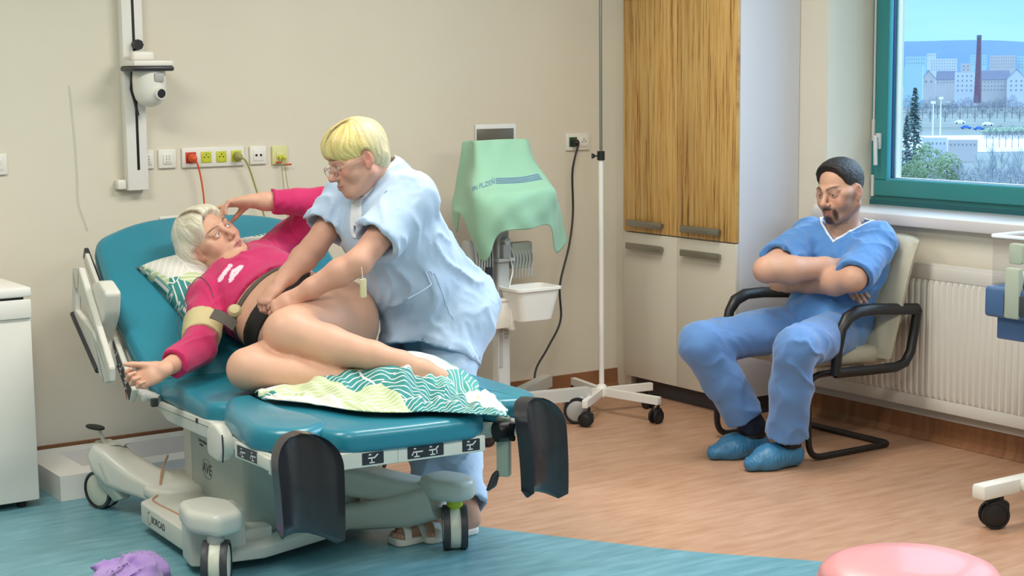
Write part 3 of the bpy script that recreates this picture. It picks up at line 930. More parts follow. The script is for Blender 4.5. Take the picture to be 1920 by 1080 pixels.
lt = text_obj('printed_text', 'FN PLZE\u0147', 1.0, Matrix.Identity(4), 'print_blue', dr, 0.0, label='printed hospital lettering')
xs_ = [v.co.x for v in lt.data.vertices]; x0_, x1_ = min(xs_), max(xs_)
for v in lt.data.vertices:
    u = 2.02 + (v.co.x - x0_) / (x1_ - x0_) * 0.95
    v.co = on_drape(u, stripe_v(u) + 0.17 - v.co.y * 0.40, 0.0048)

# ------------------------------------------------------------------ drip stand
IX, IY = 4.619, 6.077
iv = thing('drip_stand', 'white five-legged drip stand with steel upper pole beside the cabinet', 'drip stand', (IX, IY, 0))
G().cyl((0, 0, 0.10), (0, 0, (4.626,6.077,1.229)[2] - 0.01), 0.0125).build('lower_pole', 'white_paint', iv)
G().cyl((0, 0, 0.6), (0, 0, 2.15), 0.0075).build('upper_pole', 'brushed_steel', iv)
kz = (4.623,6.077,1.229)[2]
g = G().cyl((0, 0, kz - 0.02), (0, 0, kz + 0.022), 0.018, 16); kn = g.build('clamp', 'black_plastic', iv)
g = G().tube([(-0.015, 0.005, kz), (-0.03, 0.012, kz)], 0.004, 8); g.cyl((-0.028, 0.011, kz), (-0.04, 0.016, kz), 0.008, 10, 0.014); g.build('knob', 'black_plastic', kn)
G().lathe([(0.03, 0.085), (0.032, 0.12), (0.02, 0.14), (0.013, 0.145)], None, 20).build('hub', 'white_paint', iv)
for (ax_, ay_) in ((-0.236, -0.19), (0.068, -0.326), (0.252, -0.04), (0.044, 0.275), (-0.26, 0.06)):
    d = Vector((ax_, ay_, 0)); L = d.length; d.normalize()
    MM = frame(d, (0, 0, 1), (0, 0, 0.108))
    G().prism([(-0.018, -0.013), (0.018, -0.013), (0.018, 0.013), (-0.018, 0.013)], 0.02, L + 0.02, MM, bev=0.002).build('leg', 'white_paint', iv)
    caster(iv, (d.x * L, d.y * L), 0.034, 0.042, math.atan2(-d.x, d.y), 'black_plastic', 'black_rubber', True, 'black_plastic', top=0.092)

# ------------------------------------------------------------------ armchair
ch = thing('armchair', 'cream leather cantilever armchair with black frame, occupied by the seated man', 'chair', (4.95, 5.06, 0))
def hl(x, y, z): return Vector((x - 4.95, y - 5.06, z))
yn, yf = 4.775, 5.345
xf, xr, xs = 4.705, 5.185, 5.12
R_ = 0.0135
seatz = 0.365
path = []
def arc_pts(p0, p1, p2, r, n=6):
    p0, p1, p2 = Vector(p0), Vector(p1), Vector(p2)
    a = p1 + (p0 - p1).normalized() * r; b = p1 + (p2 - p1).normalized() * r
    return [a * (1 - t) ** 2 + p1 * 2 * t * (1 - t) + b * t * t for t in [k / n for k in range(n + 1)]]
corners = [(xs - 0.1, yn, seatz), (xf - 0.01, yn, seatz), (xf + 0.0, yn, R_ + 0.002), (xr, yn, R_ + 0.002), (xr, yf, R_ + 0.002), (xf, yf, R_ + 0.002), (xf - 0.01, yf, seatz), (xs - 0.1, yf, seatz)]
pts = [Vector(corners[0])]
for k in range(1, 7):
    pts += arc_pts(corners[k - 1], corners[k], corners[k + 1], 0.075 if k not in (3, 4) else 0.04)
pts.append(Vector(corners[-1]))
G().tube([hl(*p) for p in pts], R_, 12).build('frame', 'black_plastic', ch)
for y in (yn, yf):
    s = 1 if y == yn else -1
    yy = y - 0.058 * s
    zb, zt_ = 0.385, 0.60
    cc = [(4.76, zb), (4.80, zt_ - 0.03), (4.86, zt_ + 0.012), (5.24, zt_ - 0.005), (5.245, zt_ - 0.04), (5.19, zb), (4.76, zb)]
    q = [(4.793, 0.366), (4.803, 0.47), (4.825, 0.555), (4.86, 0.60), (4.92, 0.622), (5.02, 0.622), (5.16, 0.610), (5.285, 0.600)]
    g = G()
    g.tube([hl(x, yy, z) for x, z in q], [(0.019, 0.022) if i < 3 else (0.015, 0.027) for i in range(len(q))], 12)
    g.tube([hl(5.278, yy, 0.60), hl(5.262, yy, 0.52), hl(5.240, yy, 0.42), hl(5.205, yy, 0.375), hl(5.15, yy, 0.362), hl(4.95, yy, 0.368), hl(4.793, yy, 0.375)], 0.021, 12)
    g.build('armrest', 'black_plastic', ch)
# seat pad
M = Matrix.Translation(hl(4.93, 5.06, 0.0)) @ Matrix.Rotation(math.radians(3), 4, 'Y')
g = G().prism(rounded([(-0.26, -0.285), (0.24, -0.285), (0.24, 0.265), (-0.26, 0.275)], 0.07), seatz + 0.012, seatz + 0.095, M, bev=0.035, n=4)
g.build('seat', 'cream_leather', ch)
# back shell: curved padded panel leaning back, top rolled over
def backfn(u, v):
    y = (u - 0.5) * 0.50
    z = 0.44 + v * 0.475
    x = 5.115 + 0.11 * v - 0.035 * (1 - (2 * u - 1) ** 2) * -1 * 0.6
    return x, y, z
g = G()
prof = [(5.14, 0.40), (5.15, 0.46), (5.185, 0.60), (5.235, 0.78), (5.268, 0.875), (5.285, 0.91)]
def bpt(u, v, side):
    t = v * (len(prof) - 1); i = min(int(t), len(prof) - 2); f = t - i
    x = prof[i][0] * (1 - f) + prof[i + 1][0] * f; z = prof[i][1] * (1 - f) + prof[i + 1][1] * f
    w = 0.32 * (1 - 0.10 * (1 - v)) * (1 - 0.06 * max(0, v - 0.8) / 0.2)
    e_ = abs(2 * u - 1)
    th = 0.055 * (1 - e_ ** 6) ** 0.5 * (1 - max(0, v - 0.9) * 4) + 0.008
    y = 5.01 + (2 * u - 1) * w
    x += 0.02 * e_ ** 2 * -1
    return hl(x + (th if side else -th * 0.6) , y, z - (0.02 * e_ ** 6 if v > 0.9 else 0))
nu, nv = 18, 16
ring_rows = []
for j in range(nv):
    v = j / (nv - 1)
    row = [g.bm.verts.new(bpt(i / (nu - 1), v, False)) for i in range(nu)] + [g.bm.verts.new(bpt(i / (nu - 1), v, True)) for i in reversed(range(nu))]
    ring_rows.append(row)
for a, b in zip(ring_rows, ring_rows[1:]):
    for k in range(len(a)):
        g.bm.faces.new((a[k], a[(k + 1) % len(a)], b[(k + 1) % len(a)], b[k]))
g.bm.faces.new(ring_rows[0][::-1]); g.bm.faces.new(ring_rows[-1])
g.build('backrest', 'cream_leather', ch, angle=60)

# ------------------------------------------------------------------ bassinet trolley at right edge
BX0, BY0 = (4.444,3.68,0.827)[0], 3.68
bs = thing('bassinet', 'wheeled newborn bassinet with clear tub on a blue tray, right edge', 'bassinet', (BX0 + 0.4, BY0 - 0.22, 0), 0)
zt = (4.435,3.68,1.045)[2]; ztr = (4.447,3.68,0.872)[2]; zt2 = (4.438,3.68,0.768)[2]; zbt = (4.469,3.68,0.69)[2]
bl = lambda x, y, z: (x - 0.4, y + 0.22, z)
g = G()
g.prism(rounded([bl(-0.005, -0.45, 0)[:2], bl(0.80, -0.45, 0)[:2], bl(0.80, 0.0, 0)[:2], bl(-0.005, 0.0, 0)[:2]], 0.03), zt2, ztr, bev=0.012)
trb = g.build('tray', 'tray_blue', bs)
G().prism(rounded([bl(0.03, -0.43, 0)[:2], bl(0.77, -0.43, 0)[:2], bl(0.77, -0.03, 0)[:2], bl(0.03, -0.03, 0)[:2]], 0.02), zbt, zt2, bev=0.006).build('tray_base', 'tray_blue', bs)
for k in (0.16, 0.42):
    G().span(bl(k, -0.456, zbt + 0.012), bl(k + 0.16, -0.44, zbt + 0.05), 0.004).build('recess', 'dark_grey', trb)
    G().span(bl(-0.010, -0.30 + k * 0.3, zt2 + 0.015), bl(-0.004, -0.22 + k * 0.3, ztr - 0.02), 0.004).build('recess', 'dark_grey', trb)
g = G()
zb0 = ztr + 0.002
for (a, b) in ((bl(0.02, -0.43, zb0), bl(0.026, -0.02, zt)), (bl(0.77, -0.43, zb0), bl(0.776, -0.02, zt)), (bl(0.02, -0.43, zb0), bl(0.776, -0.424, zt)), (bl(0.02, -0.026, zb0), bl(0.776, -0.02, zt)), (bl(0.02, -0.43, zb0), bl(0.776, -0.02, zb0 + 0.006))):
    g.span(a, b)
tub = g.build('clear_tub', 'clear_acrylic', bs, smooth=False)
g = G().tube([bl(0.02, -0.43, zt), bl(0.776, -0.43, zt), bl(0.776, -0.02, zt), bl(0.02, -0.02, zt)], 0.007, 8, closed=True)
g.build('tub_rim', 'clear_rim', tub)
g = G().prism(rounded([bl(0.05, -0.40, 0)[:2], bl(0.75, -0.40, 0)[:2], bl(0.75, -0.05, 0)[:2], bl(0.05, -0.05, 0)[:2]], 0.03), zb0 + 0.008, zb0 + 0.045, bev=0.012)
tag(g.build('bassinet_mattress', 'white_paint', None, label=None), 'thin white mattress lying inside the clear bassinet tub', 'mattress').location = (BX0 + 0.4, BY0 - 0.22, 0)
for k in (0.0,):
    for yy in (-0.13, -0.36):
        G().span(bl(-0.016, yy - 0.03, zt2 + 0.004), bl(0.012, yy + 0.03, zt - 0.10), 0.008).build('clip', 'clip_grey_green', bs)
        G().prism(rounded([bl(0.0, yy - 0.028, 0)[1:2] + (zt - 0.088,), (bl(0, yy + 0.028, 0)[1], zt - 0.088), (bl(0, yy + 0.028, 0)[1], zt - 0.018), (bl(0, yy - 0.028, 0)[1], zt - 0.018)], 0.014), bl(0.0, 0, 0)[0], bl(0.018, 0, 0)[0], Matrix(((0, 0, 1, 0), (1, 0, 0, 0), (0, 1, 0, 0), (0, 0, 0, 1))), bev=0.003).build('clip', 'clip_grey_green', bs)
for xx in (0.20, 0.62):
    G().prism(rounded([bl(xx, -0.26, 0)[:2], bl(xx + 0.06, -0.26, 0)[:2], bl(xx + 0.06, -0.20, 0)[:2], bl(xx, -0.20, 0)[:2]], 0.015), 0.15, zbt).build('column', 'white_plastic', bs)
for yy in (0.0, -0.46):
    G().span(bl(0.0, yy - 0.03, 0.115), bl(0.82, yy + 0.03, 0.17), 0.012).build('base_bar', 'white_plastic', bs)
    for xx in (0.09, 0.74):
        c_ = bl(xx, yy, 0)
        caster(bs, (c_[0], c_[1]), 0.05, 0.05, 2.6, 'black_plastic', 'black_rubber', True, 'black_plastic', top=0.12)
G().span(bl(0.19, -0.46, 0.125), bl(0.27, 0.0, 0.165), 0.01).build('base_bar', 'white_plastic', bs)

# ------------------------------------------------------------------ pink padded stool in the foreground
SX, SY = (2.567,2.3,0.563)[0], (2.567,2.3,0.563)[1]
stl = thing('padded_stool', 'round pink padded stool in the near foreground', 'stool', (SX, SY, 0))
sr, sz = 0.193, 0.552
g = G().lathe([(sr * 0.93, sz - 0.075), (sr * 0.985, sz - 0.065), (sr * 1.0, sz - 0.03), (sr * 0.985, sz - 0.008), (sr * 0.93, sz + 0.006), (sr * 0.8, sz + 0.016), (sr * 0.5, sz + 0.022), (0.001, sz + 0.024)], None, 64)
pd = g.build('seat_pad', 'pink_vinyl', stl, angle=60)
G().torus((0, 0, sz - 0.026), (0, 0, 1), sr * 1.0, 0.0022, 64, 6).build('piping', 'pink_vinyl', pd)
G().cyl((0, 0, 0.14), (0, 0, sz - 0.075), 0.022).build('column', 'chrome', stl)
for k in range(5):
    a = 2 * PI * k / 5 + 0.4
    G().tube([(0, 0, 0.13), (0.22 * math.cos(a), 0.22 * math.sin(a), 0.075)], 0.014, 10).build('leg', 'chrome', stl)
    caster(stl, (0.23 * math.cos(a), 0.23 * math.sin(a)), 0.026, 0.03, a, 'black_plastic', 'black_rubber', True, 'black_plastic', top=0.07)

# ------------------------------------------------------------------ delivery bed
BED = thing('delivery_bed', 'teal upholstered electric delivery bed on white wheeled base', 'bed', (2.592, 5.28, 0), math.radians(-5))
YZ = Matrix(((0, 0, 1, 0), (1, 0, 0, 0), (0, 1, 0, 0), (0, 0, 0, 1)))     # outline (y,z) extruded along x
XZ = Matrix(((1, 0, 0, 0), (0, 0, -1, 0), (0, 1, 0, 0), (0, 0, 0, 1)))    # outline (x,z) extruded along -y
# backrest, tilted 35 degrees
bang = math.atan(0.70)
BM = Matrix.Translation((0, 0.20, 0.533)) @ Matrix.Rotation(bang, 4, 'X')
bo = rounded([(-0.43, -0.06), (-0.475, 0.12), (-0.485, 0.45), (-0.470, 0.80), (-0.27, 0.905), (0.0, 0.930), (0.27, 0.905), (0.47, 0.80), (0.485, 0.45), (0.475, 0.12), (0.43, -0.06)], [0.03, 0.1, 0.1, 0.06, 0.15, 0.15, 0.15, 0.06, 0.1, 0.1, 0.03])
bc = G().prism(bo, -0.095, 0.0, BM, bev=0.036, n=5).build('backrest_cushion', 'teal_vinyl', BED, angle=60)
bo2 = [(x * 0.985, y * 0.985 + 0.01) for x, y in bo]
G().prism(bo2, -0.125, -0.094, BM, bev=0.008).build('backrest_shell', 'bed_white', BED)
G().box((-0.488, 0.72, -0.09), (0.02, 0.20, 0.05), BM, 0.006).build('backrest_trim', 'dark_panel', BED)
g = G().box((-0.498, 0.56, -0.075), (0.018, 0.42, 0.05), BM, 0.006); g.build('backrest_side_rail', 'bed_white', BED)
g = G().box((-0.06, 0.945, -0.06), (0.20, 0.05, 0.03), BM, 0.01)
g.box((0.00, 0.955, -0.03), (0.10, 0.045, 0.035), BM, 0.012)
g.build('head_handle', 'bed_white', BED)
# side control panel with three pictograms
MP = BM @ Matrix.Translation((-0.492, 0.14, -0.10)) @ Matrix.Rotation(-PI / 2, 4, 'Y')
cp = G().prism(rounded([(-0.035, -0.125), (0.035, -0.125), (0.035, 0.165), (-0.035, 0.165)], 0.008), 0.0, 0.02, MP, bev=0.003).build('side_panel', 'bed_white', BED)
cpd = G().prism(rounded([(-0.029, -0.115), (0.025, -0.115), (0.025, 0.150), (-0.029, 0.150)], 0.004), 0.02, 0.0215, MP).build('keypad', 'dark_panel', BED)
def picto(parent, M, s, kind=0):
    """white pictogram of a bed with raised parts, drawn flat on a keypad"""
    g = G()
    def bar(a, b, w):
        a = Vector((*a, 0)) * s; b = Vector((*b, 0)) * s
        d = (b - a).normalized() * 0.5 * w * s; n = Vector((-d.y, d.x, 0))
        g.poly([M @ (a + n - d), M @ (b + n + d), M @ (b - n + d), M @ (a - n - d)])
    bar((-0.4, 0.05), (0.15, 0.05), 0.12)
    bar((0.15, 0.05), (0.42, 0.30 if kind != 1 else 0.05), 0.12)
    bar((-0.12, 0.0), (-0.12, -0.32), 0.10)
    bar((-0.3, -0.36), (0.1, -0.36), 0.10)
    if kind == 1: bar((-0.4, 0.05), (-0.55, -0.2), 0.1)
    if kind == 2: bar((0.3, -0.3), (0.3, 0.0), 0.08)
    bar((-0.34, 0.34), (-0.22, 0.34), 0.12)
    g.build('pictogram', 'print_white', parent, smooth=False)
for k in range(3):
    picto(cp, MP @ Matrix.Translation((0.0, 0.095 - 0.075 * k, 0.0222)) @ Matrix.Rotation(-0.9, 4, 'Z'), 0.05, 0)
G().box((0.004, -0.085, 0.0222), (0.008, 0.035, 0.001), MP @ Matrix.Rotation(-0.5, 4, 'Z')).build('red_mark', 'print_red', cp)
# folding side rail hanging beside the backrest
SR = G()
def srl(px): return px
MR = BM
rail_o = rounded([(0.14, -0.02), (0.30, 0.05), (0.33, 0.045), (0.36, 0.03), (0.355, 0.0)], 0.01)
sr_x = -0.575
def yz_prism(g, o, x0, x1, bev=0.006):
    g.prism(o, x0, x1, YZ, bev=bev)
outer = [(-0.58,0.712,0.894)[1:], (-0.58,0.616,0.903)[1:], (-0.58,0.241,0.577)[1:], (-0.58,0.248,0.527)[1:], (-0.58,0.322,0.509)[1:], (-0.58,0.765,0.685)[1:]]
def frame_poly(o, inner, x0, x1, name, m, parent):
    """ring between two outlines with same vertex count"""
    g = G(); b = g.bm
    A0 = [b.verts.new((x0, *p)) for p in o]; A1 = [b.verts.new((x1, *p)) for p in o]
    B0 = [b.verts.new((x0, *p)) for p in inner]; B1 = [b.verts.new((x1, *p)) for p in inner]
    n = len(o)
    for i in range(n):
        j = (i + 1) % n
        for q in ((A0[i], A0[j], B0[j], B0[i]), (A1[i], A1[j], B1[j], B1[i]), (A0[i], A0[j], A1[j], A1[i]), (B0[i], B0[j], B1[j], B1[i])):
            b.faces.new(q)
    bmesh.ops.bevel(b, geom=b.edges[:], offset=0.003, segments=2, affect='EDGES')
    return g.build(name, m, parent)
inner = [(-0.58,0.685,0.823)[1:], (-0.58,0.647,0.813)[1:], (-0.58,0.416,0.694)[1:], (-0.58,0.408,0.651)[1:], (-0.58,0.462,0.684)[1:], (-0.58,0.701,0.731)[1:]]
sr = frame_poly(outer, inner, -0.595, -0.572, 'side_rail', 'bed_white', BED)
G().tube([(-0.594, *(-0.58,0.736,0.714)[1:]), (-0.594, *(-0.58,0.403,0.544)[1:])], 0.012, 10).build('grip_strip', 'dark_panel', sr)
arm_o = rounded([(-0.53,0.532,0.852)[1:], (-0.53,0.449,0.871)[1:], (-0.53,0.347,0.836)[1:], (-0.53,0.374,0.75)[1:], (-0.53,0.485,0.636)[1:], (-0.53,0.426,0.544)[1:], (-0.53,0.482,0.515)[1:], (-0.53,0.584,0.622)[1:]], 0.02)
G().prism(arm_o, -0.570, -0.51, YZ, bev=0.01).build('rail_pivot', 'bed_white', sr)
# seat and leg cushions
so = rounded([(-0.43, 0.20), (-0.43, -0.34), (-0.36, -0.41), (0.42, -0.41), (0.49, -0.34), (0.49, 0.20)], [0.03, 0.09, 0.03, 0.03, 0.05, 0.03])
G().prism(so, 0.445, 0.533, bev=0.032, n=4).build('seat_cushion', 'teal_vinyl', BED, angle=60)
lo = rounded([(-0.355, -0.33), (-0.43, -0.50), (-0.465, -0.86), (-0.36, -0.985), (-0.215, -0.90), (-0.205, -0.78), (-0.255, -0.60), (-0.255, -0.33)], [0.05, 0.08, 0.08, 0.10, 0.06, 0.06, 0.04, 0.02])
G().prism(lo, 0.462, 0.549, bev=0.032, n=4).build('leg_cushion', 'teal_vinyl', BED, angle=60)
ro = rounded([(0.555, -0.34), (0.58, -0.80), (0.50, -0.90), (0.36, -0.85), (0.34, -0.66), (0.34, -0.34)], [0.05, 0.08, 0.08, 0.06, 0.06, 0.02])
G().prism(ro, 0.462, 0.545, bev=0.032, n=4).build('leg_cushion', 'teal_vinyl', BED, angle=60)
co = rounded([(-0.30, -0.40), (-0.30, -0.62), (-0.28, -0.80), (-0.265, -0.96), (-0.22, -1.02), (0.0, -1.035), (0.22, -1.03), (0.272, -0.99), (0.31, -0.80), (0.36, -0.62), (0.36, -0.40)], [0.02, 0.05, 0.06, 0.05, 0.05, 0.1, 0.05, 0.05, 0.05, 0.05, 0.02])
G().prism(co, 0.462, 0.536, bev=0.026, n=4).build('leg_cushion', 'teal_vinyl', BED, 'wide middle leg cushion', angle=60)
# seat frame below the cushions
G().prism(rounded([(0.10, 0.39), (-0.55, 0.42), (-0.60, 0.47), (-0.36, 0.475), (0.22, 0.445), (0.24, 0.42)], 0.012), -0.432, -0.35, YZ, bev=0.006).build('seat_frame', 'bed_white', BED)
G().prism(rounded([(0.10, 0.39), (-0.80, 0.40), (-0.80, 0.46), (0.22, 0.445), (0.24, 0.42)], 0.012), 0.42, 0.50, YZ, bev=0.006).build('seat_frame', 'bed_white', BED)
G().span((-0.36, -0.80, 0.405), (0.43, 0.18, 0.447), 0.004).build('seat_plate', 'bed_white', BED)
G().cyl((-0.436, -0.24, 0.455), (-0.430, -0.24, 0.455), 0.009, 14).build('screw', 'black_plastic', BED)
pv = G().prism(rounded([(-0.45, 0.385), (-0.56, 0.380), (-0.615, 0.42), (-0.615, 0.475), (-0.52, 0.505), (-0.45, 0.475)], 0.03), -0.472, -0.430, YZ, bev=0.010).build('pivot_cover', 'bed_white', BED)
G().tube(spline([(-0.471, -0.605, 0.39), (-0.473, -0.618, 0.43), (-0.471, -0.608, 0.48)], 6), 0.0025, 6).build('pivot_seam', 'dark_panel', pv)
# left side bracket with clip
g = G().tube([(-0.43, 0.19, 0.455), (-0.47, 0.25, 0.47), (-0.49, 0.30, 0.485)], 0.018, 10)
g.box((-0.47, 0.245, 0.46), (0.03, 0.05, 0.03), None, 0.005)
g.build('rail_bracket', 'light_grey', BED)
G().box((-0.46, 0.16, 0.452), (0.025, 0.022, 0.03), None, 0.004).build('bracket_clip', 'dark_grey', BED)
# control strips under the leg cushions
def strip(a, b, z0, z1, name='control_strip', t=0.016):
    a = Vector((*a, 0)); b = Vector((*b, 0))
    d = (b - a).normalized(); n = Vector((d.y, -d.x, 0))
    M = Matrix((d, Vector((0, 0, 1)), n)).transposed().to_4x4(); M.translation = a + Vector((0, 0, (z0 + z1) / 2))
    L = (b - a).length; h = (z1 - z0) / 2
    o = G().prism(rounded([(0, -h), (L, -h), (L, h), (0, h)], 0.006), -t, 0.0, M, bev=0.003).build(name, 'bed_white', BED)
    return o, M, L, h
o, M, L, h = strip((-0.235, -1.012), (0.262, -1.012), 0.418, 0.470, t=0.03)
for (c, w, ks) in ((0.105, 0.072, (0,)), (0.285, 0.125, (1, 2)), (0.445, 0.062, (0,))):
    kp = G().prism(rounded([(c - w / 2, -h * 0.72), (c + w / 2, -h * 0.72), (c + w / 2, h * 0.72), (c - w / 2, h * 0.72)], 0.003), 0.0, 0.0015, M).build('keypad', 'dark_panel', o)
    for i, k in enumerate(ks):
        picto(o, M @ Matrix.Translation((c + (i - (len(ks) - 1) / 2) * 0.055, 0.0, 0.002)), 0.036, k)
G().box((0.19, 0.0, 0.0005), (0.0012, h * 1.9, 0.001), M).build('strip_joint', 'grey_plastic', o)
o, M, L, h = strip((-0.463, -0.70), (-0.432, -0.955), 0.425, 0.475)
G().prism(rounded([(0.02, -h * 0.7), (L - 0.06, -h * 0.7), (L - 0.06, h * 0.75), (0.02, h * 0.75)], 0.003), 0.0, 0.0015, M).build('keypad', 'dark_grey', o)
for k in range(2):
    picto(o, M @ Matrix.Translation((0.06 + 0.07 * k, 0, 0.002)), 0.034, 1)
o, M, L, h = strip((-0.445, -0.958), (-0.24, -0.985), 0.418, 0.470)
kp = G().prism(rounded([(0.018, -h * 0.78), (0.11, -h * 0.78), (0.11, h * 0.78), (0.018, h * 0.78)], 0.003), 0.0, 0.0015, M).build('keypad', 'dark_panel', o)
g = G()
for k in range(3):
    g.box((0.035, -0.012 + 0.011 * k, 0.002), (0.018, 0.004, 0.0006), M)
g.box((0.075, -0.002, 0.002), (0.02, 0.02, 0.0006), M)
g.build('pictogram', 'print_white', o)
G().prism(rounded([(-0.43, -0.45), (-0.45, -0.96), (0.24, -1.0), (0.33, -0.62), (0.33, -0.45)], 0.03), 0.430, 0.470, bev=0.004).build('leg_frame', 'bed_white', BED)
G().prism(rounded([(0.35, -0.45), (0.35, -0.83), (0.50, -0.88), (0.55, -0.80), (0.54, -0.45)], 0.03), 0.430, 0.466, bev=0.004).build('leg_frame', 'bed_white', BED)

# black padded leg shells hanging at the foot end
def leg_shell(cx, cy, zt, zb, w, yaw, taper=0.84, depth=0.055):
    g = G()
    Mz = Matrix.Translation((cx, cy, 0)) @ Matrix.Rotation(yaw, 4, 'Z')
    nu, nv = 19, 22
    def pt(u, v, side):
        a = 2 * u - 1
        vv = v
        zz = zt + (zb - zt) * vv
        half = w / 2 * (1 - (1 - taper) * vv)
        # arch at the top
        tz = min(1.0, vv / 0.32)
        half *= math.sqrt(max(0.0, 1 - (1 - tz) ** 2.4)) * 0.985 + 0.015
        tb = max(0.0, (vv - 0.93) / 0.07)
        half *= 1 - 0.10 * tb ** 2
        x = a * half
        bow = depth * (x / (w / 2)) ** 2
        rim = 0.018 * abs(a) ** 8
        th = (0.013 + rim) * math.sqrt(max(0.02, 1 - tb ** 2))
        zz -= 0.025 * (x / (w / 2)) * vv - 0.0
        zz += (0.018 * abs(a) ** 2) * (-1) * vv
        y = -bow
        y += -th if side else th * 0.7
        y += 0.035 * (1 - vv) ** 2 + 0.03 * vv * 0
        return Mz @ Vector((x, y, zz))
    rows = []
    for j in range(nv):
        v = (j / (nv - 1)) ** 1.3
        rows.append([g.bm.verts.new(pt(i / (nu - 1), v, True)) for i in range(nu)] + [g.bm.verts.new(pt(i / (nu - 1), v, False)) for i in reversed(range(nu))])
    for a, b in zip(rows, rows[1:]):
        for k in range(len(a)):
            g.bm.faces.new((a[k], a[(k + 1) % len(a)], b[(k + 1) % len(a)], b[k]))
    g.bm.faces.new(rows[0][::-1]); g.bm.faces.new(rows[-1])
    o = g.build('leg_shell', 'black_leather', BED, angle=75)
    # steel rod holding the shell
    p = Mz @ Vector((0, 0.05, zt - 0.09))
    G().tube([p, Mz @ Vector((0, 0.15, zt - 0.09))], 0.012, 10).build('shell_rod', 'light_grey', o)
    return o
leg_shell(-0.385, -1.075, 0.562, 0.262, 0.215, math.radians(2), 0.90)
s2 = leg_shell(0.468, -0.975, 0.562, 0.25, 0.215, math.radians(24), 0.88, 0.040)
M = Matrix.Translation((0.395, -0.93, 0.40)) @ Matrix.Rotation(math.radians(42), 4, 'Z')
G().box((0, 0.02, 0), (0.035, 0.045, 0.20), M, 0.008).build('shell_bracket', 'clip_grey_green', BED)
g = G().prism(rounded([(0, 0), (-0.03, -0.02), (-0.055, -0.075), (-0.02, -0.06)], 0.01), -0.008, 0.008, Matrix.Translation((0.372, -0.91, 0.33)) @ XZ, bev=0.003)
g.build('release_lever', 'dark_grey', BED)
g = G()
c = Vector((0.345, -0.93, 0.455))
g.cyl(c, c + Vector((0.05, 0, 0)), 0.034, 12)
for k in range(5):
    a = 2 * PI * k / 5
    g.box((0, 0, 0), (0.016, 0.02, 0.02), Matrix.Translation(c + Vector((0.045, 0.034 * math.cos(a), 0.034 * math.sin(a)))), 0.004)
g.build('star_knob', 'black_plastic', BED)

# column and base
G().prism(rounded([(-0.315, 0.20), (-0.315, -0.365), (-0.20, -0.40), (0.12, -0.36), (0.12, 0.20)], [0.01, 0.03, 0.06, 0.04, 0.01]), 0.03, 0.425, bev=0.008).build('column', 'bed_grey_green', BED)
G().prism(rounded([(-0.305, 0.34), (-0.305, 0.20), (0.10, 0.20), (0.10, 0.34)], 0.02), 0.08, 0.42, bev=0.006).build('column_rear', 'bed_white', BED)
G().span((-0.310, 0.205, 0.12), (-0.300, 0.225, 0.40), 0.003).build('column_slot', 'grey_plastic', BED)
ML = Matrix(((0, 0, -1, 0), (-1, 0, 0, 0), (0, 1, 0, 0), (0, 0, 0, 1)))      # text reading along -y on the left face
def side_text(nm, s, size, y, z, m, x=-0.3156, bold=False, parent=BED, it=0):
    M = Matrix.Translation((x, y, z)) @ ML
    if it: M = M @ Matrix(((1, it, 0, 0), (0, 1, 0, 0), (0, 0, 1, 0), (0, 0, 0, 1)))
    return text_obj(nm, s, size, M, m, parent, 0.0003, bold=bold)
side_text('emblem_text', 'AVE', 0.056, 0.03, 0.215, 'print_black', it=0.25)
M = Matrix.Translation((-0.3156, 0.03, 0.215)) @ ML @ Matrix.Rotation(-0.15, 4, 'Z') @ Matrix.Diagonal((1.4, 0.92, 1, 1))
g = G(); R0, R1 = 0.036, 0.0378
for k in range(40):
    a, b = 2 * PI * k / 40 + 0.9, 2 * PI * (k + 1) / 40 + 0.9
    if k > 36: continue
    g.poly([M @ Vector((R0 * math.cos(a), R0 * math.sin(a), 0)), M @ Vector((R1 * math.cos(a), R1 * math.sin(a), 0)), M @ Vector((R1 * math.cos(b), R1 * math.sin(b), 0)), M @ Vector((R0 * math.cos(b), R0 * math.sin(b), 0))])
g.build('emblem_ring', 'print_black', BED, smooth=False)
g = G()
M = Matrix.Translation((-0.3156, 0.10, 0.352)) @ ML
for k in range(4):
    for j in range(8):
        a0 = 0.6 + j * 0.42; a1 = a0 + 0.42; r0 = 0.004 + 0.0045 * k; r1 = r0 + 0.0028
        g.poly([M @ Vector((r * math.cos(a), r * math.sin(a) + 0.003 * k, 0)) for r, a in ((r0, a0), (r1, a0), (r1, a1), (r0, a1))])
g.build('red_emblem', 'print_red', BED, smooth=False)
side_text('small_print', 'CZECH DESIGN AWARD', 0.0135, 0.045, 0.308, 'print_black')
side_text('small_print', 'AWARD', 0.011, 0.085, 0.293, 'print_black')
# left step of the base with the maker lettering
g = G()
g.prism(rounded([(-0.545, 0.10), (-0.525, -0.37), (-0.44, -0.45), (-0.25, -0.45), (-0.25, 0.20), (-0.42, 0.20)], [0.02, 0.02, 0.06, 0.02, 0.02, 0.03]), 0.035, 0.112, bev=0.008)
g.build('base_step', 'bed_white', BED)
Mb = Matrix.Translation((-0.5385, -0.06, 0.073)) @ Matrix.Rotation(math.radians(2.4), 4, 'Z') @ ML
text_obj('maker_text', 'BORCAD', 0.034, Mb @ Matrix.Translation((0.03, 0, 0)), 'print_black', BED, 0.0003, bold=True)
g = G()
for k in range(30):
    a, b = 2 * PI * k / 36 + 0.8, 2 * PI * (k + 1) / 36 + 0.8
    for (rx_, ry_) in ((0.014, 0.022),):
        g.poly([Mb @ Vector((-0.062 + rx_ * s_ * math.cos(t_), ry_ * s_ * math.sin(t_), 0.0004)) for s_, t_ in ((1, a), (1.12, a), (1.12, b), (1, b))])
g.build('maker_emblem', 'print_black', BED, smooth=False)
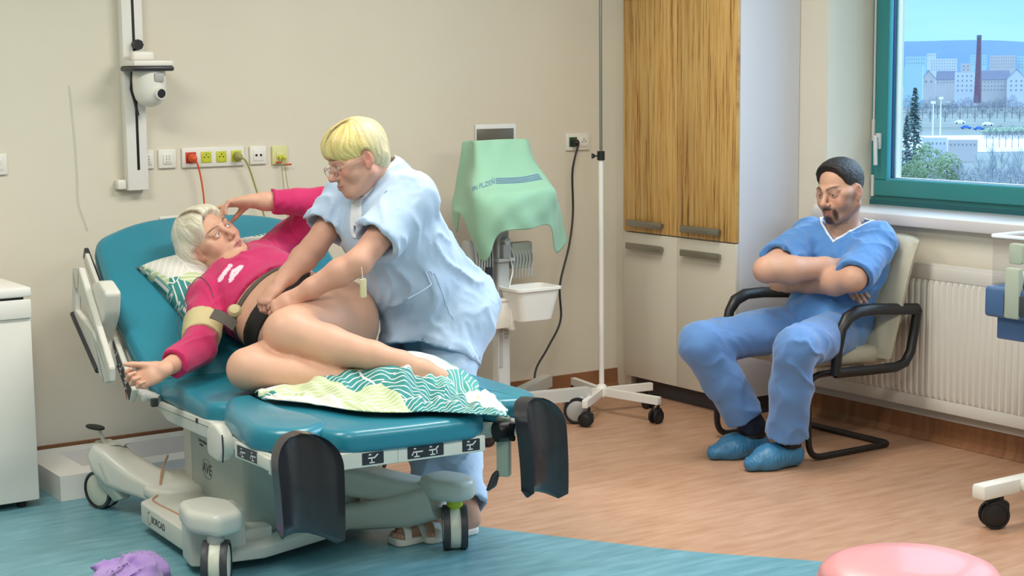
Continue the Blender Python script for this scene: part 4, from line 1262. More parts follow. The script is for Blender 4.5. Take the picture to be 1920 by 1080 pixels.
G().tube(spline([(-0.33, 0.45, 0.182), (-0.40, 0.30, 0.165), (-0.455, 0.16, 0.120), (-0.50, 0.085, 0.1125), (-0.485, -0.10, 0.1125), (-0.462, -0.30, 0.1125)], 8), 0.004, 6).build('copper_trim', 'copper_line', BED)
G().box((-0.462, -0.27, 0.1125), (0.012, 0.05, 0.004), None, 0.001).build('copper_tab', 'copper_line', BED)
G().prism(rounded([(-0.25, 0.10), (-0.45, 0.10), (-0.50, 0.20), (-0.46, 0.38), (-0.40, 0.48), (-0.25, 0.40)], 0.05), 0.09, 0.135, bev=0.015).build('rear_arm', 'bed_white', BED)
# wheels: rear-left
def swept(name, pts, m='bed_white', seg=28, parent=BED):
    """rounded body through (centre, half width, half height) sections"""
    P_ = [Vector(p[0]) for p in pts]
    g = G()
    rings = []
    for i, (p, hw, hh) in enumerate(pts):
        t = (P_[min(i + 1, len(P_) - 1)] - P_[max(i - 1, 0)]).normalized()
        s_ = t.cross(Vector((0, 0, 1))).normalized() if abs(t.z) < 0.95 else Vector((1, 0, 0))
        u_ = s_.cross(t).normalized()
        row = []
        for k in range(seg):
            a = 2 * PI * k / seg
            ca, sa = math.cos(a), math.sin(a)
            q = (abs(ca) ** 7 + abs(sa) ** 7) ** (-1 / 7)
            row.append(g.bm.verts.new(Vector(p) + s_ * ca * q * hw + u_ * sa * q * hh))
        rings.append(row)
    for a, b in zip(rings, rings[1:]):
        for k in range(seg):
            g.bm.faces.new((a[k], a[(k + 1) % seg], b[(k + 1) % seg], b[k]))
    g.bm.faces.new(rings[0][::-1]); g.bm.faces.new(rings[-1])
    return g.build(name, m, parent, angle=50)
swept('wheel_hood', [((-0.60, 0.50, 0.245), 0.045, 0.012), ((-0.58, 0.49, 0.235), 0.07, 0.03), ((-0.555, 0.46, 0.20), 0.075, 0.055), ((-0.52, 0.42, 0.155), 0.075, 0.06), ((-0.46, 0.35, 0.125), 0.08, 0.045), ((-0.40, 0.25, 0.105), 0.09, 0.03)])
swept('wheel_hood', [((-0.545, 0.46, 0.245), 0.07, 0.018), ((-0.540, 0.445, 0.19), 0.075, 0.05), ((-0.535, 0.42, 0.12), 0.06, 0.05), ((-0.53, 0.395, 0.05), 0.02, 0.03)])
def big_wheel(x, y, r, w, yaw, hub='wheel_cream', hoodless=False):
    d = Vector((math.cos(yaw), math.sin(yaw), 0)); ax = Vector((-d.y, d.x, 0))
    M = frame(ax, d, (x, y, r + 0.0015))
    t = G()
    for s_ in (-1, 1):
        c0 = s_ * w * 0.36
        t.lathe([(r * 0.86, c0 - w * 0.14), (r * 0.985, c0 - w * 0.14), (r, c0 - w * 0.09), (r, c0 + w * 0.09), (r * 0.985, c0 + w * 0.14), (r * 0.86, c0 + w * 0.14)], M, 36, cap=False)
    wh = t.build('castor', 'dark_grey', BED)
    h = G().lathe([(r * 0.15, -w * 0.52), (r * 0.78, -w * 0.47), (r * 0.87, -w * 0.40), (r * 0.87, w * 0.40), (r * 0.78, w * 0.47), (r * 0.15, w * 0.52)], M, 36)
    h.build('wheel_disc', hub, wh)
    b = G().lathe([(r * 0.2, -w * 0.26), (r * 0.93, -w * 0.24), (r * 0.96, -w * 0.18), (r * 0.96, w * 0.18), (r * 0.93, w * 0.24), (r * 0.2, w * 0.26)], M, 36)
    b.build('wheel_bridge', 'wheel_cream', wh)
    return wh
big_wheel(-0.570, 0.505, 0.072, 0.06, math.radians(115))
# pedal
g = G().tube([(-0.56, 0.46, 0.24), (-0.585, 0.475, 0.315)], 0.007, 8); pdl = g.build('brake_pedal', 'bed_white', BED)
g = G().prism([(0.034 * math.cos(2 * PI * k / 16), 0.05 * math.sin(2 * PI * k / 16)) for k in range(16)], 0, 0.008, Matrix.Translation((-0.595, 0.478, 0.314)) @ Matrix.Rotation(0.15, 4, 'Y'), bev=0.003)
g.build('pedal_pad', 'black_rubber', pdl)
# front-left wheel and cover
g = G().prism(rounded([(-0.575, -0.44), (-0.595, -0.60), (-0.53, -0.71), (-0.43, -0.68), (-0.41, -0.52), (-0.47, -0.42)], 0.035), 0.170, 0.245, bev=0.025, n=4)
g.build('wheel_cover', 'bed_white', BED)
G().prism(rounded([(-0.54, -0.36), (-0.555, -0.50), (-0.46, -0.54), (-0.36, -0.50), (-0.36, -0.36)], 0.02), 0.03, 0.20, bev=0.006).build('cover_bracket', 'bed_white', BED)
big_wheel(-0.520, -0.655, 0.076, 0.082, math.radians(64))
G().cyl((-0.520, -0.655, 0.13), (-0.520, -0.655, 0.175), 0.028).build('castor_stem', 'grey_plastic', BED)
# front beam and right arm
swept('front_beam', [((-0.46, -0.52, 0.06), 0.035, 0.02), ((-0.33, -0.50, 0.055), 0.05, 0.022), ((-0.10, -0.42, 0.065), 0.06, 0.026), ((0.04, -0.34, 0.075), 0.07, 0.03), ((0.10, -0.30, 0.08), 0.07, 0.03)])
swept('front_arm', [((-0.02, -0.30, 0.08), 0.08, 0.035), ((0.12, -0.38, 0.09), 0.085, 0.045), ((0.24, -0.50, 0.12), 0.075, 0.06), ((0.30, -0.60, 0.16), 0.06, 0.06)])
swept('front_arm', [((0.02, -0.26, 0.22), 0.05, 0.03), ((0.10, -0.33, 0.20), 0.07, 0.05), ((0.22, -0.46, 0.18), 0.06, 0.045), ((0.30, -0.58, 0.185), 0.05, 0.03)])
g = G().prism(rounded([(0.24, -0.55), (0.235, -0.66), (0.30, -0.74), (0.385, -0.72), (0.40, -0.62), (0.35, -0.53)], 0.035), 0.175, 0.250, bev=0.025, n=4)
g.build('wheel_cover', 'bed_white', BED)
big_wheel(0.325, -0.665, 0.076, 0.082, math.radians(66))
G().cyl((0.325, -0.665, 0.13), (0.325, -0.665, 0.18), 0.028).build('castor_stem', 'lime', BED, 'lime green castor stem')
swept('front_arm', [((0.10, -0.2, 0.09), 0.07, 0.035), ((0.30, 0.1, 0.09), 0.06, 0.03), ((0.48, 0.40, 0.12), 0.05, 0.03), ((0.52, 0.46, 0.16), 0.045, 0.02)])
big_wheel(0.52, 0.46, 0.072, 0.06, math.radians(100))

# ------------------------------------------------------------------ organic modelling: distance fields meshed with surface nets
_rs = np.random.RandomState(5)
_TAB = _rs.rand(32, 32, 32).astype(np.float32)
def vnoise(X, Y, Z):
    xi = np.floor(X).astype(np.int32); yi = np.floor(Y).astype(np.int32); zi = np.floor(Z).astype(np.int32)
    fx = X - xi; fy = Y - yi; fz = Z - zi
    fx = fx * fx * (3 - 2 * fx); fy = fy * fy * (3 - 2 * fy); fz = fz * fz * (3 - 2 * fz)
    def t(a, b, c): return _TAB[(xi + a) & 31, (yi + b) & 31, (zi + c) & 31]
    x00 = t(0, 0, 0) * (1 - fx) + t(1, 0, 0) * fx; x10 = t(0, 1, 0) * (1 - fx) + t(1, 1, 0) * fx
    x01 = t(0, 0, 1) * (1 - fx) + t(1, 0, 1) * fx; x11 = t(0, 1, 1) * (1 - fx) + t(1, 1, 1) * fx
    return (x00 * (1 - fy) + x10 * fy) * (1 - fz) + (x01 * (1 - fy) + x11 * fy) * fz

V3 = lambda p: np.array(p, dtype=np.float64)
def nrm(v):
    v = V3(v); return v / np.linalg.norm(v)
def basis(fwd, up):
    """columns: right(x), forward(y), up(z)"""
    f = nrm(fwd); u = V3(up); u = u - f * (u @ f); u = nrm(u)
    r = np.cross(f, u)
    return np.stack([r, f, u], axis=1)

class SDF:
    def __init__(s):
        s.ops = []
    def _add(s, fn, lo, hi, k, mode):
        s.ops.append((fn, V3(lo), V3(hi), k, mode)); return s
    def cone(s, a, b, ra, rb, k=0.02, mode='u', flat='', ell=None):
        a = V3(a); b = V3(b); ab = b - a; L = np.linalg.norm(ab); L2 = L * L + 1e-12
        def fn(X, Y, Z):
            px, py, pz = X - a[0], Y - a[1], Z - a[2]
            t = (px * ab[0] + py * ab[1] + pz * ab[2]) / L2
            tc = np.clip(t, 0, 1)
            qx, qy, qz = px - ab[0] * tc, py - ab[1] * tc, pz - ab[2] * tc
            r = ra + (rb - ra) * tc
            if flat:
                tf = np.clip(t, -9 if 'a' in flat else 0, 9 if 'b' in flat else 1)
                qx, qy, qz = px - ab[0] * tf, py - ab[1] * tf, pz - ab[2] * tf
            m = 1.0
            if ell is not None:
                n, ra_ = ell
                n = nrm(n)
                dn = (qx * n[0] + qy * n[1] + qz * n[2]) * (1 / ra_ - 1)
                qx, qy, qz = qx + n[0] * dn, qy + n[1] * dn, qz + n[2] * dn
                m = min(1.0, ra_)
            d = (np.sqrt(qx * qx + qy * qy + qz * qz) - r) * m
            if 'b' in flat: d = np.maximum(d, (t - 1) * L)
            if 'a' in flat: d = np.maximum(d, -t * L)
            return d
        R = max(ra, rb) * (max(1.0, ell[1]) if ell else 1.0)
        return s._add(fn, np.minimum(a, b) - R, np.maximum(a, b) + R, k, mode)
    def chain(s, pts, rs, k=0.02, mode='u', ell=None, flat=''):
        for i in range(len(pts) - 1):
            f = ('a' if ('a' in flat and i == 0) else '') + ('b' if ('b' in flat and i == len(pts) - 2) else '')
            s.cone(pts[i], pts[i + 1], rs[i], rs[i + 1], k, mode, f, ell)
        return s
    def ell(s, c, r, R=None, k=0.02, mode='u'):
        c = V3(c); r = V3(r if hasattr(r, '__len__') else (r, r, r)); R = np.eye(3) if R is None else R
        mr = r.min()
        def fn(X, Y, Z):
            px, py, pz = X - c[0], Y - c[1], Z - c[2]
            lx = px * R[0, 0] + py * R[1, 0] + pz * R[2, 0]
            ly = px * R[0, 1] + py * R[1, 1] + pz * R[2, 1]
            lz = px * R[0, 2] + py * R[1, 2] + pz * R[2, 2]
            k0 = np.sqrt((lx / r[0]) ** 2 + (ly / r[1]) ** 2 + (lz / r[2]) ** 2)
            k1 = np.sqrt((lx / r[0] ** 2) ** 2 + (ly / r[1] ** 2) ** 2 + (lz / r[2] ** 2) ** 2) + 1e-9
            return k0 * (k0 - 1.0) / k1
        m = r.max()
        return s._add(fn, c - m, c + m, k, mode)
    def box(s, c, h, R=None, rnd=0.01, k=0.01, mode='u'):
        c = V3(c); h = V3(h) - rnd; R = np.eye(3) if R is None else R
        def fn(X, Y, Z):
            px, py, pz = X - c[0], Y - c[1], Z - c[2]
            qx = np.abs(px * R[0, 0] + py * R[1, 0] + pz * R[2, 0]) - h[0]
            qy = np.abs(px * R[0, 1] + py * R[1, 1] + pz * R[2, 1]) - h[1]
            qz = np.abs(px * R[0, 2] + py * R[1, 2] + pz * R[2, 2]) - h[2]
            o = np.sqrt(np.maximum(qx, 0) ** 2 + np.maximum(qy, 0) ** 2 + np.maximum(qz, 0) ** 2)
            return o + np.minimum(np.maximum(qx, np.maximum(qy, qz)), 0) - rnd
        m = np.linalg.norm(h) + rnd
        return s._add(fn, c - m, c + m, k, mode)
    def plane(s, p, n, c, R):
        """keep only the side n points away from, inside the ball (c, R)"""
        p = V3(p); n = nrm(n); c = V3(c)
        def fn(X, Y, Z):
            ins = ((X - c[0]) ** 2 + (Y - c[1]) ** 2 + (Z - c[2]) ** 2) < R * R
            return np.where(ins, (X - p[0]) * n[0] + (Y - p[1]) * n[1] + (Z - p[2]) * n[2], -9.0)
        return s._add(fn, c - R, c + R, 0.004, 'i')
    def disp(s, fn, lo=(-99,) * 3, hi=(99,) * 3):
        return s._add(fn, lo, hi, 0, 'd')
    def eval(s, X, Y, Z, lo, hi):
        D = np.full(X.shape, 1.0, np.float32)
        for fn, a, b, k, mode in s.ops:
            m = k + 0.012
            if (b + m < lo).any() or (a - m > hi).any(): continue
            if mode == 'd':
                msk = np.abs(D) < 0.03
                if msk.any():
                    D[msk] += fn(X[msk], Y[msk], Z[msk]).astype(np.float32)
                continue
            d = fn(X, Y, Z).astype(np.float32)
            if mode == 'u':
                h = np.clip(0.5 + 0.5 * (D - d) / k, 0, 1)
                D = D * (1 - h) + d * h - k * h * (1 - h)
            elif mode == 's':
                d = -d
                h = np.clip(0.5 - 0.5 * (D - d) / k, 0, 1)
                D = D * (1 - h) + d * h + k * h * (1 - h)
            else:
                D = np.maximum(D, d)
        return D
    def bounds(s):
        us = [o for o in s.ops if o[4] == 'u']
        return np.min([o[1] for o in us], 0) - 0.03, np.max([o[2] for o in us], 0) + 0.03
    def mesh(s, h, bs=28, smooth=0):
        lo, hi = s.bounds()
        n = np.ceil((hi - lo) / h).astype(int) + 2
        nb = np.ceil(n / bs).astype(int)
        ids_all, pos_all, quads = [], [], []
        us = [o for o in s.ops if o[4] == 'u']
        ulo = np.array([o[1] for o in us]) - 0.03; uhi = np.array([o[2] for o in us]) + 0.03
        S1 = int(n[2] + bs + 4); S2 = int(n[1] + bs + 4) * S1
        def cid(i, j, k): return i.astype(np.int64) * S2 + j * S1 + k
        for bi in range(nb[0]):
            for bj in range(nb[1]):
                for bk in range(nb[2]):
                    o = np.array([bi, bj, bk]) * bs
                    blo = lo + (o - 1) * h; bhi = lo + (o + bs + 1) * h
                    if not ((ulo < bhi) & (uhi > blo)).all(1).any(): continue
                    ax = [lo[d] + (o[d] + np.arange(bs + 1)) * h for d in range(3)]
                    X, Y, Z = np.meshgrid(*ax, indexing='ij')
                    D = s.eval(X.astype(np.float32), Y.astype(np.float32), Z.astype(np.float32), blo, bhi)
                    I = D < 0
                    if I.all() or not I.any(): continue
                    c = I[:-1, :-1, :-1].astype(np.int8)
                    tot = sum(I[a:bs + a, b:bs + b, e_:bs + e_].astype(np.int8) for a in (0, 1) for b in (0, 1) for e_ in (0, 1))
                    ci, cj, ck = np.nonzero((tot > 0) & (tot < 8))
                    sm = np.zeros((len(ci), 3)); cnt = np.zeros(len(ci))
                    for d in range(3):
                        for a in (0, 1):
                            for b in (0, 1):
                                off0 = [0, 0, 0]; q = [x for x in range(3) if x != d]
                                off0[q[0]] = a; off0[q[1]] = b
                                off1 = list(off0); off1[d] = 1
                                d0 = D[ci + off0[0], cj + off0[1], ck + off0[2]]; d1 = D[ci + off1[0], cj + off1[1], ck + off1[2]]
                                m = (d0 < 0) != (d1 < 0)
                                t = np.where(m, d0 / np.where(m, d0 - d1, 1), 0)
                                for e_ in range(3):
                                    sm[:, e_] += np.where(m, off0[e_] + (t if e_ == d else 0), 0)
                                cnt += m
                    p = np.stack([ci, cj, ck], 1) + sm / cnt[:, None]
                    pos_all.append(lo + (p + o) * h)
                    ids_all.append(cid(ci + o[0], cj + o[1], ck + o[2]))
                    for d in range(3):
                        sl0 = [slice(0, bs)] * 3; sl1 = list(sl0); sl1[d] = slice(1, bs + 1)
                        A = I[tuple(sl0)]; B = I[tuple(sl1)]
                        ei, ej, ek = np.nonzero(A != B)
                        s_in = A[ei, ej, ek]
                        g_ = np.stack([ei + o[0], ej + o[1], ek + o[2]], 1)
                        q = [(d + 1) % 3, (d + 2) % 3]
                        cs = []
                        for (a, b) in ((0, 0), (-1, 0), (-1, -1), (0, -1)):
                            w = g_.copy(); w[:, q[0]] += a; w[:, q[1]] += b
                            cs.append(cid(w[:, 0], w[:, 1], w[:, 2]))
                        Q = np.stack(cs, 1)
                        Q[~s_in] = Q[~s_in][:, ::-1]
                        quads.append(Q)
        ids = np.concatenate(ids_all); pos = np.concatenate(pos_all); Q = np.concatenate(quads)
        ids, ix = np.unique(ids, return_index=True); pos = pos[ix]
        F = np.searchsorted(ids, Q)
        F = np.clip(F, 0, len(ids) - 1)
        ok = (ids[F] == Q).all(1)
        F = F[ok]
        for _ in range(smooth):
            acc = np.zeros_like(pos); cn = np.zeros(len(pos))
            for a in range(4):
                i0, i1 = F[:, a], F[:, (a + 1) % 4]
                for e_ in range(3):
                    acc[:, e_] += np.bincount(i0, pos[i1, e_], len(pos)) + np.bincount(i1, pos[i0, e_], len(pos))
                cn += np.bincount(i0, minlength=len(pos)) + np.bincount(i1, minlength=len(pos))
            pos = pos * 0.5 + 0.5 * acc / np.maximum(cn, 1)[:, None]
        return pos, F

def np_mesh(name, pos, F, m, parent=None, label=None, col=None, world=True):
    used = np.zeros(len(pos), bool); used[F.ravel()] = True
    mp = np.cumsum(used) - 1
    pos = pos[used]; F = mp[F]
    if col is not None: col = col[used]
    me = bpy.data.meshes.new(name)
    me.vertices.add(len(pos)); me.vertices.foreach_set('co', pos.astype(np.float32).ravel())
    me.loops.add(len(F) * 4); me.loops.foreach_set('vertex_index', F.astype(np.int32).ravel())
    me.polygons.add(len(F)); me.polygons.foreach_set('loop_start', (np.arange(len(F)) * 4).astype(np.int32))
    me.update(calc_edges=True)
    me.polygons.foreach_set('use_smooth', [True] * len(F))
    if col is not None:
        ca = me.color_attributes.new('Col', 'FLOAT_COLOR', 'POINT')
        ca.data.foreach_set('color', np.concatenate([col, np.ones((len(col), 1))], 1).astype(np.float32).ravel())
    return link_mesh(name, me, m, parent, label, world)

def merge(parts, fine):
    """coarse mesh + fine meshes (pos, F), fine = list of (centre, radius, h)"""
    pos, F = parts[0]
    cen = pos[F].mean(1)
    keep = np.ones(len(F), bool)
    for (c, R, h) in fine:
        keep &= np.linalg.norm(cen - V3(c), axis=1) > R - 0.004
    P_, Fs = [pos], [F[keep]]
    n = len(pos)
    for (p, f), (c, R, h) in zip(parts[1:], fine):
        ce = p[f].mean(1)
        f = f[np.linalg.norm(ce - V3(c), axis=1) < R + 0.003]
        P_.append(p); Fs.append(f + n); n += len(p)
    return np.concatenate(P_), np.concatenate(Fs)

class SubSDF(SDF):
    """the same field restricted to a ball, for finer meshing"""
    def __init__(s, S, c, R):
        c = V3(c)
        s.ops = [o for o in S.ops if not ((o[2] < c - R - 0.03).any() or (o[1] > c + R + 0.03).any())]
        s.c, s.R = c, R
    def bounds(s):
        return s.c - s.R - 0.02, s.c + s.R + 0.02

def folds(amp, f1, d1, seed=0.0, base=0.30, along=4.0, across=15.0):
    """creases running along d1: noise stretched along it, sharpened into ridges"""
    d1 = nrm(d1); e1 = nrm(np.cross(d1, (0.31, 0.55, 0.77))); e2 = np.cross(d1, e1)
    def fn(X, Y, Z):
        w = vnoise(X * 7 + seed, Y * 7, Z * 7 + 3); w2 = vnoise(X * 7, Y * 7 + seed + 9, Z * 7)
        a = X * d1[0] + Y * d1[1] + Z * d1[2]; b = X * e1[0] + Y * e1[1] + Z * e1[2]; c = X * e2[0] + Y * e2[1] + Z * e2[2]
        n = vnoise(a * along + seed + w2 * 1.5, b * across + w * 2.2, c * across + w2 * 2.2)
        r = 1 - np.abs(2 * n - 1)
        n3 = vnoise(a * along * 2.5 + 5, b * across * 2.3 + w * 2 + seed, c * across * 2.3)
        r2 = 1 - np.abs(2 * n3 - 1)
        return amp * (base - r ** 3) * (0.25 + 1.1 * w) + amp * 0.35 * (0.3 - r2 ** 2) * w2
    return fn

# ------------------------------------------------------------------ head and hands
def head_sdf(S, c, R, sc=1.0, jaw=1.0, nose=1.0, cheek=0.0, mouth=0.0, lid=0.0032):
    """face looks along local y, up is local z; c = point between the eyes' level and skull middle"""
    R = V3(R); c = V3(c)
    w = lambda x, y, z: c + R @ (V3((x, y, z)) * sc)
    E = lambda p, r, k=0.02, mode='u', Rl=None: S.ell(w(*p), V3(r) * sc, R if Rl is None else R @ Rl, k * sc, mode)
    Cn = lambda a, b, ra, rb, k=0.015, mode='u': S.cone(w(*a), w(*b), ra * sc, rb * sc, k * sc, mode)
    E((0, -0.018, 0.032), (0.075, 0.094, 0.086), 0.02)
    E((0, 0.018, -0.028), (0.060 + 0.004 * cheek, 0.064, 0.074), 0.03)
    for s in (-1, 1):
        Cn((s * 0.054 * jaw, -0.010, -0.055), (s * 0.018, 0.060, -0.098), 0.020, 0.018, 0.03)
        E((s * 0.040, 0.048, -0.035), (0.026 + 0.004 * cheek, 0.026, 0.026), 0.025)
        Cn((s * 0.012, 0.083, 0.0185), (s * 0.046, 0.067, 0.018), 0.0105, 0.0095, 0.015)
        E((s * 0.062, 0.03, -0.004), (0.014, 0.03, 0.016), 0.02)
    E((0, 0.066, -0.098), (0.020, 0.017, 0.017), 0.02)
    E((0, 0.074, -0.064), (0.030, 0.020, 0.024), 0.02)
    for s in (-1, 1):
        E((s * 0.0315, 0.099, -0.001), (0.018, 0.020, 0.012), 0.014, 's')
    Cn((0, 0.080, 0.010), (0, 0.1035 + 0.004 * nose, -0.030), 0.0075, 0.0105 * nose, 0.012)
    Cn((0, 0.1035 + 0.004 * nose, -0.032), (0, 0.093, -0.042), 0.0105 * nose, 0.006, 0.006)
    for s in (-1, 1):
        E((s * 0.0125 * nose, 0.094, -0.037), (0.0078, 0.010, 0.0075), 0.006)
        E((s * 0.0065, 0.098, -0.0455), (0.003, 0.005, 0.003), 0.003, 's')
    for s in (-1, 1):
        E((s * 0.0315, 0.0705, 0.000), (0.0160, 0.0150, 0.0130), 0.005)
        E((s * 0.0315, 0.088, -0.0015), (0.0122, 0.014, lid), 0.002, 's')
        Cn((s * 0.019, 0.083, 0.0070), (s * 0.044, 0.076, 0.0055), 0.0028, 0.0028, 0.004)
    # lips
    for s in (-1, 1):
        Cn((0, 0.0955, -0.0635), (s * 0.022, 0.084, -0.067), 0.0052, 0.0030, 0.004)
        Cn((0, 0.0945, -0.0745), (s * 0.019, 0.084, -0.071), 0.0062, 0.0030, 0.004)
        Cn((0, 0.1010, -0.0685), (s * 0.023, 0.088, -0.0687), 0.0018 + mouth, 0.0012, 0.002, 's')
    # ears
    for s in (-1, 1):
        a = 0.25
        Rl = np.array([[math.cos(a), -s * math.sin(a), 0], [s * math.sin(a), math.cos(a), 0], [0, 0, 1.0]])
        E((s * 0.079, -0.014, -0.008), (0.0075, 0.019, 0.031), 0.008, 'u', Rl)
        E((s * 0.086, -0.010, -0.002), (0.006, 0.010, 0.018), 0.005, 's', Rl)
        E((s * 0.077, -0.006, -0.034), (0.006, 0.009, 0.010), 0.006)
    return w

def sstep(a, b, x):
    t = np.clip((x - a) / (b - a), 0, 1); return t * t * (3 - 2 * t)

def face_color(pos, c, R, sc, skin, lips, brow, stubble=None, blush=None, brow_w=1.0):
    L = (pos - V3(c)) @ V3(R) / sc
    x, y, z = np.abs(L[:, 0]), L[:, 1], L[:, 2]
    col = np.tile(V3(skin), (len(pos), 1))
    def mixc(m, cc):
        nonlocal col
        m = m[:, None]; col = col * (1 - m) + V3(cc) * m
    near = (np.linalg.norm(L, axis=1) < 0.17)
    if blush is not None:
        m = np.exp(-(((x - 0.042) / 0.02) ** 2 + ((z + 0.032) / 0.018) ** 2 + ((y - 0.065) / 0.035) ** 2)) * 0.5
        m += np.exp(-((x / 0.013) ** 2 + ((z + 0.033) / 0.014) ** 2 + ((y - 0.108) / 0.02) ** 2)) * 0.35
        m += np.exp(-(((x - 0.085) / 0.015) ** 2 + ((z + 0.01) / 0.035) ** 2 + ((y + 0.01) / 0.03) ** 2)) * 0.6
        mixc(np.clip(m, 0, 0.8) * near, blush)
    if stubble is not None:
        zz = -0.052
        m = sstep(-0.038, -0.060, z) * sstep(0.012, 0.02, y + x * 0.2) * (z > -0.13)
        side = sstep(0.050, 0.066, x) * sstep(0.02, -0.02, z) * sstep(-0.02, 0.0, y)
        m = np.clip(np.maximum(m, side) * 0.75, 0, 1)
        gt = np.maximum(np.exp(-((x / 0.026) ** 4 + ((z + 0.056) / 0.0065) ** 4)), np.exp(-(((x - 0.029) / 0.0065) ** 4 + ((z + 0.078) / 0.026) ** 4)))
        gt = np.maximum(gt, np.exp(-((x / 0.022) ** 4 + ((z + 0.100) / 0.017) ** 4))) * (y > 0.05)
        n = vnoise(L[:, 0] * 400, L[:, 1] * 400, L[:, 2] * 400)
        mixc(np.clip(m * (0.5 + 0.5 * n), 0, 1) * near, stubble[0])
        mixc(np.clip(gt * 1.1, 0, 0.92) * near, stubble[1])
    bz = 0.0205 + 0.006 * np.sin(np.clip((x - 0.012) / 0.040, 0, 1) * 2.4)
    m = np.exp(-(((z - bz) / (0.0042 * brow_w)) ** 4)) * sstep(0.008, 0.014, x) * sstep(0.056, 0.046, x) * (y > 0.04)
    mixc(np.clip(m * 0.85, 0, 0.9), brow)
    m = np.exp(-(((z - 0.0075 + 6 * (x - 0.031) ** 2) / 0.0022) ** 2)) * sstep(0.014, 0.018, x) * sstep(0.050, 0.046, x) * (y > 0.05)
    mixc(np.clip(m * 0.7, 0, 0.8), V3(brow) * 0.5)
    lipm = np.exp(-((x / 0.0235) ** 6 + ((z + 0.0690 - 0.1 * (x * 0)) / (0.0105 - 0.22 * x)) ** 4)) * (y > 0.070)
    mixc(np.clip(lipm * 0.9, 0, 0.9), lips)
    m = np.exp(-((x / 0.02) ** 2 + ((z + 0.0687) / 0.0016) ** 2)) * (y > 0.07)
    mixc(np.clip(m * 0.75, 0, 0.8), V3(lips) * 0.35)
    return col

def eyes(parent, w, R, sc, look, iris, open_=1.0):
    for s in (-1, 1):
        c = w(s * 0.0315, 0.0703, 0.0)
        look_n = nrm(V3(R) @ nrm(look))
        g = G().ball(c, 0.0135 * sc, None, 24, 16)
        eb = g.build('eye', 'eye_white', parent, world=True)
        M = frame(look_n, Vector(V3(R)[:, 0]), c)
        r = 0.01375 * sc
        def cap(r1, nm, m, rr):
            g = G()
            prof = [(rr * math.sin(a), rr * math.cos(a)) for a in [math.asin(r1 / rr) * k / 4 for k in range(4, 0, -1)]] + [(0.0001, rr)]
            g.lathe(prof, M, 20, cap=False)
            return g.build(nm, m, eb, world=True)
        cap(0.0066 * sc, 'iris', iris, r)
        cap(0.0026 * sc, 'pupil', 'pupil_black', r + 0.0002)

def hand_sdf(S, wrist, d, n, side, curl, spread=0.10, sc=1.0, thumb=(0.6, 0.5, 0.3), tcurl=0.4, fist=False):
    """d: towards the fingers, n: the way the palm faces, side = +1/-1 puts the thumb along +-(d x n); curl: per finger list of 3 joint bends"""
    wrist = V3(wrist); d = nrm(d); n = V3(n); n = nrm(n - d * (n @ d)); t = np.cross(d, n) * side
    W = lambda a, b, c: wrist + (d * a + t * b + n * c) * sc
    ell = (n, 0.62)
    S.cone(W(-0.01, 0, 0), W(0.035, 0.0, 0), 0.026 * sc, 0.034 * sc, 0.012, ell=(n, 0.68))
    S.cone(W(0.03, 0.012, 0), W(0.082, 0.022, 0), 0.026 * sc, 0.020 * sc, 0.012, ell=ell)
    S.cone(W(0.03, -0.010, 0), W(0.076, -0.020, 0), 0.026 * sc, 0.019 * sc, 0.012, ell=ell)
    S.cone(W(0.045, 0, -0.002), W(0.082, 0.0, -0.002), 0.024 * sc, 0.019 * sc, 0.010, ell=ell)
    tips = []
    offs = (0.031, 0.010, -0.011, -0.030); lens = (0.070, 0.078, 0.072, 0.056); base = (0.084, 0.088, 0.084, 0.076)
    for i in range(4):
        p = W(base[i], offs[i], -0.001)
        sp_ = (1.5 - i) * spread
        fd = nrm(d * math.cos(sp_) + t * math.sin(sp_))
        ang = 0
        rad = (0.0098, 0.0088, 0.0080, 0.0068)
        if i == 3: rad = tuple(r * 0.88 for r in rad)
        seg = (0.45, 0.30, 0.25)
        for j in range(3):
            ang += curl[i][j]
            v = fd * math.cos(ang) + n * math.sin(ang)
            q = p + v * lens[i] * seg[j] * sc
            S.cone(p, q, rad[j] * sc, rad[j + 1] * sc, 0.0035)
            p = q
        tips.append((p, v))
    p = W(0.018, 0.022, 0.006)
    a, b, c_ = thumb
    v0 = nrm(d * a + t * b + n * c_)
    q = p + v0 * 0.042 * sc
    S.cone(p, q, 0.0165 * sc, 0.0118 * sc, 0.010)
    v1 = nrm(v0 + d * 0.35 * tcurl + n * 0.6 * tcurl - t * 0.3 * tcurl)
    q2 = q + v1 * 0.032 * sc
    S.cone(q, q2, 0.0112 * sc, 0.0100 * sc, 0.005)
    v2 = nrm(v1 + d * 0.3 * tcurl + n * 0.5 * tcurl - t * 0.4 * tcurl)
    q3 = q2 + v2 * 0.025 * sc
    S.cone(q2, q3, 0.0100 * sc, 0.0078 * sc, 0.004)
    tips.append((q3, v2))
    return tips

mat('skin', 'd9a288', 0.5, vcol=True, noise=0.05, nscale=25, bump=0.06, bscale=350, spec=0.4)
mat('eye_white', 'e6e0da', 0.15, coat=0.5)
mat('iris_brown', '3a2416', 0.2, coat=0.5)
mat('iris_blue', '4a6a86', 0.2, coat=0.5)
mat('pupil_black', '060606', 0.1, coat=0.5)
mat('hair_dark', '241d1b', 0.55, vcol=True, bump=0.5, bscale=500, noise=0.3, nscale=200)
mat('hair_blond', 'ffffff', 0.4, vcol=True, noise=0.10, nscale=120, bump=0.15, bscale=200, stretch=(1, 1, 1))
mat('scrub_blue', '4f86c6', 0.75, noise=0.08, nscale=5, bump=0.25, bscale=90, sheen=0.3)
mat('scrub_pants', '5a86c0', 0.75, noise=0.07, nscale=5, bump=0.25, bscale=90, sheen=0.3)
mat('tunic_blue', 'b4cbe6', 0.8, noise=0.05, nscale=6, bump=0.18, bscale=110, sheen=0.3)
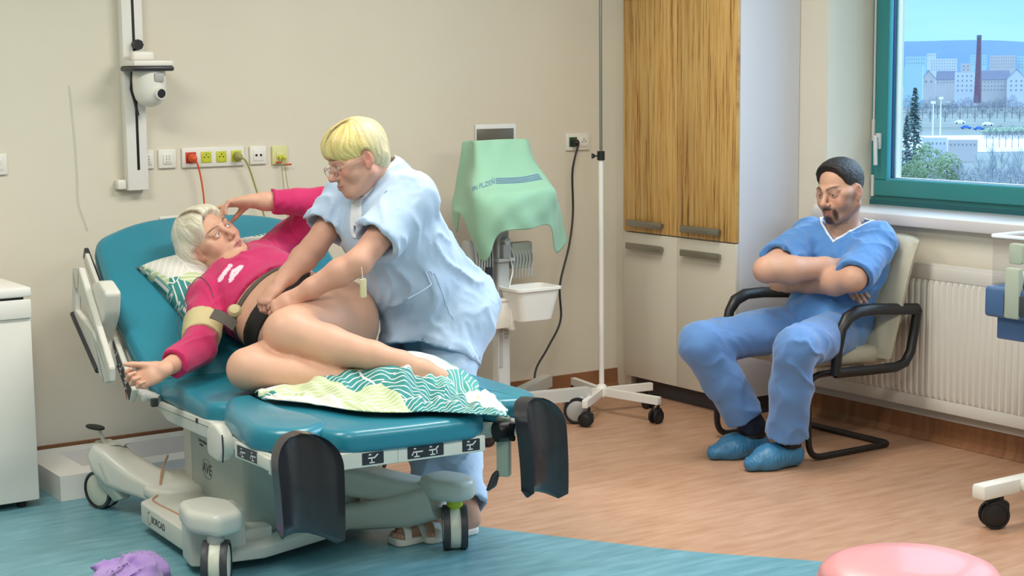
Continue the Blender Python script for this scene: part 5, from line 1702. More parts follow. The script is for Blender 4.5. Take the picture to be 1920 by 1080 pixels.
mat('shirt_pink', 'c31a5e', 0.8, noise=0.08, nscale=6, bump=0.2, bscale=160, sheen=0.3)
mat('pink_cloth', 'ffffff', 0.8, vcol=True, noise=0.06, nscale=6, bump=0.2, bscale=160, sheen=0.2)
mat('trim_white', 'e6e9ef', 0.8)
mat('overshoe_blue', '3b7ba6', 0.4, noise=0.12, nscale=40, bump=0.6, bscale=45)
mat('shoe_brown', '1f1a1b', 0.5)
mat('jeans', '1d2a44', 0.85, noise=0.25, nscale=40)
mat('sandal_white', 'e2dfd8', 0.5)
mat('belt_grey', '5d5850', 0.85, bump=0.3, bscale=300)
mat('underwear', '262422', 0.8)
mat('glasses_rim', 'c9a9a0', 0.3, metal=0.3)
mat('cuff_cream', 'c9bb8e', 0.7, bump=0.2, bscale=150)

# ------------------------------------------------------------------ people
def lerp(a, b, t): return V3(a) * (1 - t) + V3(b) * t
SKIN_M = lin('cf9f86'); SKIN_W = lin('d3a08a'); SKIN_P = lin('d8a88f')

# --- seated man in blue scrubs, arms crossed
nhip, fhip = V3((5,4.9,0.506)), V3((5,5.06,0.509))
nkn, fkn = V3((4.512,4.66,0.518)), V3((4.321,5.02,0.512))
nan, fan = V3((4.581,4.78,0.118)), V3((4.589,5,0.128))
neck = V3((5.09,4.97,0.939)); nsh = V3((5.15,4.84,0.89)); fsh = V3((5.019,5.1,0.89))
nel, fel = V3((4.891,4.72,0.759)), V3((4.621,4.95,0.796))
nwr, fwr = V3((4.895,5.06,0.7)), V3((4.968,4.85,0.792))
pel = (nhip + fhip) / 2 + V3((0.01, 0, 0.02)); ch_ = V3((5.077,4.97,0.792))
Lx = nrm(nsh - fsh); U_ = nrm(neck - pel); F_ = nrm(np.cross(Lx, U_))
man = thing('person', 'seated man in blue scrubs with folded arms, beard and short dark hair', 'person', (4.62, 4.95, 0))
HR = basis((-0.976,-0.118,-0.151), (-0.025,0.053,1.005)); hc = V3((5.017,4.93,1.107)); hs = 1.10
S = SDF()
S.cone(pel, ch_, 0.125, 0.135, 0.04, ell=(Lx, 1.22)); S.ell(ch_ + U_ * 0.03, (0.165, 0.115, 0.15), np.stack([Lx, F_, U_], 1), 0.05)
for hp, kn, an in ((nhip, nkn, nan), (fhip, fkn, fan)):
    S.chain([hp, kn, an], [0.088, 0.058, 0.036], 0.04)
for sh, el, wr in ((nsh, nel, nwr), (fsh, fel, fwr)):
    S.cone(neck - U_ * 0.03, sh, 0.045, 0.055, 0.04); S.cone(sh, el, 0.056, 0.052, 0.03)
    mid = lerp(el, wr, 0.3) - U_ * 0.004
    S.chain([el, mid, lerp(el, wr, 0.75), wr], [0.053, 0.058, 0.043, 0.033], 0.02)
S.cone(neck - U_ * 0.06, hc + HR @ V3((0, -0.025, -0.055)) * hs, 0.068, 0.063, 0.03)
w_m = head_sdf(S, hc, HR, hs, 1.12, 1.08, 0.6, lid=0.0022)
hd = nrm(V3((0.242,-0.376,-0.889)))
hand_sdf(S, fwr, hd, V3((-0.006,-0.907,0.396)), -1, [(0.1, 0.15, 0.1)] * 4, 0.10, 1.08, (0.6, 0.5, 0.1))
hand_sdf(S, nwr, nrm(V3((-0.376,0.87,0.043))), V3((0.422,0.974,0.27)), -1, [(0.3, 0.3, 0.2)] * 4, 0.05, 1.08)
fine = [(hc, 0.17, 0.0032), (lerp(fwr, fwr + hd * 0.1, 0.7), 0.10, 0.003)]
parts = [S.mesh(0.008)] + [SubSDF(S, c, R).mesh(h) for c, R, h in fine]
pos, F = merge(parts, fine)
col = face_color(pos, hc, HR, hs, SKIN_M, lin('a86a5c'), lin('2a1d18'), (lin('8a6a5c'), lin('33241f')), lin('c97c66'), 1.25)
body = np_mesh('body', pos, F, 'skin', man, col=col)
eyes(man, w_m, HR, hs, V3((-0.1, 1, -0.45)), 'iris_brown')
# hair: short crop
H = SDF()
E_ = lambda p, r, k=0.02, mode='u': H.ell(w_m(*p), V3(r) * hs, HR, k, mode)
E_((0, -0.020, 0.038), (0.079, 0.099, 0.086)); E_((0, 0.014, 0.066), (0.068, 0.080, 0.057), 0.03)
H.plane(w_m(0, 0.068, 0.060), HR @ V3((0, 0.62, -0.78)), w_m(0, 0, 0), 0.3)
H.plane(w_m(0, 0.022, 0.0), HR @ V3((0, 0.93, -0.37)), w_m(0, 0, -0.0), 0.3)
H.plane(w_m(0, -0.03, -0.052), HR @ V3((0, 0.30, -0.95)), w_m(0, 0, 0), 0.3)
for s_ in (-1, 1):
    H.ell(w_m(s_ * 0.088, -0.004, -0.006), V3((0.03, 0.026, 0.036)) * hs, HR, 0.01, 's')
H.disp(lambda X, Y, Z: 0.004 * (vnoise(X * 220, Y * 220, Z * 220) - 0.5))
p_, f_ = H.mesh(0.0032)
L_ = (p_ - hc) @ HR / hs
hcol = np.tile(V3(lin('231c1a')), (len(p_), 1)) + (sstep(0.045, -0.01, L_[:, 2]) * 0.10)[:, None] * V3((1, 0.95, 0.9)) * 0.9
np_mesh('hair', p_, f_, 'hair_dark', man, 'short dark hair greying at the temples', hcol)

def vcut(X, Y, Z):
    px, py, pz = X - neck[0], Y - neck[1], Z - neck[2]
    l = px * Lx[0] + py * Lx[1] + pz * Lx[2]; f = px * F_[0] + py * F_[1] + pz * F_[2]; u = px * U_[0] + py * U_[1] + pz * U_[2]
    return np.maximum((np.abs(l) - (u + 0.062) * 1.05) * 0.69, -f)
def cloth_shirt():
    S = SDF(); i = 0.016
    S.cone(pel + U_ * 0.0, ch_, 0.135 + i, 0.138 + i, 0.04, ell=(Lx, 1.22)); S.ell(ch_ + U_ * 0.03, (0.170 + i, 0.118 + i, 0.15 + i), np.stack([Lx, F_, U_], 1), 0.05)
    S.ell(pel + F_ * 0.05 - U_ * 0.01, (0.16, 0.13, 0.10), np.stack([Lx, F_, U_], 1), 0.05)
    for sh, el in ((nsh, nel), (fsh, fel)):
        S.cone(neck - U_ * 0.035, sh, 0.050 + i, 0.062 + i, 0.04)
        e_ = lerp(sh, el, 0.97 if sh is nsh else 0.74)
        S.cone(sh, e_, 0.070 + i * 0.6, 0.072 + i * 0.6, 0.03, flat='b')
        S.cone(lerp(sh, el, 0.6), e_ + nrm(e_ - sh) * 0.02, 0.050, 0.066, 0.004, 's')
    S.disp(folds(0.013, 5, Lx * 0.7 + U_, seed=3))
    # V neck
    S.cone(neck + U_ * 0.08, neck - U_ * 0.03, 0.082, 0.074, 0.004, 's')
    S._add(vcut, neck - 0.17, neck + 0.17, 0.003, 's')
    return S
S = cloth_shirt(); p_, f_ = S.mesh(0.006, smooth=1)
np_mesh('shirt', p_, f_, 'scrub_blue', man)
# white neckline trim
Sh = cloth_shirt(); Sh.ops = [o for o in Sh.ops if not (o[4] == 's' and o[3] == 0.004 and np.linalg.norm((o[1] + o[2]) / 2 - neck) < 0.2) and o[0] is not vcut]
def trim_fn(X, Y, Z):
    D = Sh.eval(X, Y, Z, neck - 0.5, neck + 0.5)
    V = SDF(); V.cone(neck + U_ * 0.08, neck - U_ * 0.03, 0.082, 0.074, 0.004)
    W = np.minimum(V.eval(X, Y, Z, neck - 0.5, neck + 0.5), vcut(X, Y, Z))
    return np.maximum(np.abs(D) - 0.0030, np.abs(W - 0.003) - 0.0050)
T_ = SDF(); T_._add(trim_fn, neck - 0.16, neck + 0.14, 0.001, 'u')
p_, f_ = T_.mesh(0.0035, smooth=1); np_mesh('collar_trim', p_, f_, 'trim_white', man)
# trousers
S = SDF()
S.cone(pel - U_ * 0.02, pel + U_ * 0.06, 0.145, 0.14, 0.03, ell=(Lx, 1.15))
for q, (hp, kn, an) in enumerate(((nhip, nkn, nan), (fhip, fkn, fan))):
    hem = lerp(kn, an, 0.93 if q == 0 else 0.84)
    S.cone(hp, kn + V3((0, 0, 0.0)), 0.104, 0.084, 0.05)
    S.chain([kn, lerp(kn, an, 0.45), hem], [0.084, 0.080, 0.088 if q else 0.084], 0.03, flat='b')
    S.cone(lerp(kn, an, 0.6), hem + nrm(hem - kn) * 0.02, 0.05, 0.076, 0.003, 's')
S.disp(folds(0.014, 6, (-0.7, -0.3, 0.55), seed=9, along=2.5, across=13))
p_, f_ = S.mesh(0.006, smooth=1)
np_mesh('trousers', p_, f_, 'scrub_pants', man)
# waist overlap of the shirt hem
S = SDF()
S.cone(pel + U_ * 0.04 + F_ * 0.01, pel - U_ * 0.005 + F_ * 0.05, 0.150, 0.158, 0.03, ell=(Lx, 1.18))
S.disp(folds(0.010, 14, U_ + Lx * 0.2, seed=2))
p_, f_ = S.mesh(0.006, smooth=1); np_mesh('shirt_hem', p_, f_, 'scrub_blue', man)
for q, (kn, an, toe) in enumerate(((nkn, nan, V3((4.455,4.799,0.03))), (fkn, fan, V3((4.447,5.041,0.03))))):
    an0 = V3((an[0], an[1], 0.075)); heel = V3((an[0] + 0.03, an[1] + 0.01, 0.045))
    fd = nrm(V3((toe[0] - an0[0], toe[1] - an0[1], 0)))
    sd = np.cross(fd, (0, 0, 1))
    heel = an0 - fd * 0.035; heel[2] = 0.047; tz = an0 + fd * 0.168; tz[2] = 0.030; md = an0 + fd * 0.09; md[2] = 0.045
    S = SDF(); S.chain([heel, md, tz], [0.046, 0.050, 0.032], 0.03, ell=(sd, 1.12)); S.cone(an0 - fd * 0.01, md + V3((0, 0, 0.0)), 0.048, 0.045, 0.03)
    S.plane((0, 0, 0.003), (0, 0, -1), an0, 0.5)
    S.cone(an0 + V3((0, 0, 0.01)), an0 + V3((0, 0, 0.10)), 0.046, 0.075, 0.01, 's')
    S.disp(lambda X, Y, Z, fd=fd: 0.0014 * np.sin((X * fd[0] + Y * fd[1]) * 340 + 5 * vnoise(X * 30, Y * 30, Z * 30)) * (np.clip((Z - 0.025) / 0.02, 0, 1) * (Z < 0.07)) + 0.003 * (vnoise(X * 60, Y * 60, Z * 60) - 0.5))
    p_, f_ = S.mesh(0.0045); np_mesh('overshoe', p_, f_, 'overshoe_blue', man)
    S = SDF(); S.cone(an0 - fd * 0.012 + V3((0, 0, -0.01)), an0 - fd * 0.018 + V3((0, 0, 0.075)), 0.048, 0.050, 0.02, flat='b'); S.cone(an0 - fd * 0.01, an0 + fd * 0.05 - V3((0, 0, 0.005)), 0.045, 0.03, 0.02)
    p_, f_ = S.mesh(0.005); np_mesh('shoe', p_, f_, 'shoe_brown', man)
    S = SDF(); ax_ = nrm(kn - an); S.cone(an0 - fd * 0.01 + V3((0, 0, 0.045)), lerp(an, kn, 0.30), 0.055, 0.062, 0.02, flat='ab')
    S.disp(folds(0.008, 20, (0, 0, 1), seed=4 + q)); p_, f_ = S.mesh(0.006, smooth=1); np_mesh('jeans_leg', p_, f_, 'jeans', man)

# --- midwife bending over the bed
nhip, fhip = V3((3.164,5.1,0.727)), V3((3.204,5.28,0.715))
nkn, fkn = V3((3.095,5,0.383)), V3((3.112,5.14,0.368))
nan, fan = V3((2.981,4.719,0.09)), V3((2.878,4.751,0.09))
neck = V3((2.925,5.14,1.263)); nsh = V3((2.948,5,1.173)); fsh = V3((2.874,5.32,1.167))
nel, fel = V3((2.693,4.93,0.968)), V3((2.7,5.28,0.989))
nwr, fwr = V3((2.517,5.06,0.85)), V3((2.521,5.2,0.88))
pel = (nhip + fhip) / 2; ch_ = V3((2.944,5.13,1.053))
Lx = nrm(nsh - fsh); U_ = nrm(neck - pel); F_ = nrm(np.cross(Lx, U_)); Lx = nrm(np.cross(U_, F_))
TB = np.stack([Lx, F_, U_], 1)
mw = thing('person', 'woman with short blond hair and glasses in a pale blue tunic bending over the bed', 'person', (3.10, 5.05, 0))
HR = basis((-0.929,0.133,-0.362), (-0.382,0.133,0.905)); hc = V3((2.784,5.1,1.318)); hs = 1.03
S = SDF()
S.cone(pel, ch_, 0.145, 0.135, 0.05, ell=(Lx, 1.15)); S.ell(ch_ + U_ * 0.02, (0.16, 0.12, 0.15), TB, 0.05)
S.ell(pel - F_ * 0.04, (0.17, 0.15, 0.14), TB, 0.05)
for hp, kn, an in ((nhip, nkn, nan), (fhip, fkn, fan)):
    S.chain([hp, kn, an], [0.095, 0.062, 0.042], 0.04)
    S.cone(an, (an[0] - 0.02, an[1] + 0.003, 0.055), 0.04, 0.036, 0.03)
    S.cone((an[0] + 0.025, an[1], 0.05), (an[0] - 0.12, an[1] + 0.0, 0.040), 0.034, 0.030, 0.03, ell=((0, 1, 0), 1.15))
    for t_ in range(5):
        S.cone((an[0] - 0.135, an[1] + (t_ - 2) * 0.015, 0.036), (an[0] - 0.165 + 0.006 * abs(t_ - 2), an[1] + (t_ - 2) * 0.017, 0.031), 0.011, 0.009, 0.004)
for sh, el, wr in ((nsh, nel, nwr), (fsh, fel, fwr)):
    S.cone(neck - U_ * 0.03, sh, 0.045, 0.055, 0.04); S.cone(sh, el, 0.056, 0.045, 0.03)
    S.chain([el, lerp(el, wr, 0.3), lerp(el, wr, 0.75), wr], [0.045, 0.047, 0.034, 0.027], 0.02)
S.cone(neck - U_ * 0.04, hc + HR @ V3((0, -0.03, -0.05)) * hs, 0.058, 0.056, 0.03)
S.ell(hc + HR @ V3((0, 0.03, -0.10)) * hs, (0.045, 0.045, 0.025), HR, 0.03)
w_w = head_sdf(S, hc, HR, hs, 1.0, 1.1, 1.0)
d1 = nrm(V3((-0.762,0.311,-0.524))); d2 = nrm(V3((-0.71,0.07,-0.675)))
hand_sdf(S, nwr, d1, V3((0.083,0.757,-0.638)), 1, [(0.9, 1.0, 0.5), (0.8, 1.0, 0.5), (0.7, 0.95, 0.5), (0.65, 0.9, 0.5)], 0.04, 0.98, (0.75, 0.35, 0.5), 0.7)
hand_sdf(S, fwr, d2, V3((0.438,0.126,-0.805)), -1, [(0.9, 1.1, 0.6), (0.85, 1.1, 0.6), (0.8, 1.0, 0.5), (0.8, 1.0, 0.5)], 0.04, 0.98, (0.75, 0.35, 0.5), 0.8)
fine = [(hc, 0.17, 0.0032), (nwr + d1 * 0.07, 0.11, 0.003), (fwr + d2 * 0.07, 0.11, 0.003), (V3((fan[0] - 0.1, fan[1], 0.04)), 0.11, 0.004)]
parts = [S.mesh(0.008)] + [SubSDF(S, c, R).mesh(h) for c, R, h in fine]
pos, F = merge(parts, fine)
col = face_color(pos, hc, HR, hs, SKIN_W, lin('b8726c'), lin('9a8060'), None, lin('cc7468'), 0.8)
np_mesh('body', pos, F, 'skin', mw, col=col)
eyes(mw, w_w, HR, hs, V3((0, 1, -0.9)), 'iris_blue')
def hair_bob(w, HR, hs, hc, parent, cols, root, ops, name='hair', label=None, part_x=-0.01, amp=0.0045):
    H = SDF()
    for o in ops:
        if o[0] == 'e': H.ell(w(*o[1]), V3(o[2]) * hs, HR, o[3] * hs, o[4])
        elif o[0] == 'c': H.cone(w(*o[1]), w(*o[2]), o[3] * hs, o[4] * hs, 0.02)
        else: H.plane(w(*o[1]), HR @ V3(o[2]), w(0, 0, 0), 0.35)
    def strands(X, Y, Z):
        lx = (X - hc[0]) * HR[0, 0] + (Y - hc[1]) * HR[1, 0] + (Z - hc[2]) * HR[2, 0]
        ly = (X - hc[0]) * HR[0, 1] + (Y - hc[1]) * HR[1, 1] + (Z - hc[2]) * HR[2, 1]
        lz = (X - hc[0]) * HR[0, 2] + (Y - hc[1]) * HR[1, 2] + (Z - hc[2]) * HR[2, 2]
        w = vnoise(lx * 18 + 4, ly * 18, lz * 18)
        a = np.arctan2(ly + 0.03, lx - part_x) + 0.5 * w
        q = np.sqrt(lx ** 2 + ly ** 2)
        return amp * 1.1 * (vnoise(a * 7 + 20, lz * 16 + w * 3, q * 16 + 3) - 0.5) + amp * 0.7 * (vnoise(a * 30 + 9, lz * 10 + w * 5, q * 10) - 0.5)
    H.disp(strands)
    p_, f_ = H.mesh(0.0032)
    L = (p_ - hc) @ HR / hs
    a = np.arctan2(L[:, 1] + 0.03, L[:, 0] - part_x) + 0.5 * vnoise(L[:, 0] * 18 + 4, L[:, 1] * 18, L[:, 2] * 18)
    n = vnoise(a * 36 + 3, L[:, 2] * 12 + 5, np.hypot(L[:, 0], L[:, 1]) * 16 + 3)
    n = np.clip((n - 0.25) / 0.5, 0, 1)[:, None]
    col = V3(cols[0]) * (1 - n) + V3(cols[1]) * n
    side = sstep(0.0, -0.07, L[:, 1])[:, None]
    col = col * (1 - side * 0.6) + V3(cols[2]) * side * 0.6
    m = 1.3 * np.exp(-((L[:, 0] - part_x) / 0.010) ** 2 - ((L[:, 1] - 0.03) / 0.05) ** 4) * (L[:, 2] > 0.06)
    m = np.clip(m * (0.6 + 0.8 * vnoise(L[:, 0] * 300, L[:, 1] * 120, L[:, 2] * 10)), 0, 0.9)[:, None]
    col = col * (1 - m) + V3(root) * m
    return np_mesh(name, p_, f_, 'hair_blond', parent, label, col)
hair_bob(w_w, HR, hs, hc, mw, (lin('cdb46a'), lin('eadb98'), lin('cfc8b4')), lin('5a4632'), [
    ('e', (0, -0.024, 0.040), (0.090, 0.106, 0.098), 0.02, 'u'), ('e', (0, 0.030, 0.060), (0.080, 0.070, 0.062), 0.03, 'u'),
    ('e', (0, -0.075, -0.02), (0.062, 0.042, 0.055), 0.03, 'u'),
    ('e', (0, 0.112, -0.046), (0.080, 0.070, 0.085), 0.012, 's'),
    ('e', (-0.085, 0.015, -0.040), (0.03, 0.050, 0.045), 0.01, 's'), ('e', (0.085, 0.015, -0.040), (0.03, 0.050, 0.045), 0.01, 's'),
    ('e', (-0.090, -0.012, -0.008), (0.03, 0.022, 0.036), 0.008, 's'), ('e', (0.090, -0.012, -0.008), (0.03, 0.022, 0.036), 0.008, 's'),
    ('p', (0, -0.02, -0.062), (0, 0.2, -0.98))], part_x=-0.028)
# glasses
g = G()
for s_ in (-1, 1):
    c = Vector(w_w(s_ * 0.034, 0.104, -0.010))
    M = Matrix(HR.tolist()).to_4x4(); M.translation = c
    ov = [M @ Vector((0.026 * hs * math.cos(a) * (1), 0, 0.020 * hs * math.sin(a))) for a in [2 * PI * k / 24 for k in range(24)]]
    g.tube(ov, 0.0015, 6, closed=True)
    g.tube([w_w(s_ * 0.058, 0.102, -0.004), w_w(s_ * 0.078, 0.085, -0.002), w_w(s_ * 0.086, 0.02, 0.004), w_w(s_ * 0.086, -0.008, 0.004)], 0.0016, 6)
g.tube([w_w(-0.009, 0.106, -0.008), w_w(0, 0.110, -0.005), w_w(0.009, 0.106, -0.008)], 0.0014, 6)
gl = g.build('glasses', 'glasses_rim', mw, world=True)
g = G()
for s_ in (-1, 1):
    M = Matrix(HR.tolist()).to_4x4(); M.translation = Vector(w_w(s_ * 0.034, 0.104, -0.010))
    g.poly([M @ Vector((0.0255 * hs * math.cos(2 * PI * k / 20), 0, 0.0195 * hs * math.sin(2 * PI * k / 20))) for k in range(20)])
g.build('lens', 'clear_acrylic', gl, world=True)

def tunic():
    S = SDF(); i = 0.022
    S.cone(pel + U_ * 0.02, ch_, 0.150 + i, 0.145 + i, 0.05, ell=(Lx, 1.14)); S.ell(ch_ + U_ * 0.02, (0.165 + i, 0.125 + i, 0.16 + i), TB, 0.05)
    S.ell(ch_ + F_ * 0.06, (0.13, 0.09, 0.10), TB, 0.05)
    S.ell(lerp(ch_, pel, 0.55) + F_ * 0.07, (0.17, 0.12, 0.17), TB, 0.06)
    S.ell(pel + F_ * 0.06, (0.17, 0.12, 0.15), TB, 0.06)
    S.ell(pel - F_ * 0.035, (0.185 + i, 0.155 + i, 0.15 + i), TB, 0.06)
    hem = V3((3.099,5.14,0.559))
    S.cone(pel + V3((0, 0, 0.02)), hem, 0.175, 0.185, 0.06, ell=(Lx, 1.12), flat='b')
    S.cone(lerp(pel, hem, 0.5), hem + (hem - pel) * 0.1, 0.15, 0.178, 0.004, 's', ell=(Lx, 1.12))
    for sh, el in ((nsh, nel), (fsh, fel)):
        S.cone(neck - U_ * 0.035, sh, 0.052 + i, 0.066 + i, 0.05)
        e_ = lerp(sh, el, 0.66)
        S.cone(sh, e_, 0.074 + i * 0.5, 0.080 + i * 0.5, 0.04, flat='b')
        S.cone(lerp(sh, el, 0.3), e_ + nrm(e_ - sh) * 0.02, 0.06, 0.079, 0.004, 's')
    S.disp(folds(0.014, 5, Lx * 0.6 + U_, seed=12))
    S.cone(neck + U_ * 0.06 + F_ * 0.02, neck - U_ * 0.03, 0.066, 0.060, 0.004, 's')
    S.cone(neck - U_ * 0.0 + F_ * 0.06, ch_ + U_ * 0.07 + F_ * 0.17, 0.055, 0.006, 0.004, 's')
    return S
S = tunic(); p_, f_ = S.mesh(0.007, smooth=1)
tn = np_mesh('tunic', p_, f_, 'tunic_blue', mw)
# white collar edge and undershirt
Sh = tunic(); Sh.ops = Sh.ops[:-2]
cut = [(neck + U_ * 0.06 + F_ * 0.02, neck - U_ * 0.03, 0.066, 0.060), (neck + F_ * 0.06, ch_ + U_ * 0.07 + F_ * 0.17, 0.055, 0.006)]
def trim_fn(X, Y, Z):
    D = Sh.eval(X, Y, Z, neck - 0.5, neck + 0.5)
    V = SDF(); [V.cone(a, b, ra, rb, 0.004) for a, b, ra, rb in cut]
    W = V.eval(X, Y, Z, neck - 0.5, neck + 0.5)
    return np.maximum(np.abs(D) - 0.0035, np.abs(W - 0.009) - 0.010)
T_ = SDF(); T_._add(trim_fn, neck - 0.20, neck + 0.14, 0.001, 'u')
p_, f_ = T_.mesh(0.004, smooth=1); np_mesh('collar', p_, f_, 'trim_white', mw)
# hip pocket seam line: raised welt on the tunic
def shell_path(name, S, pts, m, parent, r=0.003, sub=10, off=0.0, seg=6):
    """tube following the surface of field S near the given points (pushed along the gradient)"""
    out = []
    for p in spline(pts, sub):
        q = V3(p)
        for _ in range(8):
            e_ = 0.002
            def d(v):
                a = [np.array([[[c]]], dtype=np.float32) for c in v]
                return float(S.eval(*a, V3(v) - 0.01, V3(v) + 0.01)[0, 0, 0])
            d0 = d(q)
            if abs(d0) > 0.2: break
            gr = V3([d(q + V3((e_, 0, 0))) - d0, d(q + V3((0, e_, 0))) - d0, d(q + V3((0, 0, e_))) - d0]) / e_
            nn = np.linalg.norm(gr)
            if nn < 1e-4: break
            q = q - gr / nn * (d0 - off) * 0.8
        out.append(q)
    return G().tube(out, r, seg).build(name, m, parent, world=True)
shell_path('pocket_edge', S, [(2.842,4.85,0.837), (2.918,4.85,0.868), (3.011,4.9,0.9)], 'tunic_seam', mw, 0.0018)
shell_path('pocket_edge', S, [(3.011,4.9,0.9), (3.048,4.9,0.814), (3.085,4.9,0.734)], 'tunic_seam', mw, 0.0016)
# trousers
S = SDF()
S.ell(pel - V3((0, 0, 0.05)), (0.17, 0.15, 0.14), TB, 0.04)
for q, (hp, kn, an) in enumerate(((nhip, nkn, nan), (fhip, fkn, fan))):
    hem = lerp(kn, an, 0.97)
    S.cone(hp, kn, 0.118, 0.092, 0.03)
    S.chain([kn, lerp(kn, an, 0.5), hem], [0.090, 0.084, 0.082], 0.02, flat='b')
    S.cone(lerp(kn, an, 0.8), hem + nrm(hem - kn) * 0.02, 0.06, 0.077, 0.003, 's')
S.disp(folds(0.013, 3, (1, 0.6, 0.2), seed=31))
p_, f_ = S.mesh(0.007, smooth=1); np_mesh('trousers', p_, f_, 'tunic_blue', mw)
# sandals
for q, an in enumerate((nan, fan)):
    M = Matrix.Translation((an[0] - 0.055, an[1], 0.0))
    o_ = rounded([(-0.125, -0.035), (-0.10, -0.052), (0.0, -0.042), (0.10, -0.036), (0.10, 0.036), (0.0, 0.042), (-0.10, 0.052), (-0.125, 0.035)], 0.03)
    g = G().prism(o_, 0.002, 0.026, M, bev=0.006); sd_ = g.build('sandal', 'sandal_white', mw, world=True)
    Ms = M @ Matrix.Translation((-0.055, 0, 0.032))
    for k, (xo, tl_) in enumerate(((-0.02, 0.02), (0.025, -0.03))):
        g = G()
        g.grid(lambda a, b: Ms @ Vector((xo + tl_ * (a - 0.5) + (b - 0.5) * 0.026, 0.048 * -math.cos(PI * a), 0.047 * math.sin(PI * a) - 0.008)), 16, 3, thick=0.003)
        g.build('strap', 'sandal_white', sd_, world=True)
# badge and key cord at the waist
bd = V3((2.638,4.8,0.896))
M = Matrix.Translation(bd) @ Matrix.Rotation(0.5, 4, 'Z')
G().prism(rounded([(-0.017, -0.032), (0.017, -0.032), (0.017, 0.032), (-0.017, 0.032)], 0.005), -0.003, 0.003, M @ XZ, bev=0.001).build('badge', 'cuff_cream', mw, world=True)
G().tube([bd + V3((0, 0, 0.03)), V3((2.646,4.82,0.945)), V3((2.666,4.86,0.961))], 0.0010, 6).build('badge_cord', 'light_grey', mw, world=True)

# --- woman lying on the bed
hc = V3((2.561,5.88,0.985)); HR = basis((0.176,-0.854,0.436), (-0.566,0.256,0.746)); hs = 1.12
neck = V3((2.613,5.8,0.88)); rsh, lsh = V3((2.459,5.7,0.783)), V3((2.915,5.9,0.952))
chs = V3((2.66,5.74,0.824)); pel = V3((2.755,5.3,0.693)); belly = V3((2.689,5.46,0.724))
lhip, rhip = V3((2.786,5.24,0.737)), V3((2.674,5.2,0.629))
lkn, rkn = V3((2.45,5,0.736)), V3((2.299,5,0.626))
lan, ran = V3((2.757,4.76,0.633)), V3((2.609,4.86,0.564))
rel, rwr = V3((2.303,5.42,0.643)), V3((2.082,5.22,0.615))
lel, lwr = V3((2.978,5.74,1.114)), V3((2.698,5.8,1.131))
Lx = nrm(lsh - rsh); U_ = nrm(neck - pel); F_ = nrm(np.cross(Lx, U_)); Lx = nrm(np.cross(U_, F_)); TB = np.stack([Lx, F_, U_], 1)
pt = thing('person', 'woman with pale blond hair in a pink top lying on her side on the bed', 'person', (2.60, 5.25, 0.55))
def torso(S, i):
    S.cone(chs, belly, 0.125 + i, 0.135 + i, 0.06, ell=(Lx, 1.22))
    S.ell(chs + U_ * 0.015 - F_ * 0.025, (0.165 + i, 0.105 + i, 0.13 + i), TB, 0.05)
    S.ell(chs - U_ * 0.05 + F_ * 0.05 + Lx * 0.05, (0.08 + i, 0.065 + i, 0.08 + i), TB, 0.05)
    S.ell(chs - U_ * 0.05 + F_ * 0.045 - Lx * 0.08, (0.08 + i, 0.065 + i, 0.08 + i), TB, 0.05)
    S.ell(lerp(chs, belly, 0.45) - Lx * 0.085 - F_ * 0.01, (0.13 + i, 0.12 + i, 0.15 + i), TB, 0.05)
    S.ell(belly - Lx * 0.085, (0.13 + i, 0.13 + i, 0.14 + i), TB, 0.05)
    S.ell(belly + F_ * 0.05 - U_ * 0.01, (0.15 + i, 0.13 + i, 0.14 + i), TB, 0.05)
S = SDF(); torso(S, 0)
S.ell(pel, (0.155, 0.15, 0.14), TB, 0.06); S.cone(belly, pel, 0.14, 0.14, 0.06, ell=(Lx, 1.1))
S.ell(V3((2.748,5.22,0.691)), 0.145, None, 0.06)
S.chain([lhip, lerp(lhip, lkn, 0.5) + V3((0, 0, 0.0)), lkn], [0.130, 0.112, 0.082], 0.05)
S.chain([rhip, lerp(rhip, rkn, 0.5), rkn], [0.115, 0.092, 0.074], 0.012)
S.chain([lkn, lerp(lkn, lan, 0.35) + V3((0, 0, -0.008)), lerp(lkn, lan, 0.75), lan], [0.080, 0.070, 0.047, 0.040], 0.02)
S.chain([rkn, lerp(rkn, ran, 0.4), ran], [0.070, 0.062, 0.042], 0.012)
for an_, fd in ((lan, nrm(V3((0.8, -0.5, -0.35)))), (ran, nrm(V3((0.8, -0.6, -0.1))))):
    S.chain([an_, an_ + fd * 0.08, an_ + fd * 0.15], [0.038, 0.036, 0.026], 0.02)
S.cone(neck - U_ * 0.02, rsh, 0.045, 0.055, 0.04); S.cone(neck - U_ * 0.02, lsh, 0.045, 0.055, 0.04)
S.cone(rsh, rel, 0.058, 0.048, 0.03); S.chain([rel, lerp(rel, rwr, 0.3), rwr], [0.046, 0.045, 0.027], 0.02)
S.cone(lsh, lel, 0.058, 0.048, 0.03); S.chain([lel, lerp(lel, lwr, 0.3), lerp(lel, lwr, 0.8), lwr], [0.047, 0.047, 0.034, 0.028], 0.02)
S.cone(neck - U_ * 0.03, hc + HR @ V3((0, -0.02, -0.05)), 0.060, 0.056, 0.03)
S.ell(hc + HR @ V3((0, 0.035, -0.10)), (0.045, 0.040, 0.024), HR, 0.03)
w_p = head_sdf(S, hc, HR, hs, 0.98, 0.92, 1.2, lid=0.0034)
dr_ = nrm(V3((-0.842,0.332,-0.349))); dl_ = nrm(V3((-0.722,0.594,-0.103)))
hand_sdf(S, rwr, dr_, V3((-0.201,-0.666,0.709)), 1, [(0.25, 1.5, 1.0), (0.5, 1.65, 1.0), (0.6, 1.7, 1.0), (0.7, 1.7, 1.0)], 0.03, 1.02, (0.85, 0.40, 0.25), 0.3)
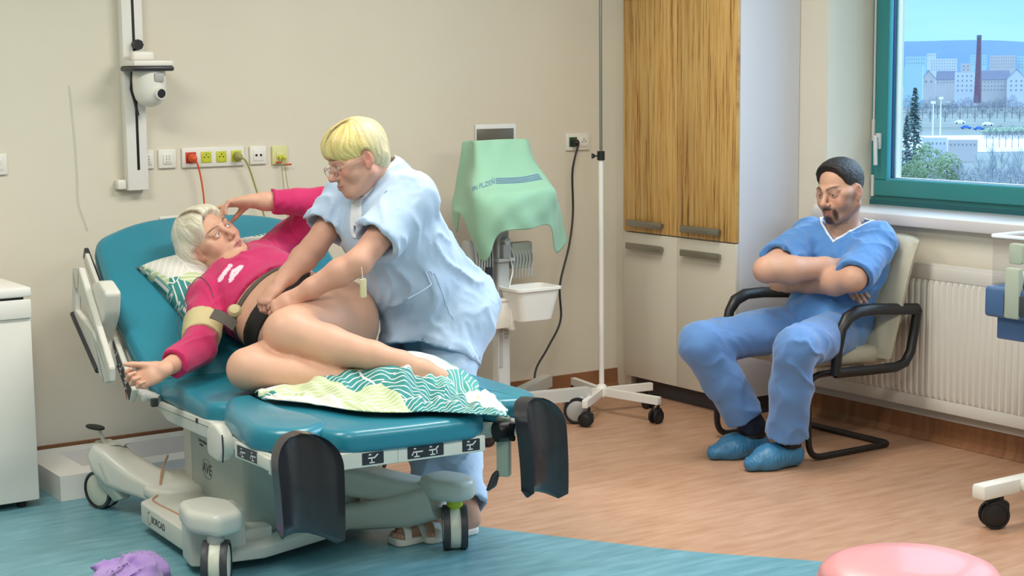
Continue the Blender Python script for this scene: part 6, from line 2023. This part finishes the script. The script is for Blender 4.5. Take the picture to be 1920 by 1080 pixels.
hand_sdf(S, lwr, dl_, V3((-0.339,-0.038,-0.927)), -1, [(0.02, 0.06, 0.05), (0.55, 0.5, 0.3), (0.75, 0.5, 0.3), (0.85, 0.5, 0.3)], 0.10, 0.97, (0.8, 0.3, 0.55), 0.4)
fine = [(hc, 0.165, 0.003), (rwr + dr_ * 0.06, 0.11, 0.003), (lwr + dl_ * 0.09, 0.125, 0.003)]
parts = [S.mesh(0.008)] + [SubSDF(S, c, R).mesh(h) for c, R, h in fine]
pos, F = merge(parts, fine)
col = face_color(pos, hc, HR, hs, SKIN_P, lin('b0606a'), lin('6a503c'), None, lin('d38a7a'), 0.75)
BODY = S
np_mesh('body', pos, F, 'skin', pt, col=col)
eyes(pt, w_p, HR, hs, V3((-0.35, 1, 0.2)), 'iris_blue')
hair_bob(w_p, HR, hs, hc, pt, (lin('cfc7ad'), lin('efe9d6'), lin('ddd9cc')), lin('6a5238'), [
    ('e', (0, -0.030, 0.034), (0.088, 0.106, 0.098), 0.02, 'u'), ('e', (0, 0.020, 0.062), (0.078, 0.070, 0.056), 0.03, 'u'),
    ('e', (0.01, -0.085, -0.03), (0.088, 0.06, 0.095), 0.03, 'u'), ('c', (0.068, -0.040, 0.02), (0.070, -0.072, -0.125), 0.040, 0.030),
    ('c', (0.03, -0.09, 0.0), (0.050, -0.105, -0.115), 0.05, 0.030), ('c', (-0.070, -0.03, 0.02), (-0.074, -0.055, -0.085), 0.036, 0.022),
    ('e', (0, 0.112, -0.020), (0.074, 0.080, 0.098), 0.012, 's'), ('e', (0, 0.10, 0.030), (0.055, 0.05, 0.055), 0.02, 's'),
    ('e', (0.092, 0.012, -0.030), (0.035, 0.034, 0.045), 0.01, 's'), ('e', (-0.092, 0.012, -0.030), (0.035, 0.034, 0.045), 0.01, 's')], part_x=0.02, amp=0.004)
# pink top
def pink():
    S = SDF(); torso(S, 0.012); i = 0.010
    hp_ = lerp(chs, pel, 0.37)
    S.plane(hp_, nrm(-U_ * 1.0 + Lx * 0.03), hp_, 0.60)
    for sh in (rsh, lsh): S.cone(neck - U_ * 0.03, sh, 0.048 + i, 0.062 + i, 0.04)
    S.chain([rsh, rel], [0.066, 0.060], 0.03)
    S.cone(rel, lerp(rel, rwr, 0.72), 0.060, 0.050, 0.02, flat='b')
    S.cone(lerp(rel, rwr, 0.5), lerp(rel, rwr, 0.76), 0.032, 0.040, 0.003, 's')
    S.chain([lsh, lel], [0.070, 0.060], 0.04)
    S.cone(lel, lerp(lel, lwr, 0.70), 0.058, 0.048, 0.02, flat='b')
    S.cone(lerp(lel, lwr, 0.5), lerp(lel, lwr, 0.74), 0.032, 0.039, 0.003, 's')
    S.disp(folds(0.010, 7, U_ * 0.5 + Lx, seed=21, across=18))
    S.cone(neck + U_ * 0.07 + F_ * 0.02, neck - U_ * 0.055 + F_ * 0.02, 0.095, 0.080, 0.004, 's')
    return S
S = pink(); p_, f_ = S.mesh(0.0055, smooth=1)
bc_ = V3((2.54,5.62,0.877))
q = (p_ - bc_)
cr_ = V3((0.828,-0.561,-0.01)); cu_ = V3((0.081,0.101,0.992)); cf_ = V3((-0.555,-0.821,0.129))
a = q @ cr_; b = q @ cu_
# printed white lettering blocks on the chest
def stroke(ax, ay, bx, by, w):
    d = np.array([bx - ax, by - ay]); L2 = (d ** 2).sum(); t = np.clip(((a - ax) * d[0] + (b - ay) * d[1]) / L2, 0, 1)
    return np.hypot(a - ax - d[0] * t, b - ay - d[1] * t) < w
px_ = 1 / 500.
m = stroke(-26 * px_, -12 * px_, -10 * px_, 14 * px_, 0.009) | stroke(-4 * px_, -14 * px_, 14 * px_, 12 * px_, 0.007) | stroke(-4 * px_, -14 * px_, -2 * px_, 2 * px_, 0.007) | stroke(-2 * px_, 4 * px_, 12 * px_, 12 * px_, 0.007)
m &= (q @ cf_ > -0.12)
colr = np.tile(V3(lin('c41c60')), (len(p_), 1)); colr[m] = V3(lin('ecd3e0'))
np_mesh('top', p_, f_, 'pink_cloth', pt, None, colr)
# cream pressure cuff on the upper arm
S = SDF(); a_, b_ = lerp(rsh, rel, 0.50), lerp(rsh, rel, 0.84)
S.cone(a_, b_, 0.073, 0.070, 0.01, flat='ab'); S.disp(folds(0.004, 30, (0, 0, 1), seed=5)); p_, f_ = S.mesh(0.005, smooth=1); np_mesh('pressure_cuff', p_, f_, 'cuff_cream', pt, 'cream pressure cuff')
# belts: bands lying on the body surface
def band(name, c, n, hw, m, t=0.004, lo=None, hi=None, ext=0.26, keep=None, base=None):
    base = base or BODY
    c = V3(c); n = nrm(n)
    def fn(X, Y, Z):
        D = base.eval(X, Y, Z, c - ext, c + ext)
        d = np.maximum(np.abs(D - t * 0.5) - t, np.abs((X - c[0]) * n[0] + (Y - c[1]) * n[1] + (Z - c[2]) * n[2]) - hw)
        if keep is not None:
            d = np.maximum(d, (X - keep[0][0]) * keep[1][0] + (Y - keep[0][1]) * keep[1][1] + (Z - keep[0][2]) * keep[1][2])
        return d
    T = SDF(); T._add(fn, c - ext, c + ext, 0.001, 'u')
    p_, f_ = T.mesh(0.004, smooth=1)
    return np_mesh(name, p_, f_, m, pt)
torso_only = SDF(); torso(torso_only, 0.0); torso_only.ell(pel, (0.155, 0.15, 0.14), TB, 0.06); torso_only.cone(belly, pel, 0.14, 0.14, 0.06, ell=(Lx, 1.1))
c0 = lerp(chs, pel, 0.45)
band('monitor_belt', c0, U_ + Lx * 0.0, 0.015, 'belt_grey', base=torso_only)
c1 = lerp(chs, pel, 0.74)
band('underwear', c1 + U_ * 0.0, U_ + Lx * 0.10 + F_ * 0.05, 0.032, 'underwear', base=torso_only, keep=(V3((2.613,5.2,0.742)), V3((0.828,-0.561,-0.01))))
# belt tail and transducer on the side of the belly
tp = [V3((2.331,5.36,0.772)), V3((2.358,5.33,0.754)), V3((2.398,5.32,0.724))]
g = G(); n_ = nrm(V3((-0.349,-0.704,0.604))); s_ = nrm(np.cross(tp[2] - tp[0], n_))
g.grid(lambda a, b: Vector(tp[0] * (1 - a) + tp[2] * a + s_ * (b - 0.5) * 0.042 + n_ * 0.014 * math.sin(PI * a)), 10, 3, thick=0.004)
g.build('belt_tail', 'belt_grey', pt, world=True)
G().lathe([(0.024, 0), (0.026, 0.008), (0.018, 0.020), (0.001, 0.022)], frame(n_, s_, V3((2.418,5.36,0.772))), 20).build('transducer', 'cuff_cream', pt, world=True)
# thin sensor lead looping by the shoulder
G().tube(spline([(2.247,5.45,0.668), (2.264,5.52,0.717), (2.325,5.6,0.781), (2.358,5.64,0.824), (2.411,5.66,0.867), (2.426,5.6,0.842), (2.42,5.55,0.798)], 8), 0.0018, 6).build('sensor_lead', 'dark_grey', pt, world=True)

# --- printed leaf cloth for pillow and blanket
def leafprint(nt, co, b):
    vo = node(nt, 'ShaderNodeTexVoronoi', {'Vector': co, 'Scale': 5.0, 'Randomness': 0.8})
    d = node(nt, 'ShaderNodeVectorMath', {0: co, 1: vo.outputs['Position']}, operation='SUBTRACT')
    sep = node(nt, 'ShaderNodeSeparateColor', {0: vo.outputs['Color']})
    an = node(nt, 'ShaderNodeMath', {0: sep.outputs[0], 1: 6.283}, operation='MULTIPLY')
    ro = node(nt, 'ShaderNodeVectorRotate', {'Vector': d.outputs[0], 'Angle': an.outputs[0]}, rotation_type='Z_AXIS')
    sx = node(nt, 'ShaderNodeSeparateXYZ', {0: ro.outputs[0]})
    ab = node(nt, 'ShaderNodeMath', {0: sx.outputs[1]}, operation='ABSOLUTE')
    ml = node(nt, 'ShaderNodeMath', {0: ab.outputs[0], 2: sx.outputs[0]}, operation='MULTIPLY_ADD'); ml.inputs[1].default_value = 1.1
    fr = node(nt, 'ShaderNodeMath', {0: ml.outputs[0], 1: 32.0}, operation='MULTIPLY')
    fc = node(nt, 'ShaderNodeMath', {0: fr.outputs[0]}, operation='FRACT')
    vein = node(nt, 'ShaderNodeMath', {0: fc.outputs[0], 1: 0.20}, operation='LESS_THAN')
    mid = node(nt, 'ShaderNodeMath', {0: ab.outputs[0], 1: 0.0025}, operation='LESS_THAN')
    vv = node(nt, 'ShaderNodeMath', {0: vein.outputs[0], 1: mid.outputs[0]}, operation='MAXIMUM')
    leafc = ramp(nt, [(0.0, '3f8a88'), (0.30, '5aa39c'), (0.52, 'bccb9c'), (0.68, 'd9d8d0')], 'CONSTANT')
    nt.links.new(sep.outputs[1], leafc.inputs[0])
    mx = node(nt, 'ShaderNodeMixRGB', {0: vv.outputs[0], 1: leafc.outputs[0]}); mx.inputs[2].default_value = (*lin('e9e8e2'), 1)
    return mx.outputs[0]
texmat('leaf_print', lambda nt, co, b: leafprint(nt, node(nt, 'ShaderNodeAttribute', attribute_name='LeafUV').outputs['Vector'], b), rough=0.85, spec=0.2)
# pillow on the tilted backrest
BW_ = root_matrix(BED) @ BM
pl = thing('pillow', 'white pillow with teal leaf print under the woman\'s head', 'pillow', tuple((BW_ @ Vector((-0.06, 0.45, 0)))), 0)
PM = BW_ @ Matrix.Translation((0.02, 0.455, 0.0)) @ Matrix.Rotation(math.radians(14), 4, 'Z')
g = G()
nn = 34
def pil(u, v, s):
    a = 2 * u - 1; b = 2 * v - 1
    e_ = (1 - abs(a) ** 3.5) * (1 - abs(b) ** 3.5)
    z = 0.095 * max(e_, 0) ** 0.5
    dx, dy = (a * 0.5 + 0.02) , b * 0.5
    z *= 1 - 0.45 * math.exp(-((dx + 0.08) ** 2 + (dy - 0.05) ** 2) / 0.03)
    w = 0.006 * math.sin(9 * a + 3 * b) * math.sin(7 * b - 2 * a) * e_
    x = a * 0.33 * (1 - 0.06 * (1 - b * b)); y = b * 0.235 * (1 - 0.06 * (1 - a * a))
    return PM @ Vector((x, y, (z + w if s else 0.0) + 0.004))
UVL = g.bm.verts.layers.float_vector.new('LeafUV')
for s in (1, 0):
    V = [[g.bm.verts.new(pil(i / nn, j / nn, s)) for j in range(nn + 1)] for i in range(nn + 1)]
    for i in range(nn + 1):
        for j in range(nn + 1):
            V[i][j][UVL] = (i / nn * 0.62, j / nn * 0.45 + s * 0.7, 0)
    for i in range(nn):
        for j in range(nn):
            g.bm.faces.new((V[i][j], V[i + 1][j], V[i + 1][j + 1], V[i][j + 1]))
bmesh.ops.remove_doubles(g.bm, verts=g.bm.verts, dist=0.0009)
g.build('cover', 'leaf_print', pl, world=True, angle=180)
# blanket over the feet
BC = [
 [(2.274,4.9,0.562), (2.446,4.92,0.585), (2.6,4.9,0.604), (2.785,4.86,0.648), (2.913,4.85,0.634), (3.01,4.8,0.581), (3.017,4.65,0.538), (2.872,4.28,0.534)],
 [(2.267,4.87,0.561), (2.418,4.84,0.582), (2.54,4.77,0.593), (2.72,4.74,0.621), (2.822,4.7,0.597), (2.89,4.62,0.565), (2.876,4.45,0.547), (2.852,4.25,0.536)],
 [(2.267,4.85,0.558), (2.381,4.74,0.568), (2.479,4.62,0.573), (2.602,4.52,0.592), (2.689,4.48,0.574), (2.753,4.42,0.558), (2.779,4.3,0.553), (2.834,4.22,0.537)],
 [(2.268,4.819,0.556), (2.354,4.655,0.556), (2.419,4.458,0.556), (2.515,4.355,0.556), (2.591,4.319,0.556), (2.649,4.254,0.556), (2.711,4.195,0.553), (2.811,4.186,0.535)],
]
bl_ = thing('blanket', 'crumpled white blanket with teal and green leaf print over her feet', 'blanket', (2.6, 4.6, 0.55))
BV = [[Vector(p) for p in r] for r in BC]
def blk(u, v):
    i = min(int(u), 6); j = min(int(v), 2); fu = u - i; fv = v - j
    rows = []
    for jj in (j - 1, j, j + 1, j + 2):
        r = BV[max(0, min(3, jj))]
        rows.append(cr(r[max(0, i - 1)], r[i], r[i + 1], r[min(7, i + 2)], fu))
    p = cr(*rows, fv)
    e_ = math.sin(PI * v / 3) ** 0.6
    w = 0.010 * math.sin(4.2 * u + 1.2 * math.sin(1.4 * v)) * e_ + 0.007 * math.sin(9 * u + 2.5 * v) * e_ + 0.004 * math.sin(17 * u - 5 * v) * e_
    return p + Vector((0, -w * 0.5, w))
g = G(); UVL = g.bm.verts.layers.float_vector.new('LeafUV')
def blk_uv(a, b): return blk(a * 7, b * 3)
V = [[g.bm.verts.new(blk_uv(i / 119, j / 45)) for j in range(46)] for i in range(120)]
fs_ = []
for i in range(120):
    for j in range(46):
        V[i][j][UVL] = (i / 119 * 0.85 + 2.35, j / 45 * 0.42 + 1.3, 0)
        if i and j: fs_.append(g.bm.faces.new((V[i - 1][j - 1], V[i][j - 1], V[i][j], V[i - 1][j])))
g.bm.normal_update(); bmesh.ops.solidify(g.bm, geom=fs_, thickness=0.003)
g.build('cloth', 'leaf_print', bl_, world=True, angle=180)

# lilac cloth lying on the floor at the bottom edge
lc_ = tag(empty('crumpled_cloth', (1.80, 5.0, 0)), 'crumpled lilac cloth lying on the blue floor at the bottom edge', 'cloth')
S = SDF(); c = V3((1.778,4.794,0.03))
for k in range(7):
    a = k * 0.9; r = 0.05 + 0.015 * (k % 3)
    S.ell(c + V3((0.055 * math.cos(a) * 1.2, 0.055 * math.sin(a), 0.012 + 0.008 * (k % 2))), (r, r * 0.8, 0.035), None, 0.03)
S.plane((0, 0, 0.003), (0, 0, -1), c, 0.5)
S.disp(folds(0.035, 8, (1, 0.5, 0.4), seed=44, along=8, across=26)); p_, f_ = S.mesh(0.006, smooth=1); np_mesh('cloth', p_, f_, 'lilac_cloth', lc_)

# ------------------------------------------------------------------ the town seen through the window
def far(px, py, dist):
    """point at a distance (m) along the view ray of a pixel of the photograph"""
    d = CAMR @ Vector(((px - 960) / 3047, -(py - 540) / 3047, -1))
    return Vector((0, 0, 1.6)) + d * dist
GZ = -28.0
mat('outdoor_ground', '6b7370', 0.95, noise=0.35, nscale=0.02)
mat('grass_field', '7f9a78', 0.95, noise=0.2, nscale=0.05)
mat('hill_haze_blue', '3f62a2', 0.95, noise=0.12, nscale=0.004)  # distance haze is painted into the hills as a blue base colour
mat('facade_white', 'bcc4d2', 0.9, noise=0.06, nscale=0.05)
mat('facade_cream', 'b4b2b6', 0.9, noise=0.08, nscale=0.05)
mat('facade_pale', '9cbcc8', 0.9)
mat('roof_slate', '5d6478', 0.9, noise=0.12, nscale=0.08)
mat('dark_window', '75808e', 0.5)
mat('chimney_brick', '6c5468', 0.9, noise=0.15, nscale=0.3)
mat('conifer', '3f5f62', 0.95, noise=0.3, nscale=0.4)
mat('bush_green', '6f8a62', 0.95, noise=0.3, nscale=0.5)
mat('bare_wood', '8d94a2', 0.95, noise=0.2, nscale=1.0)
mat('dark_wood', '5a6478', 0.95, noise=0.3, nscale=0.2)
mat('car_blue', '2f62b8', 0.4)
mat('car_white', 'd9dee4', 0.4)
view_dir = (CAMR @ Vector((840 / 3047, 0, -1)))
vx = Vector((view_dir.x, view_dir.y, 0)).normalized(); vr = Vector((vx.y, -vx.x, 0))
FR = Matrix((vr, vx, Vector((0, 0, 1)))).transposed().to_4x4()
tag(struct(G().span((8, -2500, GZ - 2), (6000, 5000, GZ)).build('ground', 'outdoor_ground')))
# hills on the horizon
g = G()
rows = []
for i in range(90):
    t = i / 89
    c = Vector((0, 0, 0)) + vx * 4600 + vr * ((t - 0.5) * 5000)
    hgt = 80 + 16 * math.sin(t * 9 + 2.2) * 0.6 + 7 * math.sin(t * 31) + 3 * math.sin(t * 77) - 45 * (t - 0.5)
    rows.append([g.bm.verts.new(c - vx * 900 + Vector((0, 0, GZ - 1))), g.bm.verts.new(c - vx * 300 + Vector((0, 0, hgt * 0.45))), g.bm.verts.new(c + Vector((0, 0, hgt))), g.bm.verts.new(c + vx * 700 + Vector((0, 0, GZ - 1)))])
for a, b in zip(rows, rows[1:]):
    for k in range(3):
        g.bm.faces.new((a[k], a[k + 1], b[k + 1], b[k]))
struct(g.build('hills', 'hill_haze_blue'))
def building(x0, x1, yt, yb, dist, label, wall='facade_white', roof=0.0, gable=False, wins=None, depth=14, roof_m='roof_slate', group=None):
    c = far((x0 + x1) / 2, yb, dist); top = far((x0 + x1) / 2, yt, dist).z
    s = dist / 3047
    w = (x1 - x0) * s; h = max(top - c.z, 2.0) + 2.0
    b = thing('building', label, 'building', (c.x, c.y, c.z - 2.0), math.atan2(vr.y, vr.x), group)
    ze = h - roof * s
    G().span((-w / 2, 0, -12), (w / 2, depth, ze)).build('walls', wall, b, smooth=False)
    if roof:
        g = G()
        if gable:
            g.poly([(-w / 2, -0.01, ze), (w / 2, -0.01, ze), (0, -0.01, h)]); g.build('gable', wall, b, smooth=False)
            g = G()
            for s_ in (-1, 1):
                g.poly([(s_ * w * 0.53, -0.6, ze - 0.6), (0, -0.6, h + 0.3), (0, depth, h + 0.3), (s_ * w * 0.53, depth, ze - 0.6)])
        else:
            g.poly([(-w * 0.51, -0.5, ze), (w * 0.51, -0.5, ze), (w * 0.47, depth / 2, h), (-w * 0.47, depth / 2, h)])
            g.poly([(-w * 0.51, depth + 0.5, ze), (w * 0.51, depth + 0.5, ze), (w * 0.47, depth / 2, h), (-w * 0.47, depth / 2, h)])
            for s_ in (-1, 1):
                g.poly([(s_ * w * 0.51, -0.5, ze), (s_ * w * 0.51, depth + 0.5, ze), (s_ * w * 0.47, depth / 2, h)])
        g.build('roof', roof_m, b, smooth=False)
    if wins:
        nx, nz, z0, z1 = wins
        me = None
        for i in range(nx):
            for j in range(nz):
                x = -w / 2 + w * (i + 0.75) / (nx + 0.5); z = 2 + (h - 2) * (z0 + (z1 - z0) * (j + 0.5) / nz)
                ww = w / nx * 0.26; wh = (h - 2) * (z1 - z0) / nz * 0.36
                G().span((x - ww / 2, -0.12, z - wh / 2), (x + ww / 2, 0.1, z + wh / 2)).build('window', 'dark_window', b, smooth=False)
    return b
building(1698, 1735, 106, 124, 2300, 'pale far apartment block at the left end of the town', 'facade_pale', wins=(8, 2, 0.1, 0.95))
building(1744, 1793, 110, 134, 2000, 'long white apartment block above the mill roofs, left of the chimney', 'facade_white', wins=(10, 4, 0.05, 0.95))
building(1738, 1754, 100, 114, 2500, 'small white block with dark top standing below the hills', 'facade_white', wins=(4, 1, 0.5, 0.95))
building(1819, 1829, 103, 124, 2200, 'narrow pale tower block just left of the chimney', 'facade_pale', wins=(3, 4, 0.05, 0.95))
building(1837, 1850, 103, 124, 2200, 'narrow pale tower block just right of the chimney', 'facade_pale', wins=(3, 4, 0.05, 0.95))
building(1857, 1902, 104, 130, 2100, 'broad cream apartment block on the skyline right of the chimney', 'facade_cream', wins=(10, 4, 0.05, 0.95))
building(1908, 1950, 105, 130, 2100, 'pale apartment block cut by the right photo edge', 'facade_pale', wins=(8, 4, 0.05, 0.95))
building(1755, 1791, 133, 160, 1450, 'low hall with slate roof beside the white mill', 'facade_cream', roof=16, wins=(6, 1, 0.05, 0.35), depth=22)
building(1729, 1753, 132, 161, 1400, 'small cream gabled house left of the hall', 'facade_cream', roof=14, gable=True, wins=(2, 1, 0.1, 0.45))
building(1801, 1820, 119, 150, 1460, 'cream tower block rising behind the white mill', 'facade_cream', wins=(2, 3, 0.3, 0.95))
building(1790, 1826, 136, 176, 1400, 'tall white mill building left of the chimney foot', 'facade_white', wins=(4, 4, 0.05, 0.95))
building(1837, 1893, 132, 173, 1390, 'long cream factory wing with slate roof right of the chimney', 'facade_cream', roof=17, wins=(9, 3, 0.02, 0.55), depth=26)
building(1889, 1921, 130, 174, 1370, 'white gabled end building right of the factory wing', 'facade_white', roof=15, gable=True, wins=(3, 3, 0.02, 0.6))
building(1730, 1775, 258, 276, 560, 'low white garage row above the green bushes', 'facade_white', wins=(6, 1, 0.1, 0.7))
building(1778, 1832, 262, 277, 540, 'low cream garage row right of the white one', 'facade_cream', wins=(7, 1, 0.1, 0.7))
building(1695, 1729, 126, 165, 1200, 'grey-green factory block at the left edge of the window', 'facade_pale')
# chimney
c = far(1833, 186, 1330); top = far(1834, 66, 1330).z
chm = thing('factory_chimney', 'tall brown brick factory chimney rising above the town', 'chimney', (c.x, c.y, c.z - 3))
h = top - c.z + 3
G().lathe([(3.1, 0), (1.75, h - 3), (1.75, h)], None, 20).build('shaft', 'chimney_brick', chm)
G().lathe([(1.95, h - 3.2), (2.0, h - 0.4), (1.7, h)], None, 20).build('crown', 'dark_wood', chm)
# lamp masts
for k, (px_, y0, y1) in enumerate(((1749, 240, 192), (1763, 243, 184))):
    c = far(px_, y0, 640); h = far(px_, y1, 640).z - c.z
    lm = thing('floodlight_mast', ('shorter left white floodlight mast by the garages', 'taller right white floodlight mast by the garages')[k], 'mast', (c.x, c.y, c.z), math.atan2(vr.y, vr.x))
    G().cyl((0, 0, -4), (0, 0, h), 0.28, 8, 0.18).build('pole', 'car_white', lm)
    G().span((-0.9, -0.3, h - 0.5), (0.9, 0.3, h + 0.5)).build('lamp_head', 'car_white', lm)
# parked cars
for k, (px_, py_, m, lb) in enumerate(((1800, 232, 'car_white', 'white car parked on the far side, left'), (1811, 242, 'car_blue', 'blue car parked left of the other blue car'), (1835, 244, 'car_blue', 'blue car parked beside the white van'), (1852, 236, 'car_white', 'white van parked right of the blue cars'))):
    c = far(px_, py_, 650)
    cr_o = tag(empty('car', (c.x, c.y, c.z), math.atan2(vr.y, vr.x) + 0.1 * k), lb, 'car')
    G().prism([(-2.1, 0.3), (2.1, 0.3), (2.1, 0.9), (1.2, 1.0), (0.7, 1.5), (-1.0, 1.5), (-1.5, 1.0), (-2.1, 0.9)], -0.85, 0.85, XZ, bev=0.1, n=1).build('body', m, cr_o)
    for x in (-1.3, 1.3):
        G().cyl((x, -0.9, 0.33), (x, 0.9, 0.33), 0.33, 10).build('wheel', 'black_rubber', cr_o)
struct(G().prism([tuple(far(x, y, d_).xy) for x, y, d_ in ((1690, 250, 600), (1960, 250, 600), (1960, 228, 760), (1690, 228, 760))], GZ, GZ + 0.3).build('car_park', 'facade_cream'))
struct(G().prism([tuple((far(x, 226, d_)).xy) for x, d_ in ((1840, 800), (2000, 800), (2000, 860), (1840, 860))], GZ, GZ + 0.4).build('grass_strip', 'grass_field'))
# trees
def foliage(name, c, size, n, leaf, m, parent, rnd):
    g = G()
    for _ in range(n):
        while True:
            p = Vector((rnd.uniform(-1, 1), rnd.uniform(-1, 1), rnd.uniform(-1, 1)))
            if 0.35 < p.length < 1: break
        q = Vector((p.x * size[0], p.y * size[1], p.z * size[2])) + Vector(c)
        a = Vector((rnd.uniform(-1, 1), rnd.uniform(-1, 1), rnd.uniform(-1, 1))).normalized() * leaf
        b = a.orthogonal().normalized() * leaf
        g.poly([q - a, q + b, q + a, q - b])
    return g.build(name, m, parent, smooth=False)
def tree(px_, yb, yt, dist, label, kind='bush', wpx=30, group=None, seed=0):
    rnd = random.Random(seed * 13 + int(px_))
    c = far(px_, yb, dist); h = far(px_, yt, dist).z - c.z; w = wpx * dist / 3047 / 2.15
    t = thing('tree', label, 'tree', (c.x, c.y, c.z), 0, group)
    if kind == 'fir':
        G().cyl((0, 0, -2), (0, 0, h * 0.9), w * 0.08, 8, w * 0.02).build('trunk', 'dark_wood', t)
        g = G()
        for k in range(520):
            z = rnd.uniform(0.03, 1.0) ; r = w * (1 - z) ** 0.8 * rnd.uniform(0.3, 1.05); a = rnd.uniform(0, 6.3)
            q = Vector((r * math.cos(a), r * math.sin(a), z * h)); l = w * 0.13
            d = Vector((math.cos(a), math.sin(a), -0.5)) * l * 1.6; n_ = Vector((-math.sin(a), math.cos(a), 0)) * l
            g.poly([q - n_, q + d, q + n_, q - d * 0.4])
        g.build('crown', 'conifer', t, smooth=False)
    elif kind == 'bush':
        G().cyl((0, 0, -2), (0, 0, h * 0.5), w * 0.06, 8, w * 0.03).build('trunk', 'dark_wood', t)
        foliage('crown', (0, 0, h * 0.5), (w, w, h * 0.52), 900, w * 0.075, 'bush_green', t, rnd)
    elif kind == 'dark':
        G().cyl((0, 0, -2), (0, 0, h * 0.5), w * 0.06, 8, w * 0.03).build('trunk', 'dark_wood', t)
        foliage('crown', (0, 0, h * 0.5), (w, w, h * 0.52), 1300, w * 0.05, 'dark_wood', t, rnd)
    else:
        g = G()
        def branch(p, d, L, r, dep):
            q = p + d * L
            mid = (p + q) / 2 + Vector((rnd.uniform(-1, 1), rnd.uniform(-1, 1), 0)) * L * 0.06
            g.tube([p, mid, q], [r, r * 0.85, r * 0.65], 4)
            if dep:
                for _ in range(4 if dep > 1 else 3):
                    nd = (d + Vector((rnd.uniform(-1, 1), rnd.uniform(-1, 1), rnd.uniform(-0.2, 0.7))) * 0.55).normalized()
                    branch(p + d * L * rnd.uniform(0.55, 1.0), nd, L * rnd.uniform(0.55, 0.75), r * 0.55, dep - 1)
        branch(Vector((0, 0, -1)), Vector((rnd.uniform(-0.15, 0.15), rnd.uniform(-0.1, 0.1), 1)).normalized(), h * 0.42, max(w * 0.022, 0.05), 4)
        g.build('branches', 'bare_wood', t)
    return t
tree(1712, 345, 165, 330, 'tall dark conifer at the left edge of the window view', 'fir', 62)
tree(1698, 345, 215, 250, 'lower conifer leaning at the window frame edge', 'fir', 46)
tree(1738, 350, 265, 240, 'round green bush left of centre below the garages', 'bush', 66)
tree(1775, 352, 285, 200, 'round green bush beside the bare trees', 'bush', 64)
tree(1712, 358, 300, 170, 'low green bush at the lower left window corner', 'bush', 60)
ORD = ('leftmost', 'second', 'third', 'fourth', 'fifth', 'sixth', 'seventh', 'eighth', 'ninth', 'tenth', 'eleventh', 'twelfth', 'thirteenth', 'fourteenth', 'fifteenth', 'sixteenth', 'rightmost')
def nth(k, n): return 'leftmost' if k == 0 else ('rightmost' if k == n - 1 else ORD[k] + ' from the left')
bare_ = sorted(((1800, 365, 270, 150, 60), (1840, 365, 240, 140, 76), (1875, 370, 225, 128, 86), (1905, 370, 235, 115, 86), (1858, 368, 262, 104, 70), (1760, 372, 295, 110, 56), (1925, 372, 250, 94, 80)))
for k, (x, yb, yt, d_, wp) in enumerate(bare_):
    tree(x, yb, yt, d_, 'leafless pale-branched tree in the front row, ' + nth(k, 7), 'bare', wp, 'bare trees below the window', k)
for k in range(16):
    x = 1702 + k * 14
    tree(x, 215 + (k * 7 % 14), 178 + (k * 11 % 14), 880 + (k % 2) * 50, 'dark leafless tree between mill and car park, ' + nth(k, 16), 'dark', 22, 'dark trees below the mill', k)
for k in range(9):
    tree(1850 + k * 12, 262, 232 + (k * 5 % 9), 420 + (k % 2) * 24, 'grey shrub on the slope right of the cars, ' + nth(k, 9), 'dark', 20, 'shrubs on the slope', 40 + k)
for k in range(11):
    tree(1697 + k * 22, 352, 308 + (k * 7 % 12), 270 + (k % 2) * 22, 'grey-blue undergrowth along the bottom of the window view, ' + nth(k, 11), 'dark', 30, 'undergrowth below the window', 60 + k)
